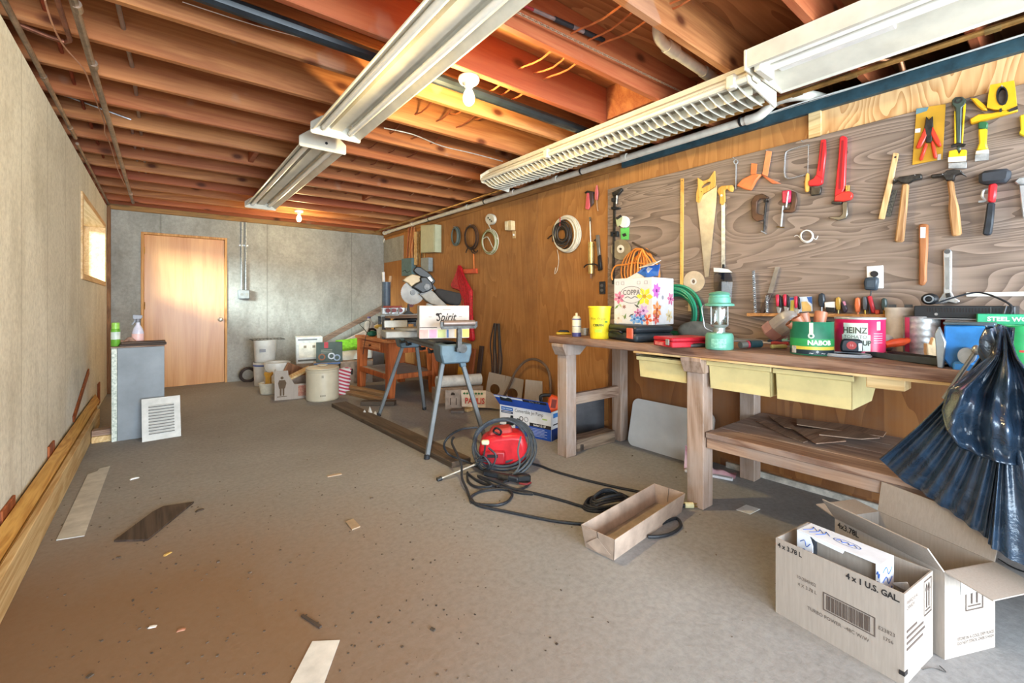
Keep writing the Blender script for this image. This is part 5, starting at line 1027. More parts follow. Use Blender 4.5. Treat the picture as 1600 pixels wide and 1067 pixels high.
# flowered carton
q = offs(p, yaw, .045, .03, h_+.001); t = thing('flowered_carton', 'white carton printed with colourful flowers, lettered COPPA', 'box', q, RZC+R(-48)); w_, d_, h2 = .28, .26, .295
b = obj('body', G().box(0, w_, 0, d_, 0, h2), mat('c9c5c2', .6, var=.04), t, bev=.003, ang=0)
E1 = -.0012
obj('lettering', G().text('COPPA', .046, (w_*.47, E1, h2*.685), bold=.0012, sx=.85), mat('6a6664', .7), b, ang=0); obj('scroll_print', G().tube(sm([(w_*.30, E1*.5, h2*.57), (w_*.38, E1*.5, h2*.60), (w_*.47, E1*.5, h2*.565), (w_*.56, E1*.5, h2*.60), (w_*.64, E1*.5, h2*.57)], 5), .003, 5), mat('8a8684', .7), b)
obj('frame_line', G().ring(circ(w_*.47, h2*.64, .085, 20, .055), circ(w_*.47, h2*.64, .082, 20, .052), E1, 0), mat('6a6664', .7), b, ang=0)
for x in (.06, .20, .62, .80): obj('carton_icon', G().ring([(w_*x, h2*.86), (w_*x+.022, h2*.86), (w_*x+.022, h2*.93), (w_*x, h2*.93)], [(w_*x+.002, h2*.866), (w_*x+.02, h2*.866), (w_*x+.02, h2*.924), (w_*x+.002, h2*.924)], E1, 0), mat('8a8684', .7), b, ang=0)
def flower(cx_, cz_, r_, c1, c2, n=6, face='f', nm='flower_print'):
    g = G(); r_ *= 1.3; cz_ = max(cz_, r_*.95); cx_ = min(max(cx_, r_*.9), (w_ if face == 'f' else d_)-r_*.9)
    for i in range(n):
        a = 2*math.pi*i/n+cx_*9; ca, sa = math.cos(a), math.sin(a)
        pts = [(cx_, cz_), (cx_+r_*.6*ca-r_*.28*sa, cz_+r_*.6*sa+r_*.28*ca), (cx_+r_*ca, cz_+r_*sa), (cx_+r_*.6*ca+r_*.28*sa, cz_+r_*.6*sa-r_*.28*ca)]
        if face == 'f': g.poly([(x, E1*.6, z) for x, z in pts])
        else: g.poly([(w_-E1*.6, x, z) for x, z in pts])
    o = obj(nm, g, mat(c1, .6), b, ang=0, kind='stuff')
    g = G()
    g.prism(circ(cx_, cz_, r_*.22, 8), E1, E1*.8) if face == 'f' else g._a([(w_-E1, x, z) for x, z in circ(cx_, cz_, r_*.22, 8)], [tuple(range(8))])
    obj('flower_centre', g, mat(c2, .6), o, ang=0)
flower(.035, h2*.58, .034, 'c9708a', '8a3a58'); flower(w_*.84, h2*.60, .046, 'e3c83c', 'b8922a'); flower(w_*.78, h2*.30, .030, 'c9a0d0', '7a4a8a'); flower(w_*.64, h2*.25, .024, 'c06a9a', '7a2a58', 5)
flower(w_*.55, .028, .028, '7aa8d8', '3a6aa8'); flower(w_*.72, .028, .030, '5a92d0', '2a5a98'); flower(.035, .03, .03, 'd8c4b4', 'b09a88'); flower(w_*.95, h2*.12, .03, 'd8603c', '9a2a1a', 5); flower(w_*.28, h2*.38, .012, 'a87868', '7a4838')
flower(.03, h2*.72, .040, 'b860a8', '6a2a70', 7, 's'); flower(.04, h2*.32, .045, 'e08a4a', 'b04a2a', 6, 's'); flower(.03, h2*.08, .035, 'd0584a', '8a2a2a', 6, 's'); flower(.22, h2*.55, .035, 'c06a8a', '7a3a58', 6, 's'); flower(.20, h2*.18, .035, 'c8b48a', '8a7a4a', 6, 's'); flower(.12, h2*.58, .05, 'd0ccd0', '8a868a', 8, 's')
for i, (x, z, a) in enumerate(((.02, .33, 40), (.22, .36, 130), (.68, .36, 150), (.62, .40, 60), (.35, .12, 150), (.40, .16, 30), (.28, .10, 70))):
    x *= w_; z *= h2; ca, sa = math.cos(R(a)), math.sin(R(a)); obj('leaf_print', G().poly([(x, E1*.5, z), (x+.02*ca-.007*sa, E1*.5, z+.02*sa+.007*ca), (x+.045*ca, E1*.5, z+.045*sa), (x+.02*ca+.007*sa, E1*.5, z+.02*sa-.007*ca)]), mat(('6a8a4a', 'a8b07a', '4a4a48')[i % 3], .6), b, ang=0)
obj('flap', G().slab([(0, 0, h2), (w_, 0, h2), (w_*.98, -.03, h2+.012), (0.01, -.03, h2+.014)], (0, 0, 1), .003), M_WHITE, t, ang=0) if 0 else None
f_ = thing('open_packet', 'torn blue and white packet sticking out of the flowered carton', 'packet', offs(q, RZC+R(-48), .05, .10, h2+.001), RZC+R(-48))
obj('white_sheet', G().slab([(-.03, 0, 0), (.12, -.03, 0), (.17, 0, .06), (.12, .02, .075)], (0, 1, .2), .004), mat('d2d6e0', .5), f_, ang=0); obj('blue_sheet', G().slab([(.06, .0, .04), (.16, -.05, .0), (.22, -.02, .01), (.21, .02, .085), (.10, .02, .075)], (.2, 1, .2), .004), mat('2f62b0', .4), f_, ang=0); obj('card_sheet', G().slab([(.09, -.03, .065), (.20, -.05, .075), (.23, .0, .105), (.13, .02, .09)], (0, 0, 1), .004), mat('c9c4bc', .6), f_, ang=0)
# red case
p, yaw, L = edge((1021, 539), (1063, 546), ZT+.0005); t = thing('red_case', 'flat red metal case on the workbench in front of the black case', 'case', p, yaw+R(2)); 
obj('base', G().box(0, .17, 0, .26, 0, .030), mat('c02030', .4, var=.18), t, bev=.004, ang=0); obj('lid', G().box(-.002, .172, -.002, .262, .031, .052), mat('b41c2c', .4, var=.2), t, bev=.006, ang=0); obj('worn_label', G().box(.02, .10, -.003, -.002, .006, .024), mat('d88a88', .6, c2='b02a34', scale=50), t, ang=0); obj('latch', G().box(.12, .15, -.007, -.002, .012, .044), M_STEEL, t, bev=.002)
p, s = bt(1085, 543); tag(obj('steel_pliers', G().prism([(-.09, .0), (.06, .0), (.10, .006), (.10, .014), (.03, .022), (-.05, .016), (-.09, .01)], -.015, .015), M_DSTEEL, loc=push(p, .03), rz=RZC, bev=.004), 'dark steel pliers lying beside the red case', 'pliers')
# lantern
p, s = bt(1124, 547); s *= 1.03; p = push(p, 19*s); t = thing('camp_lantern', 'green camping lantern with glass globe on the workbench', 'lantern', p, FZ(p))
M_LG = mat('5fa08a', .4, var=.12); Rn = 20*s
obj('fuel_tank', G().lathe([(Rn*.96,0),(Rn,.004),(Rn*1.0,21*s),(Rn*.9,25*s),(Rn*.5,26*s),(Rn*.3,27*s)], 28), M_LG, t); obj('tank_label', wrap(G(), Rn*1.004, R(-125), R(-62), 3*s, 17*s), mat('8cc0a8', .5, c2='4f8a76', scale=90), t, ang=0)
obj('burner_collar', G().lathe([(Rn*.42,26*s),(Rn*.42,33*s),(Rn*.62,36*s),(Rn*.66,38*s)], 24), mat('a8aca6', .35, .6), t)
obj('glass_globe', G().lathe([(Rn*.60,38*s),(Rn*.66,44*s),(Rn*.66,62*s),(Rn*.60,67*s)], 24), thin_glass('lantern_glass', 'e2ecea', .2), t); obj('mantle_tube', G().cyl((0,0,36*s), (0,0,66*s), Rn*.13, n=10), mat('d9d8d2', .5), t)
obj('hood', G().lathe([(Rn*.72,66*s),(Rn*1.06,67*s),(Rn*1.04,70*s),(Rn*.80,72*s),(Rn*.78,80*s),(Rn*.72,81*s),(Rn*.70,84*s),(Rn*.80,85*s),(Rn*.62,88*s),(Rn*.1,90*s)], 28), M_LG, t)
for a in (-60, 60, 180): obj('globe_wire', G().cyl((Rn*.68*math.cos(R(a-90)), Rn*.68*math.sin(R(a-90)), 38*s), (Rn*.68*math.cos(R(a-90)), Rn*.68*math.sin(R(a-90)), 67*s), .002, n=6), M_STEEL, t)
obj('bail', G().tube(sm([(-Rn*1.02, 0, 69*s), (-Rn*1.25, -.01, 64*s), (-Rn*1.12, -.02, 45*s), (-Rn*1.0, -.02, 33*s), (-Rn*.5, -.03, 28*s)], 5), .0025, 6), M_STEEL, t); obj('valve_knob', G().cyl((.0, -Rn*.75, 25*s), (.0, -Rn*.55, 25*s), 4*s, n=12), M_STEEL, t)
# grey bag lump
p, s = bcol(1088, 2.80); tag(obj('cloth_bag', G().ball((0, 0, .055), .10, 20, (1.25, .6, .62)), mat('7a7a70', .9, bmp=.4, var=.25, scale=9), loc=p, rz=RZC), 'limp grey-green cloth bag behind the red case', 'bag')
tag(obj('silver_tray', G().box(-.10, .10, 0, .12, 0, .012).box(-.10, -.095, 0, .12, .012, .03), mat('a8acae', .4, .5), loc=F(1166, 534, ZT+.0005), rz=RZC+R(-8), bev=.003, ang=0), 'flat silver tray behind the lantern', 'tray')
tag(obj('white_sheet', G().box(-.06, .14, 0, .08, 0, .006), M_WHITE, loc=bcol(1190, 2.74)[0], rz=RZC, ang=0), 'white folded sheet behind the small tools', 'paper')
# small hand tools in front
def screwdriver(label, px, py, rz, hc, L=.16, m=M_STEEL):
    p, s = bt(px, py); t = thing('screwdriver', label, 'screwdriver', p+V((0, 0, .012)), rz, group='loose hand tools on the workbench')
    obj('handle', G().tube([(0,0,0),(.008,0,0),(.03,0,0),(.07,0,0),(.085,0,0),(.09,0,0)], [.006,.0115,.009,.012,.010,.006], 8), mat(hc, .4), t); obj('shaft', G().cyl((.09, 0, 0), (L, 0, 0), .003, n=8), m, t)
screwdriver('clear yellow-handled screwdriver before the green can', 1204, 545, RZC+R(6), 'c8b86a'); screwdriver('red-handled screwdriver on the bench left of the green can', 1232, 540, RZC+R(170), 'b84a44')
screwdriver('dark blue screwdriver lying behind the clear one', 1200, 536, RZC+R(10), '2a3a50', .2)
p, s = bt(1176, 545); t = thing('nozzle_fitting', 'dark teal hose fitting with a red ring on the bench', 'fitting', push(p, .03)+V((0, 0, .0)), RZC)
obj('body', G().cyl((-.02, 0, .022), (.05, .02, .022), .02, n=14), mat('2a4a50', .4), t); obj('ring', G().cyl((-.03, 0, .02), (-.02, 0, .021), .02, n=14), mat('c04050', .4), t); obj('tip', G().cyl((-.07, -.01, .018), (-.03, 0, .02), .017, n=12), mat('7a7a72', .4), t)
p, s = bt(1222, 535); t = thing('tape_roll', 'roll of pale green tape standing on the workbench', 'tape', push(p, .02), RZC+R(28))
Rr = 12.5*s; obj('tape', G().ring(circ(0, Rr, Rr, 24), circ(0, Rr, Rr*.62, 24), -.02, .02), mat('8fd49a', .5), t); obj('core', G().ring(circ(0, Rr, Rr*.618, 24), circ(0, Rr, Rr*.53, 24), -.0195, .0195), mat('a89a88', .6), t)
p, s = bt(1240, 533); t = thing('tape_roll', 'roll of dark tape behind the pale green roll', 'tape', push(p, .06), RZC+R(30)); obj('tape', G().ring(circ(0, Rr, Rr, 24), circ(0, Rr, Rr*.62, 24), -.02, .02), mat('5a5a64', .5), t); obj('core', G().ring(circ(0, Rr, Rr*.618, 24), circ(0, Rr, Rr*.53, 24), -.0195, .0195), mat('c9c4bc', .6), t)
p, s = bcol(1208, 2.72); t = thing('plastic_bottle', 'dusty clear plastic bottle lying tilted before the tool rack', 'bottle', p+V((0, 0, .075)), rot=(R(35), R(40), RZC+R(-10)))
obj('body', G().lathe([(.05,-.02),(.062,.0),(.066,.10),(.055,.14),(.03,.16)], 6, sx=1.0, sy=.75), mat('b3aaa2', .3, var=.1, alpha=.75), t, bev=.008); obj('stained_base', G().lathe([(.051,-.03),(.063,-.018),(.0665,.03)], 6, sx=1.0, sy=.75), mat('b88a84', .5, alpha=.8), t)
# green coffee can
p, s = bt(1268, 556); Rc = 29.5*s*1.02; p = push(p, Rc); hc = 53*s; t = thing('coffee_can', 'green coffee can lettered NABOB holding brown tubes', 'can', p, FZ(p))
obj('can', G().lathe([(Rc*.98,0),(Rc,.003),(Rc*.985,.006),(Rc*.985,hc-.006),(Rc,hc-.003),(Rc*.99,hc),(Rc*.95,hc),(Rc*.94,.01)], 36), mat('1f6a4c', .35, var=.12), t)
Rw = Rc*.992; obj('dark_band', wrap(G(), Rw, R(-175), R(-5), .006, hc*.17, 24), mat('1c2f3a', .4), t); obj('yellow_band', wrap(G(), Rw, R(-150), R(-5), hc*.175, hc*.27, 24), mat('d6c34a', .4), t); obj('green_band', wrap(G(), Rw, R(-170), R(-5), hc*.275, hc*.50, 24), mat('2f9a52', .4), t)
obj('barcode', wrap(G(), Rw*1.002, R(-152), R(-133), .008, hc*.26), mat('c9ccd0', .6, c2='8a8e92', scale=80), t, ang=0)
obj('lettering', wtext('NABOB', hc*.19, Rw*1.006, hc*.38, -68, bold=.0012), M_WHITE, t, ang=0); obj('cream_stripe', wrap(G(), Rw*1.002, R(-96), R(-86), hc*.62, hc*.98), mat('d2d8b8', .5), t, ang=0)
obj('ring_print', wtext('O', hc*.2, Rw*1.004, hc*.58, -91, bold=.002), mat('d2d8c8', .5), t, ang=0); obj('crest_print', wtext('~ * ~', hc*.2, Rw*1.004, hc*.08, -75), mat('d6d8d8', .5), t, ang=0)
for i, (a, b_, h_, r_) in enumerate(((-.05, -.02, .12, .020), (-.02, .02, .13, .022), (.04, -.01, .14, .024), (-.06, .03, .10, .018))):
    tag(obj('brown_tube', G().tube([(0, 0, 0), (a*.8, b_*.5, h_-.05)], r_, 16) if 0 else G().lathe([(r_, 0), (r_*1.08, h_*.72), (r_*.95, h_*.72), (r_*.85, .01)], 16), mat('a8694a', .4, var=.15), loc=p+V((cC*a*.6+cS*b_*.6, -cS*a*.6+cC*b_*.6, hc-.055))), ('brown cardboard tube leaning left in the green can', 'brown tube in the middle of the green can', 'widest brown tube at the right of the green can', 'short brown tube at the back left of the green can')[i], 'tube', 'brown tubes in the coffee can').rotation_euler = (R(-6), R((-30, -8, 14, -48)[i]), RZC)
# tins and ketchup can
p, s = bcol(1305, 2.66); tag(obj('plain_tin', G().lathe([(.045,0),(.047,.003),(.0455,.006)]+[q for i in range(5) for q in ((.0455, .02+.02*i), (.0465, .024+.02*i), (.0455, .028+.02*i))]+[(.0455,.138),(.047,.142),(.044,.142),(.043,.01)], 24), M_STEEL, loc=p), 'plain ribbed silver tin between the green can and ketchup can', 'can')
p, s = bcol(1343, 2.56); Rc = 32*s; hc = 57*s; t = thing('ketchup_can', 'large pink-red ketchup can lettered HEINZ', 'can', p, FZ(p))
obj('can', G().lathe([(Rc*.98,0),(Rc,.003),(Rc*.985,.006),(Rc*.985,hc-.006),(Rc,hc-.003),(Rc*.99,hc),(Rc*.95,hc),(Rc*.94,.01)], 36), mat('d01f58', .35, var=.08), t); obj('rim', G().lathe([(Rc*1.0,hc-.008),(Rc*1.012,hc-.003),(Rc*1.0,hc+.001)], 36), M_STEEL, t)
obj('keystone_label', wrap(G(), Rc*.992, R(-128), R(-72), hc*.12, hc*.86), mat('dbe4d6', .5), t, ang=0); obj('keystone_label', wrap(G(), Rc*.993, R(-132), R(-66), hc*.12, hc*.55), mat('dbe4d6', .5), t, ang=0)
obj('lettering', wtext('HEINZ', hc*.22, Rc*1.0, hc*.66, -101, bold=.0012, sx=.85), mat('5a5a4a', .5), t, ang=0); obj('lettering', wtext('TOMATO', hc*.12, Rc*1.0, hc*.49, -100), mat('5a5a4a', .5), t, ang=0); obj('lettering', wtext('KETCHUP', hc*.18, Rc*1.0, hc*.33, -99, bold=.0012, sx=.85), mat('3f4a3a', .5), t, ang=0)
obj('white_patch', wrap(G(), Rc*.994, R(-50), R(-40), hc*.68, hc*.9), M_WHITE, t, ang=0)
for i in range(5): obj('text_line', wrap(G(), Rc*.994, R(-58), R(-32), hc*(.58-.06*i), hc*(.595-.06*i)), mat('eec0cc', .5), t, ang=0)
# lid tray with tape measure
p, s = bt(1322, 559); t = thing('lid_tray', 'grey plastic lid lying under the tape measure', 'lid', push(p, .06), FZ(p)); obj('disc', G().lathe([(.085,0),(.09,.003),(.09,.010),(.082,.011),(.05,.008)], 4*6, sx=1, sy=.7), mat('a7abb0', .4), t); obj('rim', G().lathe([(.084,.0105),(.086,.015),(.08,.0105)], 24, sx=1, sy=.7), mat('b9bcc0', .4), t)
p, s = bt(1330, 557); t = thing('tape_measure', 'black tape measure with red badge on a grey lid', 'tape measure', push(p, .04)+V((0, 0, .016)), FZ(p)+R(4)); t.scale = (.70,)*3
obj('case', G().prism([(-.055,0),(.055,0),(.058,.02),(.056,.07),(.045,.085),(-.035,.085),(-.05,.075),(-.057,.04)], -.02, .025), mat('1e222a', .45), t, bev=.01, seg=2); obj('badge', G().cyl((.0, -.0215, .045), (.0, -.0255, .045), .026, n=18), mat('c03a34', .45), t); obj('badge_print', G().text('16', .022, (0, -.0262, .045)), mat('e8a8a0', .5), t, ang=0); obj('side_grip', G().box(.036, .053, -.0215, -.0195, .012, .06), M_STEEL, t)
# black pry bar and orange ladle
a, b = F(1352, 556, ZT+.0005), F(1470, 573, ZT+.0005); t = thing('black_tray', 'long black curved tray along the front of the workbench', 'tray', a, math.atan2(b.y-a.y, b.x-a.x)); L = (b-a).length
obj('floor', G().prism([(0, .012), (.05, .003), (L*.5, .0), (L-.03, .0), (L, .006), (L, .009), (L*.5, .004), (.05, .008), (0, .016)], .0, .10), M_BLACK, t, bev=.001); obj('front_wall', G().prism([(0, .012), (.05, .003), (L*.5, .0), (L, .006), (L, .03), (L*.5, .025), (.05, .024), (0, .018)], -.004, 0), mat('3f4448', .45), t); obj('back_wall', G().prism([(0, .012), (.05, .003), (L*.5, .0), (L, .006), (L, .03), (L*.5, .025), (.05, .024), (0, .018)], .10, .104), mat('33383c', .45), t)
p, s = bt(1388, 553); t = thing('orange_ladle', 'orange plastic brush with a round dark head on the workbench', 'brush', push(p, .0)+V((0, 0, .03)), RZC)
M_ORG = mat('e2552a', .4); obj('handle', G().tube(sm([(-.02, 0, .012), (.02, 0, .02), (.08, .0, .03), (.15, .0, .055), (.20, .0, .075)], 4), [.016]*4+[.019]*4+[.014]*4+[.013]*5, 10), M_ORG, t)
g = G(); g.T = Matrix.Translation((.235, -.0, .088)) @ Matrix.Rotation(R(70), 4, 'X') @ Matrix.Rotation(R(-35), 4, 'Y'); g.lathe([(.052, 0), (.056, .006), (.048, .03), (.02, .034)], 20, sx=1, sy=.8); obj('head', g, mat('d43a2a', .4), t)
g = G(); g.T = Matrix.Translation((.235, -.0, .088)) @ Matrix.Rotation(R(70), 4, 'X') @ Matrix.Rotation(R(-35), 4, 'Y'); g.lathe([(.045, -.004), (.047, -.0003)], 20, sx=1, sy=.8)
obj('bristle_face', g, mat('2a2028', .8), t)
# back row right of the ketchup can
p, s = bcol(1409, 2.89); t = thing('paper_tub', 'off-white tall tub behind the orange brush', 'tub', p, FZ(p)); obj('body', G().lathe([(.058,0),(.06,.004),(.064,.20),(.067,.20),(.067,.215),(.06,.215)], 24), mat('d9d2c8', .5), t); obj('dark_clips', G().box(-.05, -.02, -.03, -.01, .215, .23), M_DSTEEL, t); obj('dark_clips', G().box(.01, .04, -.03, -.01, .215, .23), M_DSTEEL, t)
p, s = bcol(1440, 2.78); t = thing('silver_tin', 'ribbed silver tin with a pink stripe behind the orange brush', 'can', p, FZ(p)); obj('can', G().lathe([(.064,0),(.066,.003),(.0645,.006)]+[q for i in range(5) for q in ((.0645, .025+.03*i), (.066, .031+.03*i), (.0645, .037+.03*i))]+[(.0645,.172),(.066,.176),(.062,.176),(.061,.01)], 28), M_STEEL, t); obj('pink_stripe', wrap(G(), .0668, R(-150), R(-128), .01, .17), mat('d04a78', .5), t, ang=0)
tag(obj('white_bag', G().ball((0, 0, .04), .07, 16, (1, .7, .62)), mat('d6d6d8', .4, bmp=.4), loc=bcol(1383, 2.85)[0], rz=RZC), 'crumpled white plastic bag beside the ketchup can', 'bag')
# electronics box on a stack
yb = F(1500, 540, ZT)
def wl(px, py, X): q = W(px, py, X); return q
t0 = wl(1428, 498, 2.72); t1 = wl(1596, 505, 2.72)
t = thing('black_receiver', 'flat black electronics box with vents on the stacked goods', 'electronics', (2.72, t0.y, t0.z), R(-90)); w_ = t0.y-.15; h_ = .06
obj('chassis', G().box(0, w_, 0, .22, .006, h_), mat('26292c', .45, var=.15), t, bev=.003, ang=0); obj('bottom_plate', G().box(.01, w_, -.002, .22, 0, .0055), mat('8f9296', .4, .5), t, ang=0)
for i in range(24): obj('vent_slot', G().box(.045+i*.0095, .049+i*.0095, -.0012, 0, h_*.55, h_*.85), M_INK, t, ang=0)
for x in (.075, .235): obj('screw', G().cyl((x, -.002, h_*.38), (x, 0, h_*.38), .006, n=10), M_STEEL, t)
obj('front_bezel', G().box(w_*.78, w_*.782, -.0012, 0, .01, h_-.004), M_STEEL, t, ang=0)
tag(obj('stack_carton', G().box(2.74, 2.95, .16, t0.y-.10, ZT+.001, t0.z-.002), M_CARD, ang=0, bev=.003), 'plain carton supporting the black electronics box', 'box')
tag(obj('receiver_cable', G().tube(sm([W(1462, 474, 2.72), W(1500, 462, 2.74), W(1530, 457, 2.75), W(1560, 466, 2.72), W(1580, 478, 2.70), W(1578, 492, 2.69), W(1568, 494, 2.69), W(1572, 478, 2.70)], 6), .004, 6), M_CORD), 'thin black cord arching over the electronics box', 'cord')
t = thing('ball_mount', 'small round black speaker on the left end of the electronics box', 'speaker', (2.80, wl(1453, 470, 2.80).y, t0.z+h_+.001), R(-90)); obj('ball', G().ball((0, 0, .03), .032, 16, (1, .9, .85)), M_BLACK, t); obj('ring', G().ring(circ(0, .03, .018, 14), circ(0, .03, .013, 14), -.034, -.028), mat('8a8e90', .4), t)
# blue vise on the bench edge
t = thing('bench_vise', 'blue bench vise clamped to the front edge of the workbench', 'vise', (2.24, W(1512, 520, 2.24).y, ZT+.0005), R(-90)); t.scale = (.74, .74, .95); M_VB = mat('2f78b8', .4, var=.15)
obj('jaw_block', G().prism([(-.085, .09), (-.10, .05), (-.06, .0), (.07, .0), (.10, .06), (.085, .09), (.085, .165), (-.085, .165)], .02, .10), M_VB, t, bev=.006); obj('rear_body', G().box(-.07, .07, .101, .24, .0, .10), M_VB, t, bev=.01); obj('jaw_plate', G().box(-.088, .088, .015, .105, .166, .178), mat('5a6a74', .4, .6), t, bev=.003)
obj('side_plate', G().prism([(-.105, .0), (-.085, .0), (-.075, .10), (-.10, .16), (-.115, .13)], -.01, .03), mat('9aa0a4', .35, .6), t, bev=.003); obj('screw_boss', G().cyl((0, -.045, .055), (0, .02, .055), .030, n=18), mat('a3a6a8', .35, .7), t); obj('front_slide', G().box(-.05, .05, -.02, .02, -.06, .03), M_VB, t, bev=.008)
obj('handle_bar', G().cyl((.03, -.055, .07), (-.075, -.06, -.11), .009, n=10), mat('9a9c9c', .3, .8), t); obj('handle_ball', G().ball((.035, -.055, .08), .019, 12), mat('b0b2b2', .3, .8), t)
tag(obj('leather_glove', G().prism([(-.03, 0), (.05, 0), (.055, .05), (.04, .085), (.03, .06), (.02, .10), (.005, .07), (-.01, .095), (-.02, .06), (-.04, .07), (-.04, .03)], 0, .02), mat('cbb08a', .8, var=.25, bmp=.3), loc=bcol(1464, 2.55)[0], rz=RZC, bev=.008, seg=2), 'crumpled tan leather glove between the orange brush and the vise', 'glove')
# green can and wool box at the right end
q = W(1578, 575, 2.55); t = thing('food_can', 'green and yellow food can at the right end of the workbench', 'can', (2.62, .125, ZT+.001), R(-60)); obj('can', G().lathe([(.066,0),(.068,.003),(.066,.006),(.066,.145),(.068,.15),(.063,.15),(.062,.01)], 28), mat('2f9a58', .4), t); obj('yellow_band', wrap(G(), .0668, R(-110), R(20), .095, .11, 16), mat('d8c43a', .4), t); obj('picture_band', wrap(G(), .0668, R(-100), R(20), .006, .05, 16), mat('a8603a', .5, c2='d8a878', scale=40), t); obj('red_ribbon', wrap(G(), .0672, R(-125), R(20), .05, .058, 16), mat('c83a34', .5), t); obj('dark_label', wrap(G(), .0672, R(-100), R(20), .060, .094, 16), mat('2f3a30', .5), t, ang=0); [obj('letter_mark', wrap(G(), .0676, R(a), R(a+8), .068, .086), M_WHITE, t, ang=0) for a in (-82, -70, -58, -46)]
t = thing('wool_box', 'green and white box lettered STEEL WOOL under the electronics box', 'box', (2.66, W(1527, 500, 2.66).y, ZT+.151), R(-82)); b = obj('body', G().box(0, .21, 0, .07, 0, .042), mat('2aa070', .5), t, bev=.002, ang=0); obj('lettering', G().text('STEEL WOOL', .024, (.10, -.0012, .021), bold=.0008), M_WHITE, b, ang=0)
tag(obj('open_card', G().box(0, .24, 0, .16, 0, .145), mat('d6b898', .7), loc=(2.71, .30, ZT+.001), rz=R(-90), ang=0) if 0 else obj('kraft_carton', G().box(0, .20, 0, .06, 0, .147), mat('cfa984', .7), loc=(2.69, .345, ZT+.0015), rz=R(-86), ang=0), 'small tan carton under the steel wool box', 'box')
# ------------------------------------------------------------------ tools on the walls
def zoomf(x0, y0, k): return lambda p: (x0+p[0]/k, y0+p[1]/k)
ZA, ZB, ZCC, ZD, ZE, ZF, Z4 = zoomf(1100, 100, 3.557), zoomf(1340, 110, 3.68), zoomf(840, 270, 5), zoomf(540, 330, 3.441), zoomf(1130, 400, 5.333), zoomf(1370, 380, 4.446), zoomf(860, 400, 5.333)
class WT:
    def __init__(s, name, label, cat, zf, anchor, X=2.968, group='tools hanging on the tool board'):
        s.X = X; s.zf = zf; s.o = W(*zf(anchor), X); s.t = thing(name, label, cat, s.o, R(-90), group=group)
    def L(s, pts): return [(s.o.y-q.y, q.z-s.o.z) for q in [W(*s.zf(p), s.X) for p in pts]]
    def pr(s, name, pts, a, b, m, bev=.0015, par=None, label=None): return obj(name, G().prism(s.L(pts), -b, -a), m, par or s.t, bev=bev, label=label)
    def rg(s, name, po, pi, a, b, m, bev=0): return obj(name, G().ring(s.L(po), s.L(pi), -b, -a), m, s.t, bev=bev)
    def tu(s, name, pts, r, m, out=.01, k=4, n=6, closed=False, par=None):
        P = [(a, -out, b) for a, b in s.L(pts)]; P = sm(P, k, closed) if k > 1 else P
        return obj(name, G().tube(P, r, n, closed), m, par or s.t)
    def nail(s, p, L=.02):
        a, b = s.L([p])[0]; return obj('nail', G().cyl((a, 0, b), (a, -L, b+.004), .002, n=6), M_STEEL, s.t)
def ell(cx, cy, rx, ry, n=16, a0=0): return [(cx+rx*math.cos(R(a0)+2*math.pi*i/n), cy+ry*math.sin(R(a0)+2*math.pi*i/n)) for i in range(n)]
M_LW = wood('saw_handle_beech', 'e2b25a', 'c48a38', 'Z', tint=0); M_SAW = mat('a9a296', .4, .6, var=.15, scale=8)
k = WT('hand_saw', 'hand saw with yellow wooden handle hanging blade-down', 'saw', ZCC, (1320, 100))
k.pr('blade', [(1250, 238), (1290, 180), (1390, 108), (1405, 96), (1404, 190), (1340, 810), (1310, 815), (1285, 560)], .004, .006, M_SAW, 0)
k.rg('handle', [(1258, 40), (1300, 70), (1350, 50), (1390, -12), (1394, 60), (1392, 112), (1340, 145), (1300, 165), (1268, 238), (1248, 225), (1250, 160), (1262, 110)], [(1290, 105), (1305, 92), (1325, 80), (1345, 72), (1358, 72), (1362, 82), (1350, 98), (1325, 108), (1300, 122), (1290, 125), (1286, 118), (1286, 112)], .0, .016, M_LW)
for p in ((1290, 150), (1268, 195)): a, b = k.L([p])[0]; obj('rivet', G().cyl((a, -.018, b), (a, -.0155, b), .005, n=8), M_BRASS, k.t)
k = WT('yardstick', 'yellow wooden yardstick standing against the tool board', 'ruler', ZCC, (1130, 60)); k.pr('stick', [(1120, 45), (1146, 45), (1140, 880), (1115, 880)], .001, .007, wood('yardstick_wood', 'e0b060', 'c08a3c', 'Z', tint=0), .001)
a, b = k.L([(1133, 62)])[0]; obj('hang_hole', G().cyl((a, -.0078, b), (a, -.0072, b), .004, n=8), M_INK, k.t)
for i in range(12): a, b = k.L([(1130, 130+i*60)])[0]; obj('tick_mark', G().box(a-.010, a-.002, -.0076, -.0071, b, b+.0015), M_INK, k.t, ang=0)
k = WT('pruning_saw', 'long narrow saw with tan pistol handle next to the hand saw', 'saw', ZCC, (1455, 150))
k.pr('handle', [(1413, 150), (1420, 125), (1445, 105), (1530, 98), (1542, 120), (1532, 152), (1510, 148), (1490, 128), (1470, 140), (1473, 225), (1452, 256), (1430, 240), (1432, 190)], .002, .020, M_LW, .004); k.pr('blade', [(1440, 168), (1468, 168), (1470, 732), (1440, 742)], .006, .008, M_STEEL, 0)
a, b = k.L([(1448, 180)])[0]; obj('bolt', G().cyl((a, -.024, b), (a, -.019, b), .008, n=10), M_STEEL, k.t)
k = WT('eye_rod', 'thin steel rod with an eye hanging from a nail', 'rod', ZA, (180, 545)); k.tu('eye', ell(180, 545, 11, 12, 10), .003, M_STEEL, .008, 2, 6, True); k.tu('rod', [(181, 557), (180, 695)], .0035, M_STEEL, .008, 1); k.nail((168, 525))
k = WT('orange_straps', 'curved orange leather piece with two straps on the tool board', 'leather piece', ZA, (300, 630)); M_OL = mat('e07a42', .55, var=.15)
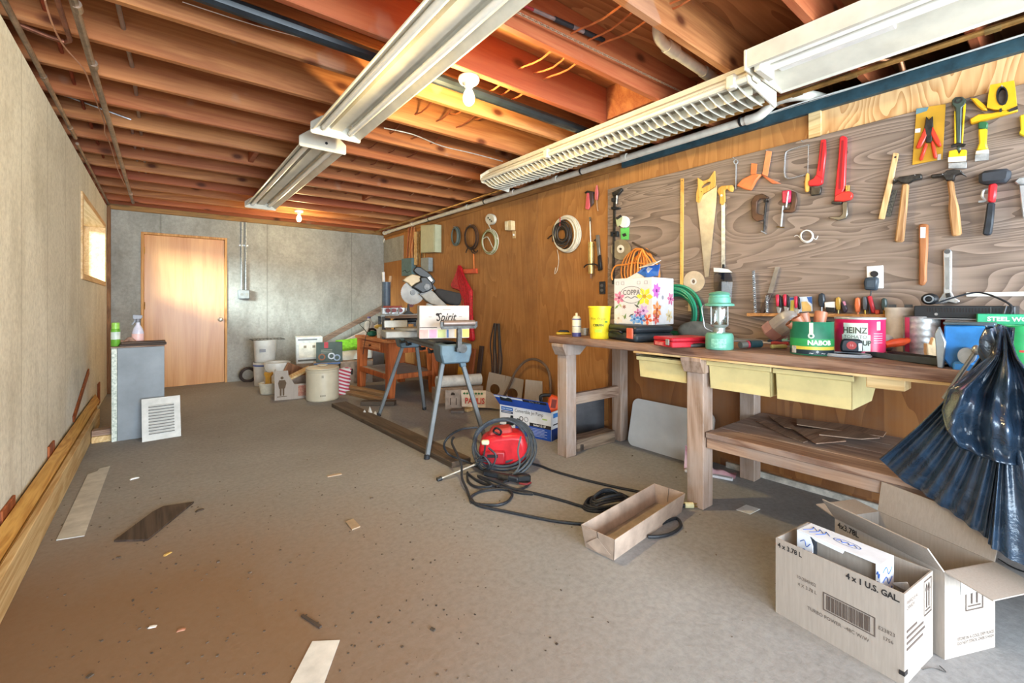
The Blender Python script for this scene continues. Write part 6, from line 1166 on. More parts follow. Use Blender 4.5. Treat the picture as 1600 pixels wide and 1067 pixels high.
k.pr('left_lobe', [(190, 680), (225, 642), (285, 613), (330, 618), (300, 650), (270, 706), (235, 700)], .004, .03, M_OL, .006); k.pr('right_lobe', [(320, 612), (365, 634), (436, 668), (385, 668), (350, 640)], .004, .022, mat('c06a40', .55), .004)
k.pr('strap', [(266, 553), (300, 556), (294, 616), (262, 614)], .006, .010, M_OL); k.pr('strap', [(350, 484), (382, 488), (358, 626), (328, 615)], .008, .013, mat('e28a58', .55)); k.nail((352, 485))
k = WT('coping_saw', 'coping saw with U-shaped silver frame', 'saw', ZA, (520, 540)); k.tu('frame', [(588, 450), (530, 462), (478, 480), (457, 500), (452, 560), (452, 618), (470, 636), (520, 628), (572, 614)], .005, M_CHROME, .010, 4, 8); k.tu('blade', [(584, 450), (580, 610)], .0015, M_STEEL, .010, 1)
k.pr('handle', [(572, 608), (588, 608), (592, 650), (590, 712), (566, 715), (562, 670)], .003, .020, M_LW, .006); k.nail((548, 432))
k = WT('pipe_wrench', 'smaller red pipe wrench beside the coping saw', 'wrench', ZA, (650, 540), group='red pipe wrenches'); M_PW = mat('d8262c', .35, var=.08)
k.pr('handle', [(655, 425), (682, 422), (684, 500), (666, 665), (632, 665), (630, 620), (645, 520)], .004, .022, M_PW, .004); k.pr('hook_housing', [(586, 655), (615, 640), (632, 615), (668, 640), (666, 668), (640, 680), (590, 682)], .002, .026, M_PW, .005); k.pr('jaw', [(602, 682), (628, 690), (660, 684), (652, 728), (600, 734)], .004, .022, M_DSTEEL, .003); k.pr('handle_groove', [(662, 440), (672, 440), (655, 600), (646, 600)], .0222, .0232, mat('8e1820', .5), 0)
k = WT('pipe_wrench', 'larger red pipe wrench with hooked steel jaw', 'wrench', ZA, (780, 560), group='red pipe wrenches')
k.pr('handle', [(762, 412), (780, 402), (800, 412), (796, 520), (790, 690), (760, 755), (730, 768), (738, 690), (755, 520)], .004, .026, M_PW, .004); k.pr('hook_housing', [(730, 768), (735, 735), (780, 712), (825, 712), (836, 730), (826, 756), (780, 768)], .002, .030, mat('d23a30', .35), .006); k.pr('hook_jaw', [(775, 768), (806, 768), (803, 840), (795, 862), (750, 872), (700, 856), (702, 850), (760, 850), (775, 835)], .006, .022, mat('8a8478', .35, .8), .003); k.pr('heel_jaw', [(716, 766), (772, 766), (770, 780), (716, 780)], .004, .024, M_DSTEEL, .002)
k.tu('adjust_nut', [(803, 680), (803, 712)], .012, M_BRASS, .016, 1, 10); k.pr('handle_groove', [(772, 430), (786, 430), (768, 700), (755, 700)], .0262, .0272, mat('8e1820', .5), 0)
k = WT('c_clamp', 'rusty C-clamp hanging below the orange leather', 'clamp', ZA, (310, 800), group='C-clamps on the tool board'); M_RUST = mat('5c4334', .6, .5, var=.3)
k.pr('frame', [(288, 735), (330, 722), (368, 742), (362, 752), (318, 752), (302, 770), (300, 828), (318, 838), (340, 840), (340, 868), (300, 878), (274, 856), (268, 770)], .004, .022, M_RUST, .004); k.tu('screw', [(352, 752), (342, 860), (338, 940)], .007, M_DSTEEL, .013, 1, 8); k.tu('tommy_bar', [(325, 930), (352, 945)], .004, M_STEEL, .018, 1); k.tu('swivel_pad', [(338, 765), (362, 765)], .008, M_DSTEEL, .013, 1)
k = WT('c_clamp', 'red-bodied C-clamp next to the rusty one', 'clamp', ZA, (480, 770), group='C-clamps on the tool board'); k.pr('frame', [(488, 704), (518, 716), (524, 760), (514, 818), (490, 830), (446, 826), (446, 812), (482, 808), (492, 780), (492, 735)], .004, .022, M_RUST, .004); k.pr('red_body', [(444, 708), (494, 704), (490, 772), (446, 778)], .008, .034, mat('c8244a', .4), .006); k.tu('chrome_bar', [(482, 715), (470, 800)], .005, M_CHROME, .036, 1); k.tu('screw', [(444, 790), (432, 908)], .006, M_STEEL, .013, 1, 8); k.tu('tommy_bar', [(412, 906), (452, 910)], .004, M_BRASS, .016, 1)
k = WT('wire_coil', 'small ring of white wire hung on the tool board', 'wire', ZA, (573, 958))
for i in range(3): k.tu('loop', ell(573+i, 958-i, 36-2*i, 34-2*i, 14), .0035, mat('d8d4cc', .4), .006+.004*i, 2, 6, True)
k.tu('tail', [(505, 958), (520, 952), (535, 965)], .002, M_WHITE, .006); k.tu('tail', [(610, 965), (625, 975), (636, 955)], .002, M_WHITE, .006)
# second group
k = WT('wire_brush', 'wooden wire brush hanging next to a claw hammer', 'brush', ZB, (190, 650)); k.pr('handle', [(212, 478), (243, 482), (200, 690), (160, 860), (125, 858), (175, 650)], .012, .028, wood('brush_wood', 'dcb482', 'b08a58', 'Z', tint=0), .003); k.pr('bristles', [(200, 690), (232, 690), (192, 842), (162, 840)], .004, .012, mat('6a6862', .6, .4, c2='2f2d2a', scale=120), 0); a, b = k.L([(225, 505)])[0]; obj('hang_hole', G().cyl((a, -.0290, b), (a, -.0282, b), .005, n=8), M_INK, k.t)
def hammer(label, head, hnd, hm=M_DSTEEL):
    k = WT('claw_hammer', label, 'hammer', ZB, hnd[0], group='claw hammers'); k.pr('head', head, .012, .038, hm, .004); k.pr('handle', hnd, .012, .036, M_HANDLE, .007)
    for p in (head[1], head[4]): k.nail((p[0], p[1]+10), .045)
hammer('claw hammer with a slim tan handle, left of the pair', [(208, 660), (222, 632), (250, 618), (300, 612), (340, 604), (376, 600), (379, 630), (332, 638), (302, 658), (262, 656), (240, 640)], [(264, 656), (304, 658), (292, 800), (272, 990), (220, 990), (240, 850)])
hammer('claw hammer with a thick brown handle, right of the pair', [(430, 606), (498, 600), (520, 582), (560, 576), (600, 582), (634, 620), (600, 602), (566, 612), (562, 640), (514, 640), (500, 616), (434, 628)], [(518, 640), (558, 640), (568, 720), (590, 800), (606, 948), (548, 960), (528, 800), (532, 730)])
k = WT('carded_pliers', 'red-handled pliers on an amber backing card', 'pliers', ZB, (410, 370)); c = k.pr('card', [(340, 220), (508, 195), (490, 512), (315, 545)], .002, .006, mat('c2922e', .3, var=.12, scale=5), .001); k.pr('card_header', [(340, 222), (410, 212), (400, 235), (336, 255)], .0062, .0072, mat('5f7f88', .5), 0); k.pr('price_tag', [(334, 338), (364, 334), (362, 358), (332, 361)], .0062, .0075, M_WHITE, 0); k.pr('barcode', [(462, 485), (482, 482), (480, 515), (460, 518)], .0062, .0075, mat('cfcac0', .6), 0)
k.pr('jaws', [(398, 268), (414, 290), (436, 266), (438, 330), (430, 420), (396, 420), (388, 330)], .0065, .018, M_DSTEEL, .003)
for pts in ([(392, 330), (350, 420), (338, 450), (352, 456), (372, 440), (404, 380)], [(432, 320), (478, 410), (488, 438), (470, 446), (452, 425), (424, 372)], [(392, 418), (362, 500), (358, 520), (376, 522), (408, 430)], [(424, 418), (440, 505), (452, 514), (462, 500), (450, 440), (436, 405)]): k.pr('red_grip', pts, .0068, .020, mat('cf3a26', .4), .004)
k = WT('paint_scraper', 'long dark-handled scraper with a yellow head', 'scraper', ZB, (585, 330), group='paint scrapers'); k.pr('shaft', [(546, 178), (565, 160), (605, 158), (630, 175), (624, 205), (604, 222), (598, 470), (588, 486), (574, 470), (566, 222), (546, 205)], .012, .024, mat('3f4a40', .4), .004); k.pr('yellow_edge', [(612, 200), (626, 196), (606, 430), (600, 430)], .008, .022, M_YEL); k.pr('yellow_edge', [(560, 240), (566, 240), (572, 430), (560, 430)], .008, .022, M_YEL); k.pr('head', [(530, 470), (575, 462), (588, 490), (600, 462), (632, 464), (630, 520), (526, 528)], .010, .030, M_YEL, .003); k.pr('white_lip', [(526, 506), (631, 500), (630, 530), (526, 536)], .0305, .033, mat('d9d2c0', .5)); k.pr('blade', [(526, 538), (630, 530), (630, 566), (526, 568)], .012, .022, M_STEEL, .001); k.tu('wing_nut', [(545, 445), (585, 432), (622, 440)], .008, M_DSTEEL, .028, 1); a, b = k.L([(586, 180)])[0]; obj('hang_ring', G().ring(circ(a, b, .014, 12), circ(a, b, .008, 12), -.027, -.024), M_DSTEEL, k.t)
k = WT('staple_gun', 'yellow staple gun hanging at the top right of the tool board', 'staple gun', ZB, (800, 190)); M_SG = mat('dfa91e', .4, var=.08)
k.rg('body', [(768, 96), (835, 84), (904, 70), (912, 130), (920, 222), (890, 246), (840, 240), (790, 236), (748, 225), (756, 160)], [(815, 118), (835, 106), (855, 112), (866, 140), (866, 180), (856, 206), (836, 212), (816, 205), (806, 178), (806, 140)], .006, .034, M_SG)
k.rg('grip_liner', ell(836, 159, 34, 55, 16), ell(836, 159, 26, 46, 16), .004, .037, M_BLACK); k.pr('lever', [(650, 166), (690, 170), (742, 214), (752, 240), (720, 236), (690, 212)], .010, .030, M_SG, .004); k.pr('base', [(650, 290), (700, 262), (780, 255), (920, 220), (926, 242), (860, 262), (656, 318)], .006, .034, M_SG, .004); k.pr('foot', [(872, 238), (924, 216), (926, 236), (874, 252)], .0345, .037, M_DSTEEL, 0); k.pr('slot_mark', [(820, 232), (834, 229), (834, 250), (820, 253)], .0345, .036, M_INK, 0); k.nail((835, 110), .05)
k = WT('paint_scraper', 'short yellow-handled scraper below the staple gun', 'scraper', ZB, (722, 400), group='paint scrapers'); k.pr('green_cap', [(695, 312), (705, 302), (745, 300), (754, 312), (750, 342), (697, 344)], .008, .026, mat('2a5f3a', .4), .004); k.pr('handle', [(697, 343), (750, 341), (744, 425), (756, 462), (684, 470), (702, 425)], .008, .026, mat('e3bd22', .4), .005); k.pr('white_collar', [(684, 468), (756, 460), (758, 482), (680, 490)], .010, .026, mat('d9ccb8', .5), .002); k.pr('blade', [(680, 488), (758, 480), (755, 518), (678, 528)], .014, .020, M_STEEL, 0)
k = WT('rubber_mallet', 'black rubber mallet with a red and black handle', 'mallet', ZB, (780, 700)); k.pr('head', [(704, 612), (716, 592), (800, 580), (886, 574), (888, 600), (880, 640), (850, 654), (720, 666), (704, 650)], .004, .06, mat('33353a', .7, var=.15), .012); k.pr('red_sleeve', [(760, 660), (808, 656), (803, 720), (795, 768), (752, 766)], .018, .046, mat('c8282e', .4), .007); k.pr('grip', [(752, 766), (796, 766), (786, 880), (776, 945), (760, 954), (724, 950), (736, 880)], .016, .048, M_RUB, .008); k.tu('hook', [(756, 688), (730, 695), (722, 730), (738, 755), (700, 760)], .005, M_STEEL, .03, 3)
k = WT('wood_shaft', 'plain wooden handle hanging below the wire brush', 'handle', ZB, (384, 900)); hp = [(357, 885), (412, 885), (410, 1030)]; k.zf = lambda p: ZB(p)
k.pr('handle', [(357, 885), (412, 885), (409, 1030), (402, 1150), (402, 1210), (386, 1240), (356, 1236), (358, 1150)], .004, .026, wood('oiled_handle', 'b87a4c', '8a5432', 'Z', tint=0), .007); k.pr('label_sticker', [(368, 905), (398, 905), (396, 965), (367, 966)], .0262, .0272, M_WHITE, 0)
k = WT('adjustable_wrench', 'large chrome adjustable wrench standing on its jaws', 'wrench', ZF, (495, 200)); o_ = [(465, 60), (478, 44), (495, 38), (514, 44), (526, 60), (524, 200), (522, 335), (545, 378), (585, 402), (560, 420), (505, 408), (470, 418), (418, 424), (440, 385), (468, 345), (468, 200)]
k.pr('body', o_, .004, .020, M_CHROME, .003); k.pr('handle_recess', [(480, 100), (510, 100), (508, 320), (484, 320)], .0203, .0213, mat('a9acae', .35, .9), 0); a, b = k.L([(494, 60)])[0]; obj('hang_hole', G().cyl((a, -.0213, b), (a, -.0203, b), .011, n=14), mat('4a4846', .7), k.t); k.pr('worm_screw', [(482, 350), (512, 345), (525, 372), (490, 380)], .0203, .026, M_DSTEEL, .001)
k = WT('yellow_tool', 'yellow tool half cut off at the right edge of the board', 'tool', ZB, (945, 320)); k.pr('body', [(934, 270), (950, 262), (990, 262), (990, 390), (950, 384), (928, 372), (940, 350)], .004, .03, mat('e6d02a', .4), .004)
k = WT('ball_hammer', 'steel-shafted tool at the right edge below the yellow one', 'hammer', ZB, (945, 700)); k.pr('head', [(903, 648), (930, 622), (990, 618), (990, 660), (925, 664)], .006, .034, M_STEEL, .004); k.pr('shaft', [(930, 664), (985, 664), (990, 850), (952, 855)], .010, .028, mat('c9cbcc', .3, .7), .003)
# bench-height row
k = WT('tool_rack', 'narrow wooden rack strip holding hand tools above the workbench', 'rack', ZE, (800, 490)); k.pr('strip', [(222, 474), (1395, 484), (1395, 512), (222, 500)], .001, .045, wood('rack_wood', 'c99560', 'a06c3c', 'Y', tint=0), .002)
GR = 'tools standing in the rack'
k = WT('auger_bit', 'silver twist auger bit standing at the left of the rack', 'drill bit', ZE, (270, 200), group='auger bits'); L_ = k.L([(265, 125), (282, 470)]); 
def twist(k, p0, p1, r, turns):
    (a0, b0), (a1, b1) = k.L([p0, p1]); n = turns*8
    for ph, m in ((0, M_CHROME), (math.pi, M_CHROME)):
        obj('flute', G().tube([(a0+(a1-a0)*i/n+r*math.cos(ph+2*math.pi*i/8), -.025+r*math.sin(ph+2*math.pi*i/8), b0+(b1-b0)*i/n) for i in range(n+1)], r*.55, 5), m, k.t)
    obj('core', G().cyl((a0, -.025, b0), (a1, -.025, b1), r*.5, n=6), M_DSTEEL, k.t)
twist(k, (265, 125), (282, 480), .007, 11)
k = WT('auger_bit', 'second auger bit partly behind the plastic bottle', 'drill bit', ZE, (378, 380), group='auger bits'); twist(k, (378, 330), (380, 480), .007, 5)
k = WT('keyhole_saw', 'thin grey keyhole saw leaning in the rack', 'saw', ZE, (420, 250), group=GR); k.pr('blade', [(440, 92), (478, 90), (420, 310), (398, 320), (376, 312)], .010, .013, mat('8f8a86', .4, .6), 0); k.pr('handle', [(376, 312), (420, 310), (350, 478), (318, 470), (345, 400)], .006, .024, mat('4a3a34', .5), .003)
for i, (x, y0, lb) in enumerate(((468, 318, 'red and black pliers handle, leftmost in the rack'), (530, 316, 'red and black pliers handle, second from the left'), (622, 332, 'red and black pliers handle in front of the printed card'))):
    k = WT('pliers', lb, 'pliers', ZE, (x, 400), group='red-handled pliers in the rack'); k.pr('red_grip', [(x-20, y0+8), (x-6, y0), (x+12, y0+4), (x+8, y0+100), (x-12, y0+104)], .014, .030, mat('c83048', .4), .005); k.pr('black_grip', [(x+4, y0+4), (x+26, y0+14), (x+34, y0+110), (x+14, y0+118), (x+10, y0+60)], .010, .026, M_BLACK, .005); k.pr('jaws', [(x-14, y0+104), (x+28, y0+112), (x+16, y0+160), (x-2, y0+160)], .012, .024, M_STEEL, .002)
k = WT('printed_card', 'blue and yellow printed tool card standing in the rack', 'card', ZE, (650, 400), group=GR); k.pr('card', [(556, 345), (742, 336), (746, 460), (560, 470)], .002, .006, mat('cfd6de', .5), 0); k.pr('yellow_shape', [(566, 372), (600, 366), (590, 470), (560, 470)], .0062, .0072, mat('d8c85a', .5), 0); k.pr('yellow_shape', [(655, 380), (700, 378), (735, 420), (738, 460), (660, 462)], .0062, .0072, mat('e0b870', .5), 0); k.pr('blue_block', [(700, 342), (742, 340), (744, 400), (715, 380)], .0062, .0072, mat('3a6ab8', .5), 0); k.pr('blue_block', [(560, 348), (610, 346), (608, 362), (560, 366)], .0062, .0072, mat('3a6ab8', .5), 0)
def rackdriver(label, x, y0, y1, c, c2, w=24, yb=484):
    k = WT('screwdriver', label, 'screwdriver', ZE, (x, y0+20), group='screwdrivers in the rack'); k.pr('handle', [(x-w*.8, y0+12), (x-w*.4, y0), (x+w*.4, y0), (x+w*.8, y0+12), (x+w, y0+(y1-y0)*.5), (x+w*.7, y1), (x-w*.7, y1), (x-w, y0+(y1-y0)*.5)], .008, .034, mat(c, .4), .006); k.tu('shaft', [(x, y1), (x, yb)], .0045, mat(c2, .3, .6), .022, 1)
rackdriver('black-handled screwdriver standing above the brown tubes', 832, 310, 425, '2a3038', '8a8a8a', 28); rackdriver('dark green screwdriver with a brass shaft, rightmost in the rack', 1350, 350, 450, '3a4a48', 'b8963a'); rackdriver('orange flat-handled tool standing in the rack', 1132, 345, 470, 'e0784a', 'c06a40', 24); rackdriver('amber-handled screwdriver in the middle of the rack', 970, 342, 450, 'b08a3a', '8a7a4a', 22); rackdriver('grey-handled screwdriver beside the red one', 1192, 336, 450, '5a5e62', 'b8963a', 20)
k = WT('red_file', 'slanted red-handled tool beside the grey screwdriver', 'tool', ZE, (1240, 400), group=GR); k.pr('handle', [(1212, 336), (1246, 328), (1284, 470), (1250, 478)], .012, .036, mat('b8303a', .4), .005)
k = WT('black_pink_cutter', 'black and pink snips leaning in the rack', 'snips', ZE, (1015, 420), group=GR); k.pr('grip', [(990, 385), (1015, 372), (1048, 440), (1040, 470), (1012, 474)], .010, .03, mat('3a3440', .4), .005); k.pr('pink_inlay', [(1008, 378), (1030, 376), (1040, 408), (1024, 412)], .031, .034, mat('d890a8', .4), .001)
k = WT('white_switch_box', 'small white box with dark front behind the rack', 'box', ZE, (905, 420), group=GR); k.pr('box', [(858, 384), (946, 380), (946, 436), (860, 440)], .002, .03, M_WHITE, .003); k.pr('dark_front', [(870, 425), (950, 430), (950, 470), (880, 465)], .0305, .04, M_BLACK, .003); k.pr('red_bit', [(1280, 448), (1318, 446), (1318, 484), (1282, 484)], .02, .04, mat('c84a34', .5), .003)
k = WT('wall_outlet', 'white outlet plate with a black plug-in adapter', 'outlet', ZE, (1265, 180), group=None); k.pr('plate', [(1197, 86), (1336, 78), (1338, 268), (1200, 272)], .001, .008, M_WHITE, .002); k.pr('socket', ell(1264, 150, 34, 26, 14), .0082, .016, M_INK, .001); k.pr('adapter', [(1204, 182), (1304, 176), (1306, 215), (1296, 288), (1200, 284), (1194, 220)], .010, .055, mat('2f3a44', .45), .006); k.pr('adapter_panel', [(1222, 208), (1286, 204), (1282, 262), (1218, 262)], .0552, .057, mat('3f4a54', .5), .001); k.tu('adapter_cord', [(1246, 290), (1244, 310), (1235, 380), (1232, 480)], .003, M_CORD, .03, 3)
q = W(1560, 465, 2.965); tag(obj('white_board', G().box(2.955, 2.966, .05, W(1512, 460).y, 1.13, W(1512, 457).z), mat('d9d2c4', .6), ang=0), 'white card standing behind the black electronics box', 'card')
# left part of the tool wall
k = WT('bar_clamp', 'long black bar clamp hanging at the left edge of the tool board', 'clamp', ZCC, (610, 300)); k.pr('bar', [(600, 170), (616, 170), (606, 870), (590, 870)], .010, .016, M_DSTEEL, 0); k.pr('head', [(596, 160), (668, 122), (676, 138), (640, 178), (600, 184)], .006, .03, M_DSTEEL, .003); k.tu('head_screw', [(632, 180), (628, 245)], .006, M_STEEL, .02, 1); k.pr('slider', [(592, 268), (655, 272), (655, 284), (620, 290), (592, 290)], .006, .03, M_BLACK, .003); k.pr('jaw_pad', [(592, 200), (630, 198), (630, 225), (592, 230)], .008, .03, M_BLACK, .003); k.pr('lower_jaw', [(585, 462), (640, 458), (640, 500), (625, 500), (622, 474), (600, 476), (600, 500), (586, 500)], .006, .03, M_BLACK, .002)
k = WT('tape_disc', 'white round roll with dark label on the tool board', 'roll', ZCC, (685, 385)); k.pr('disc', ell(688, 385, 38, 46, 20), .004, .03, M_WHITE, .003); k.pr('label_card', [(630, 360), (668, 335), (682, 352), (672, 405), (644, 425), (634, 395)], .0305, .033, mat('a8b088', .6), 0); k.pr('dark_corner', [(630, 356), (668, 330), (680, 345), (640, 372)], .0332, .035, M_INK, 0)
k = WT('green_card', 'green hanging card with black print under the white roll', 'card', ZCC, (685, 475)); c = k.pr('card', [(650, 432), (718, 428), (714, 522), (655, 520)], .002, .006, mat('5fb85a', .5), 0); k.pr('black_print', [(662, 480), (690, 470), (700, 490), (676, 502)], .0062, .007, M_INK, 0)
k = WT('saw_disc', 'round steel saw blade hanging on the tool board', 'saw blade', ZCC, (660, 600)); k.rg('disc', ell(660, 600, 78, 80, 40), ell(660, 596, 8, 10, 40), .012, .015, mat('b3a486', .4, .7, var=.15)); k.rg('hub_label', ell(658, 596, 28, 32, 20), ell(658, 596, 9, 11, 20), .0152, .0162, mat('d8d0c0', .5)); a, b = k.L([(660, 596)])[0]; obj('bolt', G().cyl((a, 0, b), (a, -.03, b), .006, n=8), M_DSTEEL, k.t)
k = WT('orange_extension_cable', 'bundle of orange extension cord hung on a peg', 'cord', ZCC, (840, 620), group=None); M_OC = mat('e08a3a', .45, var=.12)
obj('peg', G().cyl(*[(a, -.04, b) for a, b in k.L([(765, 548), (955, 648)])], .008, n=8), mat('4a3a2c', .6), k.t)
for i in range(9):
    x = 780+i*16; dx = (i-4)*14
    k.tu('loop', [(845, 600), (x-30, 620-i % 3*8), (x+dx-40, 700), (x+dx-50, 800), (x+dx-20, 850), (x+dx+5, 800), (x+dx*.6, 700), (850, 610)], .0065, M_OC, .03+.01*(i % 4), 4, 6)
k.tu('tail', [(880, 720), (800, 705), (720, 720), (640, 730), (610, 790), (614, 840)], .0065, M_OC, .05, 4)
k = WT('green_hose', 'coiled green hose hung behind the flowered carton', 'hose', Z4, (1120, 470), group=None); M_GH = mat('1f8a68', .4, var=.15)
for i, r_ in enumerate((150, 165, 180, 196, 212, 226, 172, 205)): k.tu('coil', ell(1072+6*(i % 3), 470-4*(i % 2)+10, r_*.92, r_*1.02, 22), .0095, M_GH, .03+.018*(i % 4), 2, 8, True)
k = WT('abrasive_disc', 'pale round abrasive disc leaning behind the green hose', 'disc', Z4, (1200, 215), group=None); k.rg('disc', ell(1200, 212, 88, 88, 28), ell(1196, 212, 14, 16, 28), .002, .006, mat('c9b59a', .7)); k.rg('centre_ring', ell(1196, 212, 26, 28, 18), ell(1196, 212, 14, 16, 18), .0062, .0075, mat('dcd6cc', .6)); k.pr('paper_tag', [(1150, 375), (1205, 375), (1215, 460), (1150, 460)], .002, .004, mat('cfb896', .7), 0)
k = WT('clear_bag', 'clear plastic bag of black clips hanging behind the lantern', 'bag', Z4, (1450, 250), group=None); k.pr('film', [(1382, 105), (1530, 140), (1538, 220), (1525, 385), (1400, 330), (1378, 260)], .030, .032, thin_glass('bag_film', 'e8e8e4', .25), 0); k.pr('header', [(1380, 98), (1420, 100), (1500, 112), (1534, 138), (1440, 138), (1382, 132)], .028, .034, mat('e2e0da', .5), 0)
for i in range(7): x = 1405+i*14; k.pr('black_clip', [(x, 250-i % 3*22), (x+13, 240-i % 2*30), (x+20, 310), (x+5, 322)], .012+.004*(i % 2), .026, M_BLACK, .002)
k.pr('black_strap', [(1446, 70), (1462, 70), (1460, 230), (1436, 240)], .018, .027, M_BLACK, .001)
# far plywood wall
XW = 2.986
k = WT('black_outlet', 'small black outlet on the plywood wall left of the tool board', 'outlet', ZCC, (508, 898), X=XW, group=None); k.pr('plate', [(487, 850), (531, 848), (531, 945), (488, 946)], .001, .012, mat('26282c', .5), .002)
for y in (880, 918): k.pr('socket', ell(509, y, 12, 12, 10), .0122, .014, mat('5a5a5c', .5), 0)
k = WT('rope_coil', 'coil of white rope with dark cord inside on the plywood wall', 'rope', ZCC, (230, 480), X=XW, group='coils on the plywood wall')
for i in range(6): k.tu('white_loop', ell(240-i*2, 478+i, 104-5*i, 142-4*i, 20, i*7), .0075, mat('d3c9b4', .6), .012+.010*(i % 3), 2, 6, True)
for i in range(9): k.tu('dark_loop', ell(208+rnd(-12, 12), 478+rnd(-12, 12), 72-5*i+rnd(-6, 6), 108-8*i+rnd(-8, 8), 16, i*23), .006, mat(('2c2620', '4a4038', '38302c')[i % 3], .6), .02+.008*(i % 4), 2, 5, True)
k.tu('tail', [(160, 600), (172, 680), (160, 760), (140, 790), (148, 740)], .003, mat('cdbfa6', .6), .012); k.tu('red_tag', [(200, 350), (198, 420)], .006, mat('9a3a34', .6), .04, 1); k.tu('left_tie', [(90, 515), (125, 490), (130, 540)], .005, M_BLACK, .02)
k = WT('hung_pliers', 'pink-handled pliers and cutters hanging together on a hook', 'pliers', ZCC, (430, 180), X=XW); 
k.pr('pink_grip', [(398, 160), (415, 160), (425, 260), (408, 290), (386, 285), (392, 220)], .012, .028, mat('cf5a60', .5), .004); k.pr('dark_grip', [(418, 150), (445, 150), (448, 240), (425, 268), (420, 220)], .010, .026, mat('4a3a38', .5), .004); k.pr('pink_grip', [(466, 120), (476, 95), (486, 160), (480, 215), (462, 215), (460, 160)], .012, .026, mat('c8666a', .5), .004); k.pr('steel_head', [(374, 160), (400, 140), (455, 150), (452, 165), (400, 165)], .008, .022, M_DSTEEL, .002); k.tu('thin_tool', [(470, 210), (474, 270), (480, 300)], .004, mat('b08a6a', .5), .014)
k = WT('grease_gun', 'brass grease gun hanging upright on the plywood wall', 'grease gun', ZCC, (436, 660), X=XW); M_GG = mat('b59a62', .35, .5, var=.15); g_ = k.L([(436, 545), (438, 790)])
obj('barrel', G().cyl((g_[0][0], -.035, g_[0][1]), (g_[1][0], -.035, g_[1][1]), .024, n=16), M_GG, k.t)
for y in (552, 580, 700, 782): a, b = k.L([(437, y)])[0]; obj('band', G().cyl((a, -.035, b-.004), (a, -.035, b+.004), .0255, n=16), M_BRASS, k.t)
k.tu('rod', [(430, 370), (436, 545)], .005, M_STEEL, .035, 1); k.tu('rod_tip', [(430, 350), (431, 385)], .009, M_DSTEEL, .035, 1); k.tu('strap', [(395, 740), (420, 720), (480, 715), (500, 730)], .006, M_BLACK, .055); k.tu('bottom_screw', [(438, 790), (436, 825)], .007, mat('7a5a4a', .5), .035, 1)
k = WT('grip_tool', 'steel tool with black handle hanging beside the grease gun', 'tool', ZCC, (490, 620), X=XW); k.pr('steel_channel', [(468, 488), (490, 486), (500, 640), (484, 660), (474, 560)], .008, .026, mat('8a8276', .4, .6), .002); k.pr('black_grip', [(484, 655), (502, 640), (514, 755), (486, 768)], .006, .030, M_BLACK, .004); k.tu('link', [(455, 530), (470, 520)], .006, M_DSTEEL, .02, 1)
def wire_coil(label, c, rx, ry, cols, n, tails=(), r=.006, nm='cable_coil'):
    k = WT(nm, label, 'cable', ZD, c, X=XW, group='coils on the plywood wall')
    for i in range(n): k.tu('loop', ell(c[0]+rnd(-3, 3), c[1]+rnd(-3, 3), rx-2.2*(i % 4), ry-3*(i % 4), 16, i*31), r, mat(cols[i % len(cols)], .55), .012+.008*(i % 4), 2, 6, True)
    for tl in tails: k.tu('tail', tl, r, mat(cols[0], .55), .03, 3)
    k.nail((c[0], c[1]-ry), .05); return k
wire_coil('small coil of grey-green cable, leftmost on the plywood wall', (597, 135), 22, 50, ('5a6660', '4a5450', '7a8078'), 6)
wire_coil('coil of dark brown cable with loose ends, beside the grey-green one', (683, 140), 36, 66, ('3a2a22', '4a3226', '6a4a34'), 7, ([(670, 195), (660, 215), (658, 225)], [(690, 200), (710, 222), (722, 212)], [(684, 198), (690, 220), (705, 228)]), .007)
k = wire_coil('coil of white and green cord on the plywood wall under a round reel', (782, 165), 42, 66, ('cfc9b4', '6f7a3a', 'b9b49a', '8a8a4a', 'd3cdb8'), 10, ([(750, 150), (775, 140), (800, 190), (815, 210)], [(790, 95), (800, 120), (828, 150)]))
k = WT('cord_reel', 'round white cord reel above the white and green coil', 'reel', ZD, (790, 45), X=XW, group=None); k.pr('disc', ell(790, 45, 25, 30, 18), .004, .04, mat('d2ccba', .5), .004)
for i in range(3): k.pr('cut_out', ell(782+i*9, 38+i*9, 4, 5, 8), .0402, .042, mat('4a4438', .7), 0)
k.tu('cord_end', [(775, 60), (785, 80), (795, 98)], .006, mat('cfc9b4', .5), .035)
k = WT('cream_box', 'small cream box high on the plywood wall', 'box', ZD, (897, 80), X=XW, group=None); k.pr('body', [(878, 56), (912, 52), (914, 104), (880, 106)], .001, .06, mat('d9bf92', .5), .004); k.pr('front_cover', [(880, 60), (896, 59), (897, 103), (881, 104)], .0602, .062, mat('e8d8b4', .5), 0)
k = WT('wall_switch', 'small brass light switch under the cream box', 'switch', ZD, (907, 126), X=XW, group=None); k.pr('plate', [(898, 108), (916, 107), (916, 145), (899, 146)], .001, .006, mat('c9a878', .4), .001); k.pr('toggle', [(905, 122), (910, 122), (910, 132), (905, 132)], .0062, .018, M_WHITE, .001)
k = WT('breaker_box', 'pale green-grey electrical panel box high on the wall', 'electrical panel', ZD, (470, 150), X=XW, group=None); k.pr('box', [(437, 80), (516, 74), (516, 222), (437, 226)], .001, .10, mat('b4b494', .45, var=.06), .004); k.pr('door', [(441, 86), (512, 80), (512, 216), (441, 220)], .1002, .106, mat('bcbc9c', .45, var=.05), .002)
k = WT('wire_bundle', 'bundle of orange cables dropping beside the panel', 'cable', ZD, (352, 180), X=XW, group='cables dropping to the panels')
for i in range(6): x = 334+i*7; k.tu('cable', [(x+10, 85), (x+6, 130), (x+rnd(-6, 6), 190), (x-2, 262)], .010, mat(('b86a3c', '9a5430', 'c88a5a')[i % 3], .55), .012+.01*(i % 2), 3)
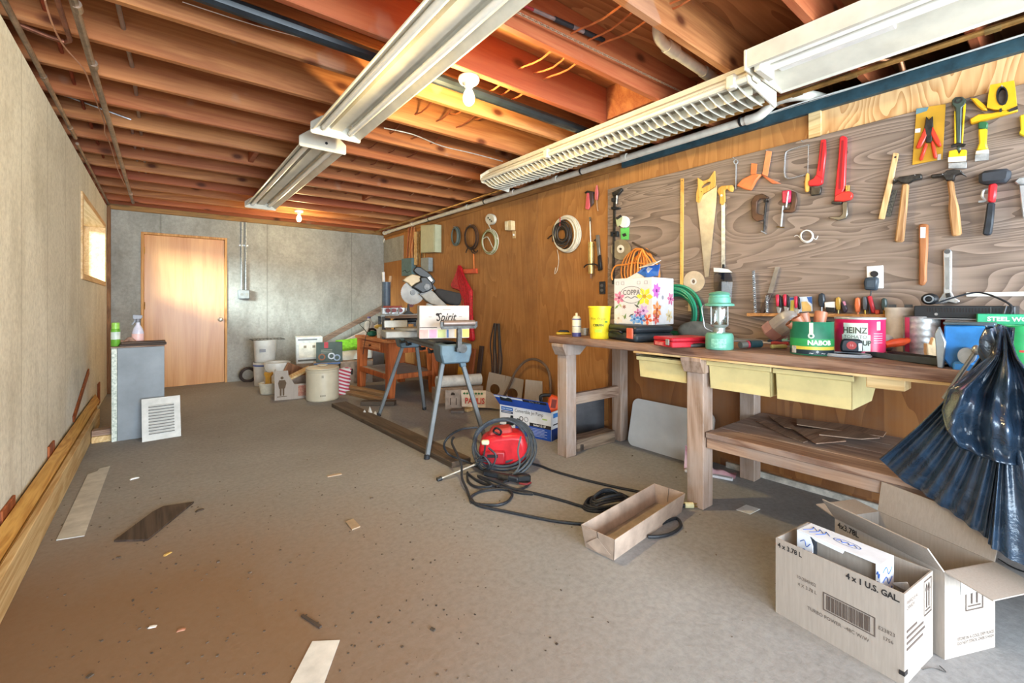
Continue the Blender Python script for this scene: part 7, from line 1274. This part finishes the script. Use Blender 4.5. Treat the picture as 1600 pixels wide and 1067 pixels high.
k = WT('wire_bundle', 'bundle of brown cables dropping below the green-grey panel', 'cable', ZD, (415, 200), X=XW, group='cables dropping to the panels')
for i in range(5): x = 396+i*8; k.tu('cable', [(x+4, 105), (x+rnd(-4, 4), 170), (x, 240), (x-2, 290)], .009, mat(('7a5a34', 'a8844a', '5a4428')[i % 3], .55), .012+.01*(i % 2), 3)
k = WT('wood_batten', 'pale wooden batten between the cable bundles', 'batten', ZD, (385, 180), X=XW, group=None); k.pr('batten', [(378, 112), (393, 110), (391, 290), (376, 290)], .001, .03, W_PALE, .002)
k = WT('meter_box', 'teal-grey meter box below the orange cables', 'electrical panel', ZD, (350, 295), X=XW, group='small panel boxes'); k.pr('box', [(323, 256), (378, 252), (378, 345), (323, 350)], .001, .07, mat('5a7478', .45), .004); k.tu('scribble', [(330, 325), (345, 318), (352, 330), (370, 322)], .003, M_INK, .073, 3)
k = WT('junction_box', 'grey junction box right of the brown cables', 'electrical panel', ZD, (450, 290), X=XW, group='small panel boxes'); k.pr('box', [(428, 253), (470, 250), (470, 324), (428, 328)], .001, .07, mat('8f9696', .45), .004)
k = WT('red_mesh_bag', 'red mesh produce bag hanging on the plywood wall', 'bag', ZD, (645, 420), X=XW, group=None)
k.pr('mesh', [(622, 288), (634, 300), (648, 350), (690, 425), (690, 520), (698, 640), (704, 690), (690, 702), (668, 688), (656, 600), (652, 490), (630, 430), (585, 415), (580, 392), (602, 345), (614, 310)], .006, .05, mat('c8242c', .45, var=.3, scale=40, bmp=.4, alpha=.92), .015)
for i in range(5): k.tu('fold', [(624, 292), (620+9*i, 360), (640+11*i, 450), (662+6*i, 600), (680+3*i, 680)], .006, mat('b01c26', .5), .052, 3)
k = WT('orange_hanger', 'orange plastic hanger behind the red mesh bag', 'hanger', ZD, (685, 320), X=XW, group=None); k.pr('bar', [(640, 312), (712, 308), (714, 334), (644, 336)], .004, .03, mat('d0502c', .5), .004); k.tu('strap', [(692, 225), (694, 312)], .008, mat('e07a3c', .5), .01, 1)
# ------------------------------------------------------------------ cartons at the lower right
CI = -.0013
def arrows(par, o, xd, yd, w, h, m):
    o, xd, yd = V(o), V(xd), V(yd); n = xd.cross(yd)*.0004; L = []
    P = lambda a, b: o+xd*a+yd*b+n
    for (a0, a1, b0, b1) in ((0, w, 0, .003), (0, w, h-.003, h), (0, .003, 0, h), (w-.003, w, 0, h), (.01, w-.01, .012, .015)): L.append([P(a0, b0), P(a1, b0), P(a1, b1), P(a0, b1)])
    for c in (w*.35, w*.65): L += [[P(c-.003, .02), P(c+.003, .02), P(c+.003, h*.7), P(c-.003, h*.7)], [P(c-.010, h*.68), P(c+.010, h*.68), P(c, h*.92)]]
    g = G()
    for q in L: g.poly(q)
    return obj('arrow_mark', g, m, par, ang=0, kind='stuff')
M_PRINT = mat('5a4c44', .8); hb = .265
q0 = V((1.719, .661, 0)); q1 = V((1.673, .303, 0)); yaw = math.atan2(q1.y-q0.y, q1.x-q0.x); w = (q1-q0).length; d = .22
t = thing('washer_carton', 'open brown carton lettered 4 x 1 U.S. GAL., nearest the camera', 'box', q0, yaw)
P = carton(t, w, d, hb, M_CARD); f = P['f']; sd = P['r']
def ft(body, size, x, z, bold=0, al='LEFT', m=M_PRINT, par=None, sx=.85): return obj('lettering', G().text(body, size, (x, CI, z), align=al, bold=bold, sx=sx), m, par or f, ang=0)
ft('4 x 3.78 L', .023, .008, hb-.022, .0006, m=M_INK); ft('4 x 1 U.S. GAL.', .025, w-.010, hb-.022, .0009, 'RIGHT', M_INK)
ft('10-284HS2', .016, .070, hb*.62); ft('4 X 3.78 L', .016, .075, hb*.53); ft('TURBO POWER  -48C W/W', .0165, .105, hb*.29, sx=.85); ft('E23823', .016, w*.83, hb*.50); ft('1756', .015, w*.86, hb*.41)
bx0, bx1, bz0, bz1 = w*.42, w*.81, hb*.37, hb*.59
obj('barcode_frame', G().ring([(bx0, bz0), (bx1, bz0), (bx1, bz1), (bx0, bz1)], [(bx0+.003, bz0+.003), (bx1-.003, bz0+.003), (bx1-.003, bz1-.003), (bx0+.003, bz1-.003)], CI, -.0002), M_PRINT, f, ang=0)
g = G(); x = bx0+.010
while x < bx1-.014:
    ww = random.choice((.0008, .0016, .0028)); g.box(x, x+ww, CI, -.0002, bz0+.006, bz1-.006); x += ww+random.choice((.0012, .002, .003))
obj('barcode_bars', g, M_PRINT, f, ang=0, kind='stuff')
obj('tape_bit', G().box(w-.012, w+.0015, CI-.001, .02, .03, .042), M_INK, f, ang=0)
X1 = w+.0013
arrows(sd, (X1, d*.66, hb*.56), (0, 1, 0), (0, 0, 1), .060, hb*.40, M_PRINT)
def st(body, size, y, z, par, Xs): return obj('lettering', G().text(body, size, (Xs, y, z), (0, 1, 0), (0, 0, 1), 'LEFT', .85), M_PRINT, par, ang=0)
st('FABRIQUE AU\nCANADA', .016, .015, hb*.85, sd, X1)
[obj('text_line', G().box(X1-.001, X1, .015, .015+L_, hb*(.56-.065*i), hb*(.56-.065*i)+.006), M_PRINT, sd, ang=0) for i, L_ in enumerate((.075, .125, .135, .12))]
obj('torn_flap', G().slab([(w-.02, .08, hb-.002), (w-.004, .08, hb-.03), (w-.03, .10, hb-.05), (w-.06, .09, hb-.03)], (0, 1, .2), .003), M_CARD, t, ang=0)
# white insert with blue print
a0 = V((1.757, .606, .03)); a1 = V((1.724, .368, .03)); yi = math.atan2(a1.y-a0.y, a1.x-a0.x); wi = (a1-a0).length; di = .095; hi = .272
t = thing('display_box', 'white box with blue print standing inside the nearest carton', 'box', a0, yi); M_DW = mat('dfe2ea', .5, var=.05); M_BP = mat('3a5fa8', .5)
tp = obj('top_panel', G().box(0, wi, 0, di, hi-.004, hi), M_DW, t, ang=0); obj('back_panel', G().box(0, wi, di-.004, di, 0, hi-.004), M_DW, t, ang=0)
for x0, x1 in ((0, .05), (wi-.012, wi)):
    fp = obj('front_panel', G().prism([(x0, 0), (x1, 0), (x1, hi-.035), (x1-.01 if x0 == 0 else x1, hi-.0045), (x0, hi-.0045)], 0, .004), M_DW, t, ang=0)
    g = G()
    for i in range(3): g.tube(sm([(x0+(x1-x0)*.2, -.0005, hi-.035-.03*i), (x0+(x1-x0)*.5, -.0005, hi-.025-.03*i), (x0+(x1-x0)*.6, -.0005, hi-.045-.03*i), (x0+(x1-x0)*.85, -.0005, hi-.03-.03*i)], 4), .0014, 4)
    obj('blue_squiggle', g, M_BP, fp, kind='stuff')
obj('lip', G().prism([(.045, hi-.0045), (wi*.6, hi-.0045), (wi*.58, hi-.016), (.06, hi-.012)], 0, .004), M_DW, t, ang=0)
obj('inner_card', G().box(.05, wi-.013, .03, .034, 0, hi-.006), M_CARD, t, ang=0)
for x in (0, wi-.003):
    e = obj('end_panel', G().box(x, x+.003, .0045, di-.0045, 0, hi-.0045), M_DW, t, ang=0)
g = G()
for i in range(3): g.tube(sm([(wi+.0006, .015, hi-.03-.03*i), (wi+.0006, .04, hi-.02-.03*i), (wi+.0006, .055, hi-.045-.03*i), (wi+.0006, .08, hi-.03-.03*i)], 4), .0016, 4)
obj('blue_squiggle', g, M_BP, e, kind='stuff')
g = G()
g._a([(x, y, hi+.0006) for L in (circ(wi*.55, di*.5, .040, 20, .018), circ(wi*.55, di*.5, .037, 20, .0155)) for x, y in L], [(i, (i+1) % 20, 20+(i+1) % 20, 20+i) for i in range(20)])
obj('oval_print', g, M_BP, tp, ang=0); obj('oval_scrawl', G().tube(sm([(wi*.55-.03, di*.5-.004, hi+.0005), (wi*.55-.02, di*.5+.006, hi+.0005), (wi*.55-.012, di*.5-.006, hi+.0005), (wi*.55, di*.5+.006, hi+.0005), (wi*.55+.01, di*.5-.006, hi+.0005), (wi*.55+.018, di*.5+.006, hi+.0005), (wi*.55+.03, di*.5-.004, hi+.0005)], 4), .0016, 4), M_BP, tp)
for i in range(3): obj('blue_squiggle', G().tube(sm([(.01+.02*i, .02, hi+.0005), (.025+.02*i, .05, hi+.0005), (.02+.02*i, .07, hi+.0005), (.04+.02*i, .05, hi+.0005)], 4), .0014, 4), M_BP, tp)
# second carton with open flaps
q1 = V((1.8965, .249, 0)); yaw = R(-114.7); w = .36; d = .217; hb2 = .272; q0 = q1-V((math.cos(yaw), math.sin(yaw), 0))*w
t = thing('washer_carton', 'open brown carton with raised flaps under the black bag', 'box', q0, yaw); P = carton(t, w, d, hb2, M_CARD); f = P['f']; sd = P['r']
ft('4x3.78L', .030, .012, hb2-.024, .0006, m=M_INK, par=f)
flap(t, (0, 0, hb2), (w, 0, hb2), (0, -.62, .78), .10, skew=.004); flap(t, (0, d, hb2), (w, d, hb2), (0, .22, .97), .115, skew=-.004)
flap(t, (w, 0, hb2), (w, d, hb2), (.93, 0, -.12), .115, skew=.004, name='side_flap'); flap(t, (0, d, hb2), (0, 0, hb2), (-.9, 0, .10), .09, skew=.01, name='side_flap')
X1 = w+.0013; arrows(sd, (X1, d*.40, hb2*.50), (0, 1, 0), (0, 0, 1), .075, hb2*.36, M_PRINT)
st('STORE IN A COOL DRY PLACE\nDO NOT STACK OVER 5 HIGH', .0135, d*.24, hb2*.17, sd, X1)
obj('shipping_label', G().box(X1-.001, X1+.0006, d*.30, d*.72, hb2*.70, hb2*.93), mat('d9d8d4', .6, c2='9a9a9a', scale=60), sd, ang=0)
tag(obj('floor_wire', G().tube(sm([F(1442, 1046, .003), F(1460, 1044, .003), F(1478, 1050, .003), F(1468, 1040, .003)], 4), .0012, 5), M_DSTEEL), 'tiny bent wire on the floor between the two cartons', 'wire')
tag(obj('bag_tie', G().tube(sm([F(1560, 873, .004), F(1580, 885, .004), F(1600, 893, .004), F(1630, 903, .004)], 4), .003, 5), M_BLACK), 'thin black cord on the floor right of the cartons', 'cord')
# ------------------------------------------------------------------ black rubbish bag
def plastic():
    m, t, b = nt('black_plastic', .22, 0, .6); co = coords(t, (1, 1, 1), False)
    n = nd(t, 'ShaderNodeTexNoise', i_Scale=9.0, i_Detail=5.0, i_Roughness=.6, i_Distortion=1.0); t.links.new(co, n.inputs['Vector'])
    t.links.new(ramp(t, n.outputs[0], [(.3, '1c2836'), (.7, '33485e')]), b.inputs['Base Color']); bump(t, b, n.outputs[0], .55, .03)
    b.inputs['Coat Weight'].default_value = .5; b.inputs['Coat Roughness'].default_value = .12; return m
M_BAG = plastic()
T0 = W(1562, 520, 2.14); TL = W(1500, 585, 2.16)
t = thing('rubbish_bag', 'black plastic rubbish bag hanging from the blue vise', 'bag', (T0.x, T0.y, 0))
O = V((T0.x, T0.y, 0))
BL, B1, B2, BR = W(1374, 716, 2.24), W(1440, 768, 2.17), W(1530, 832, 2.06), V((1.98, -.42, .24))
BK = [V((2.215, -.42, .26)), V((2.21, .10, .33)), V((2.21, .40, .42))]
bot = sm([BL, B1, B2, W(1600, 884, 1.99), BR], 10)+sm([BK[0], BK[1], BK[2]], 10)[1:]; nb = len(bot)
def fan(u, v):
    i = u*nb; k0 = int(i) % nb; fr = i-int(i); B = bot[k0]*(1-fr)+bot[(k0+1) % nb]*fr
    a = u*2*math.pi; Tp = T0+V((-.03*math.cos((u-.3)*2*math.pi), .035*math.sin((u-.55)*2*math.pi), .02))
    s_ = v**1.15; P_ = Tp*(1-s_)+B*s_
    P_.z = Tp.z+(B.z-Tp.z)*(v**.86)
    ft_ = .5-.5*math.cos(2*math.pi*min(1, v*1.02)) if v < .98 else 0
    pl = (.016*math.sin(u*150)+.012*math.sin(u*61+2))*min(1, v*2.2)*(1-.55*v)
    rad = (P_-V((2.24, T0.y, P_.z))); 
    n = V((-1, 0, 0)) if u < .62 else V((1, 0, 0))
    if u > .62: pl *= .2
    return P_-O+n*(pl+(.045*math.sin(math.pi*min(1, v)) if u < .6 else 0))
obj('bag_skirt', G().grid(fan, 190, 34, True), M_BAG, t, ang=180)
def lerpk(K_, v):
    x = v*(len(K_)-1); i = min(int(x), len(K_)-2); f_ = x-i; f_ = f_*f_*(3-2*f_) if 0 else f_
    return tuple(K_[i][j]*(1-f_)+K_[i+1][j]*f_ for j in range(len(K_[0])))
LK = [(1561, 506, 2.12), (1546, 556, 2.06), (1482, 606, 2.03), (1471, 640, 2.02), (1478, 672, 2.02), (1497, 698, 2.03)]
RK = [(1572, 510, 2.12), (1590, 560, 2.02), (1640, 620, 1.97), (1665, 670, 1.95), (1680, 720, 1.94), (1690, 762, 1.93)]
def collar(u, v):
    l, r = lerpk(LK, v), lerpk(RK, v); px, py, X = [l[j]*(1-u)+r[j]*u for j in range(3)]
    py += 9*math.sin(u*5.2)*v-14*v*math.sin(math.pi*u)*.5
    X += (.030*math.sin(u*17+v*5)+.022*math.sin(v*13-u*9)+.012*math.sin(u*43+v*11))*min(1, v*3)
    q = W(px, py, X); return q-O
g = G().grid(collar, 60, 44); o = obj('bag_collar', g, M_BAG, t, ang=180); so = o.modifiers.new('thick', 'SOLIDIFY'); so.thickness = .004
def knot(u, v):
    a = u*2*math.pi; r = (.020+.014*math.sin(math.pi*v))*(1+.22*math.sin(3*a+5*v)+.12*math.sin(7*a-3*v))
    c = W(1552+5*math.sin(v*3), 512+60*v, 2.12); return c-O+V((r*math.cos(a)*.8, r*math.sin(a), .006*math.sin(a*2)))
obj('bag_twist', G().grid(knot, 40, 20, True), M_BAG, t, ang=180)
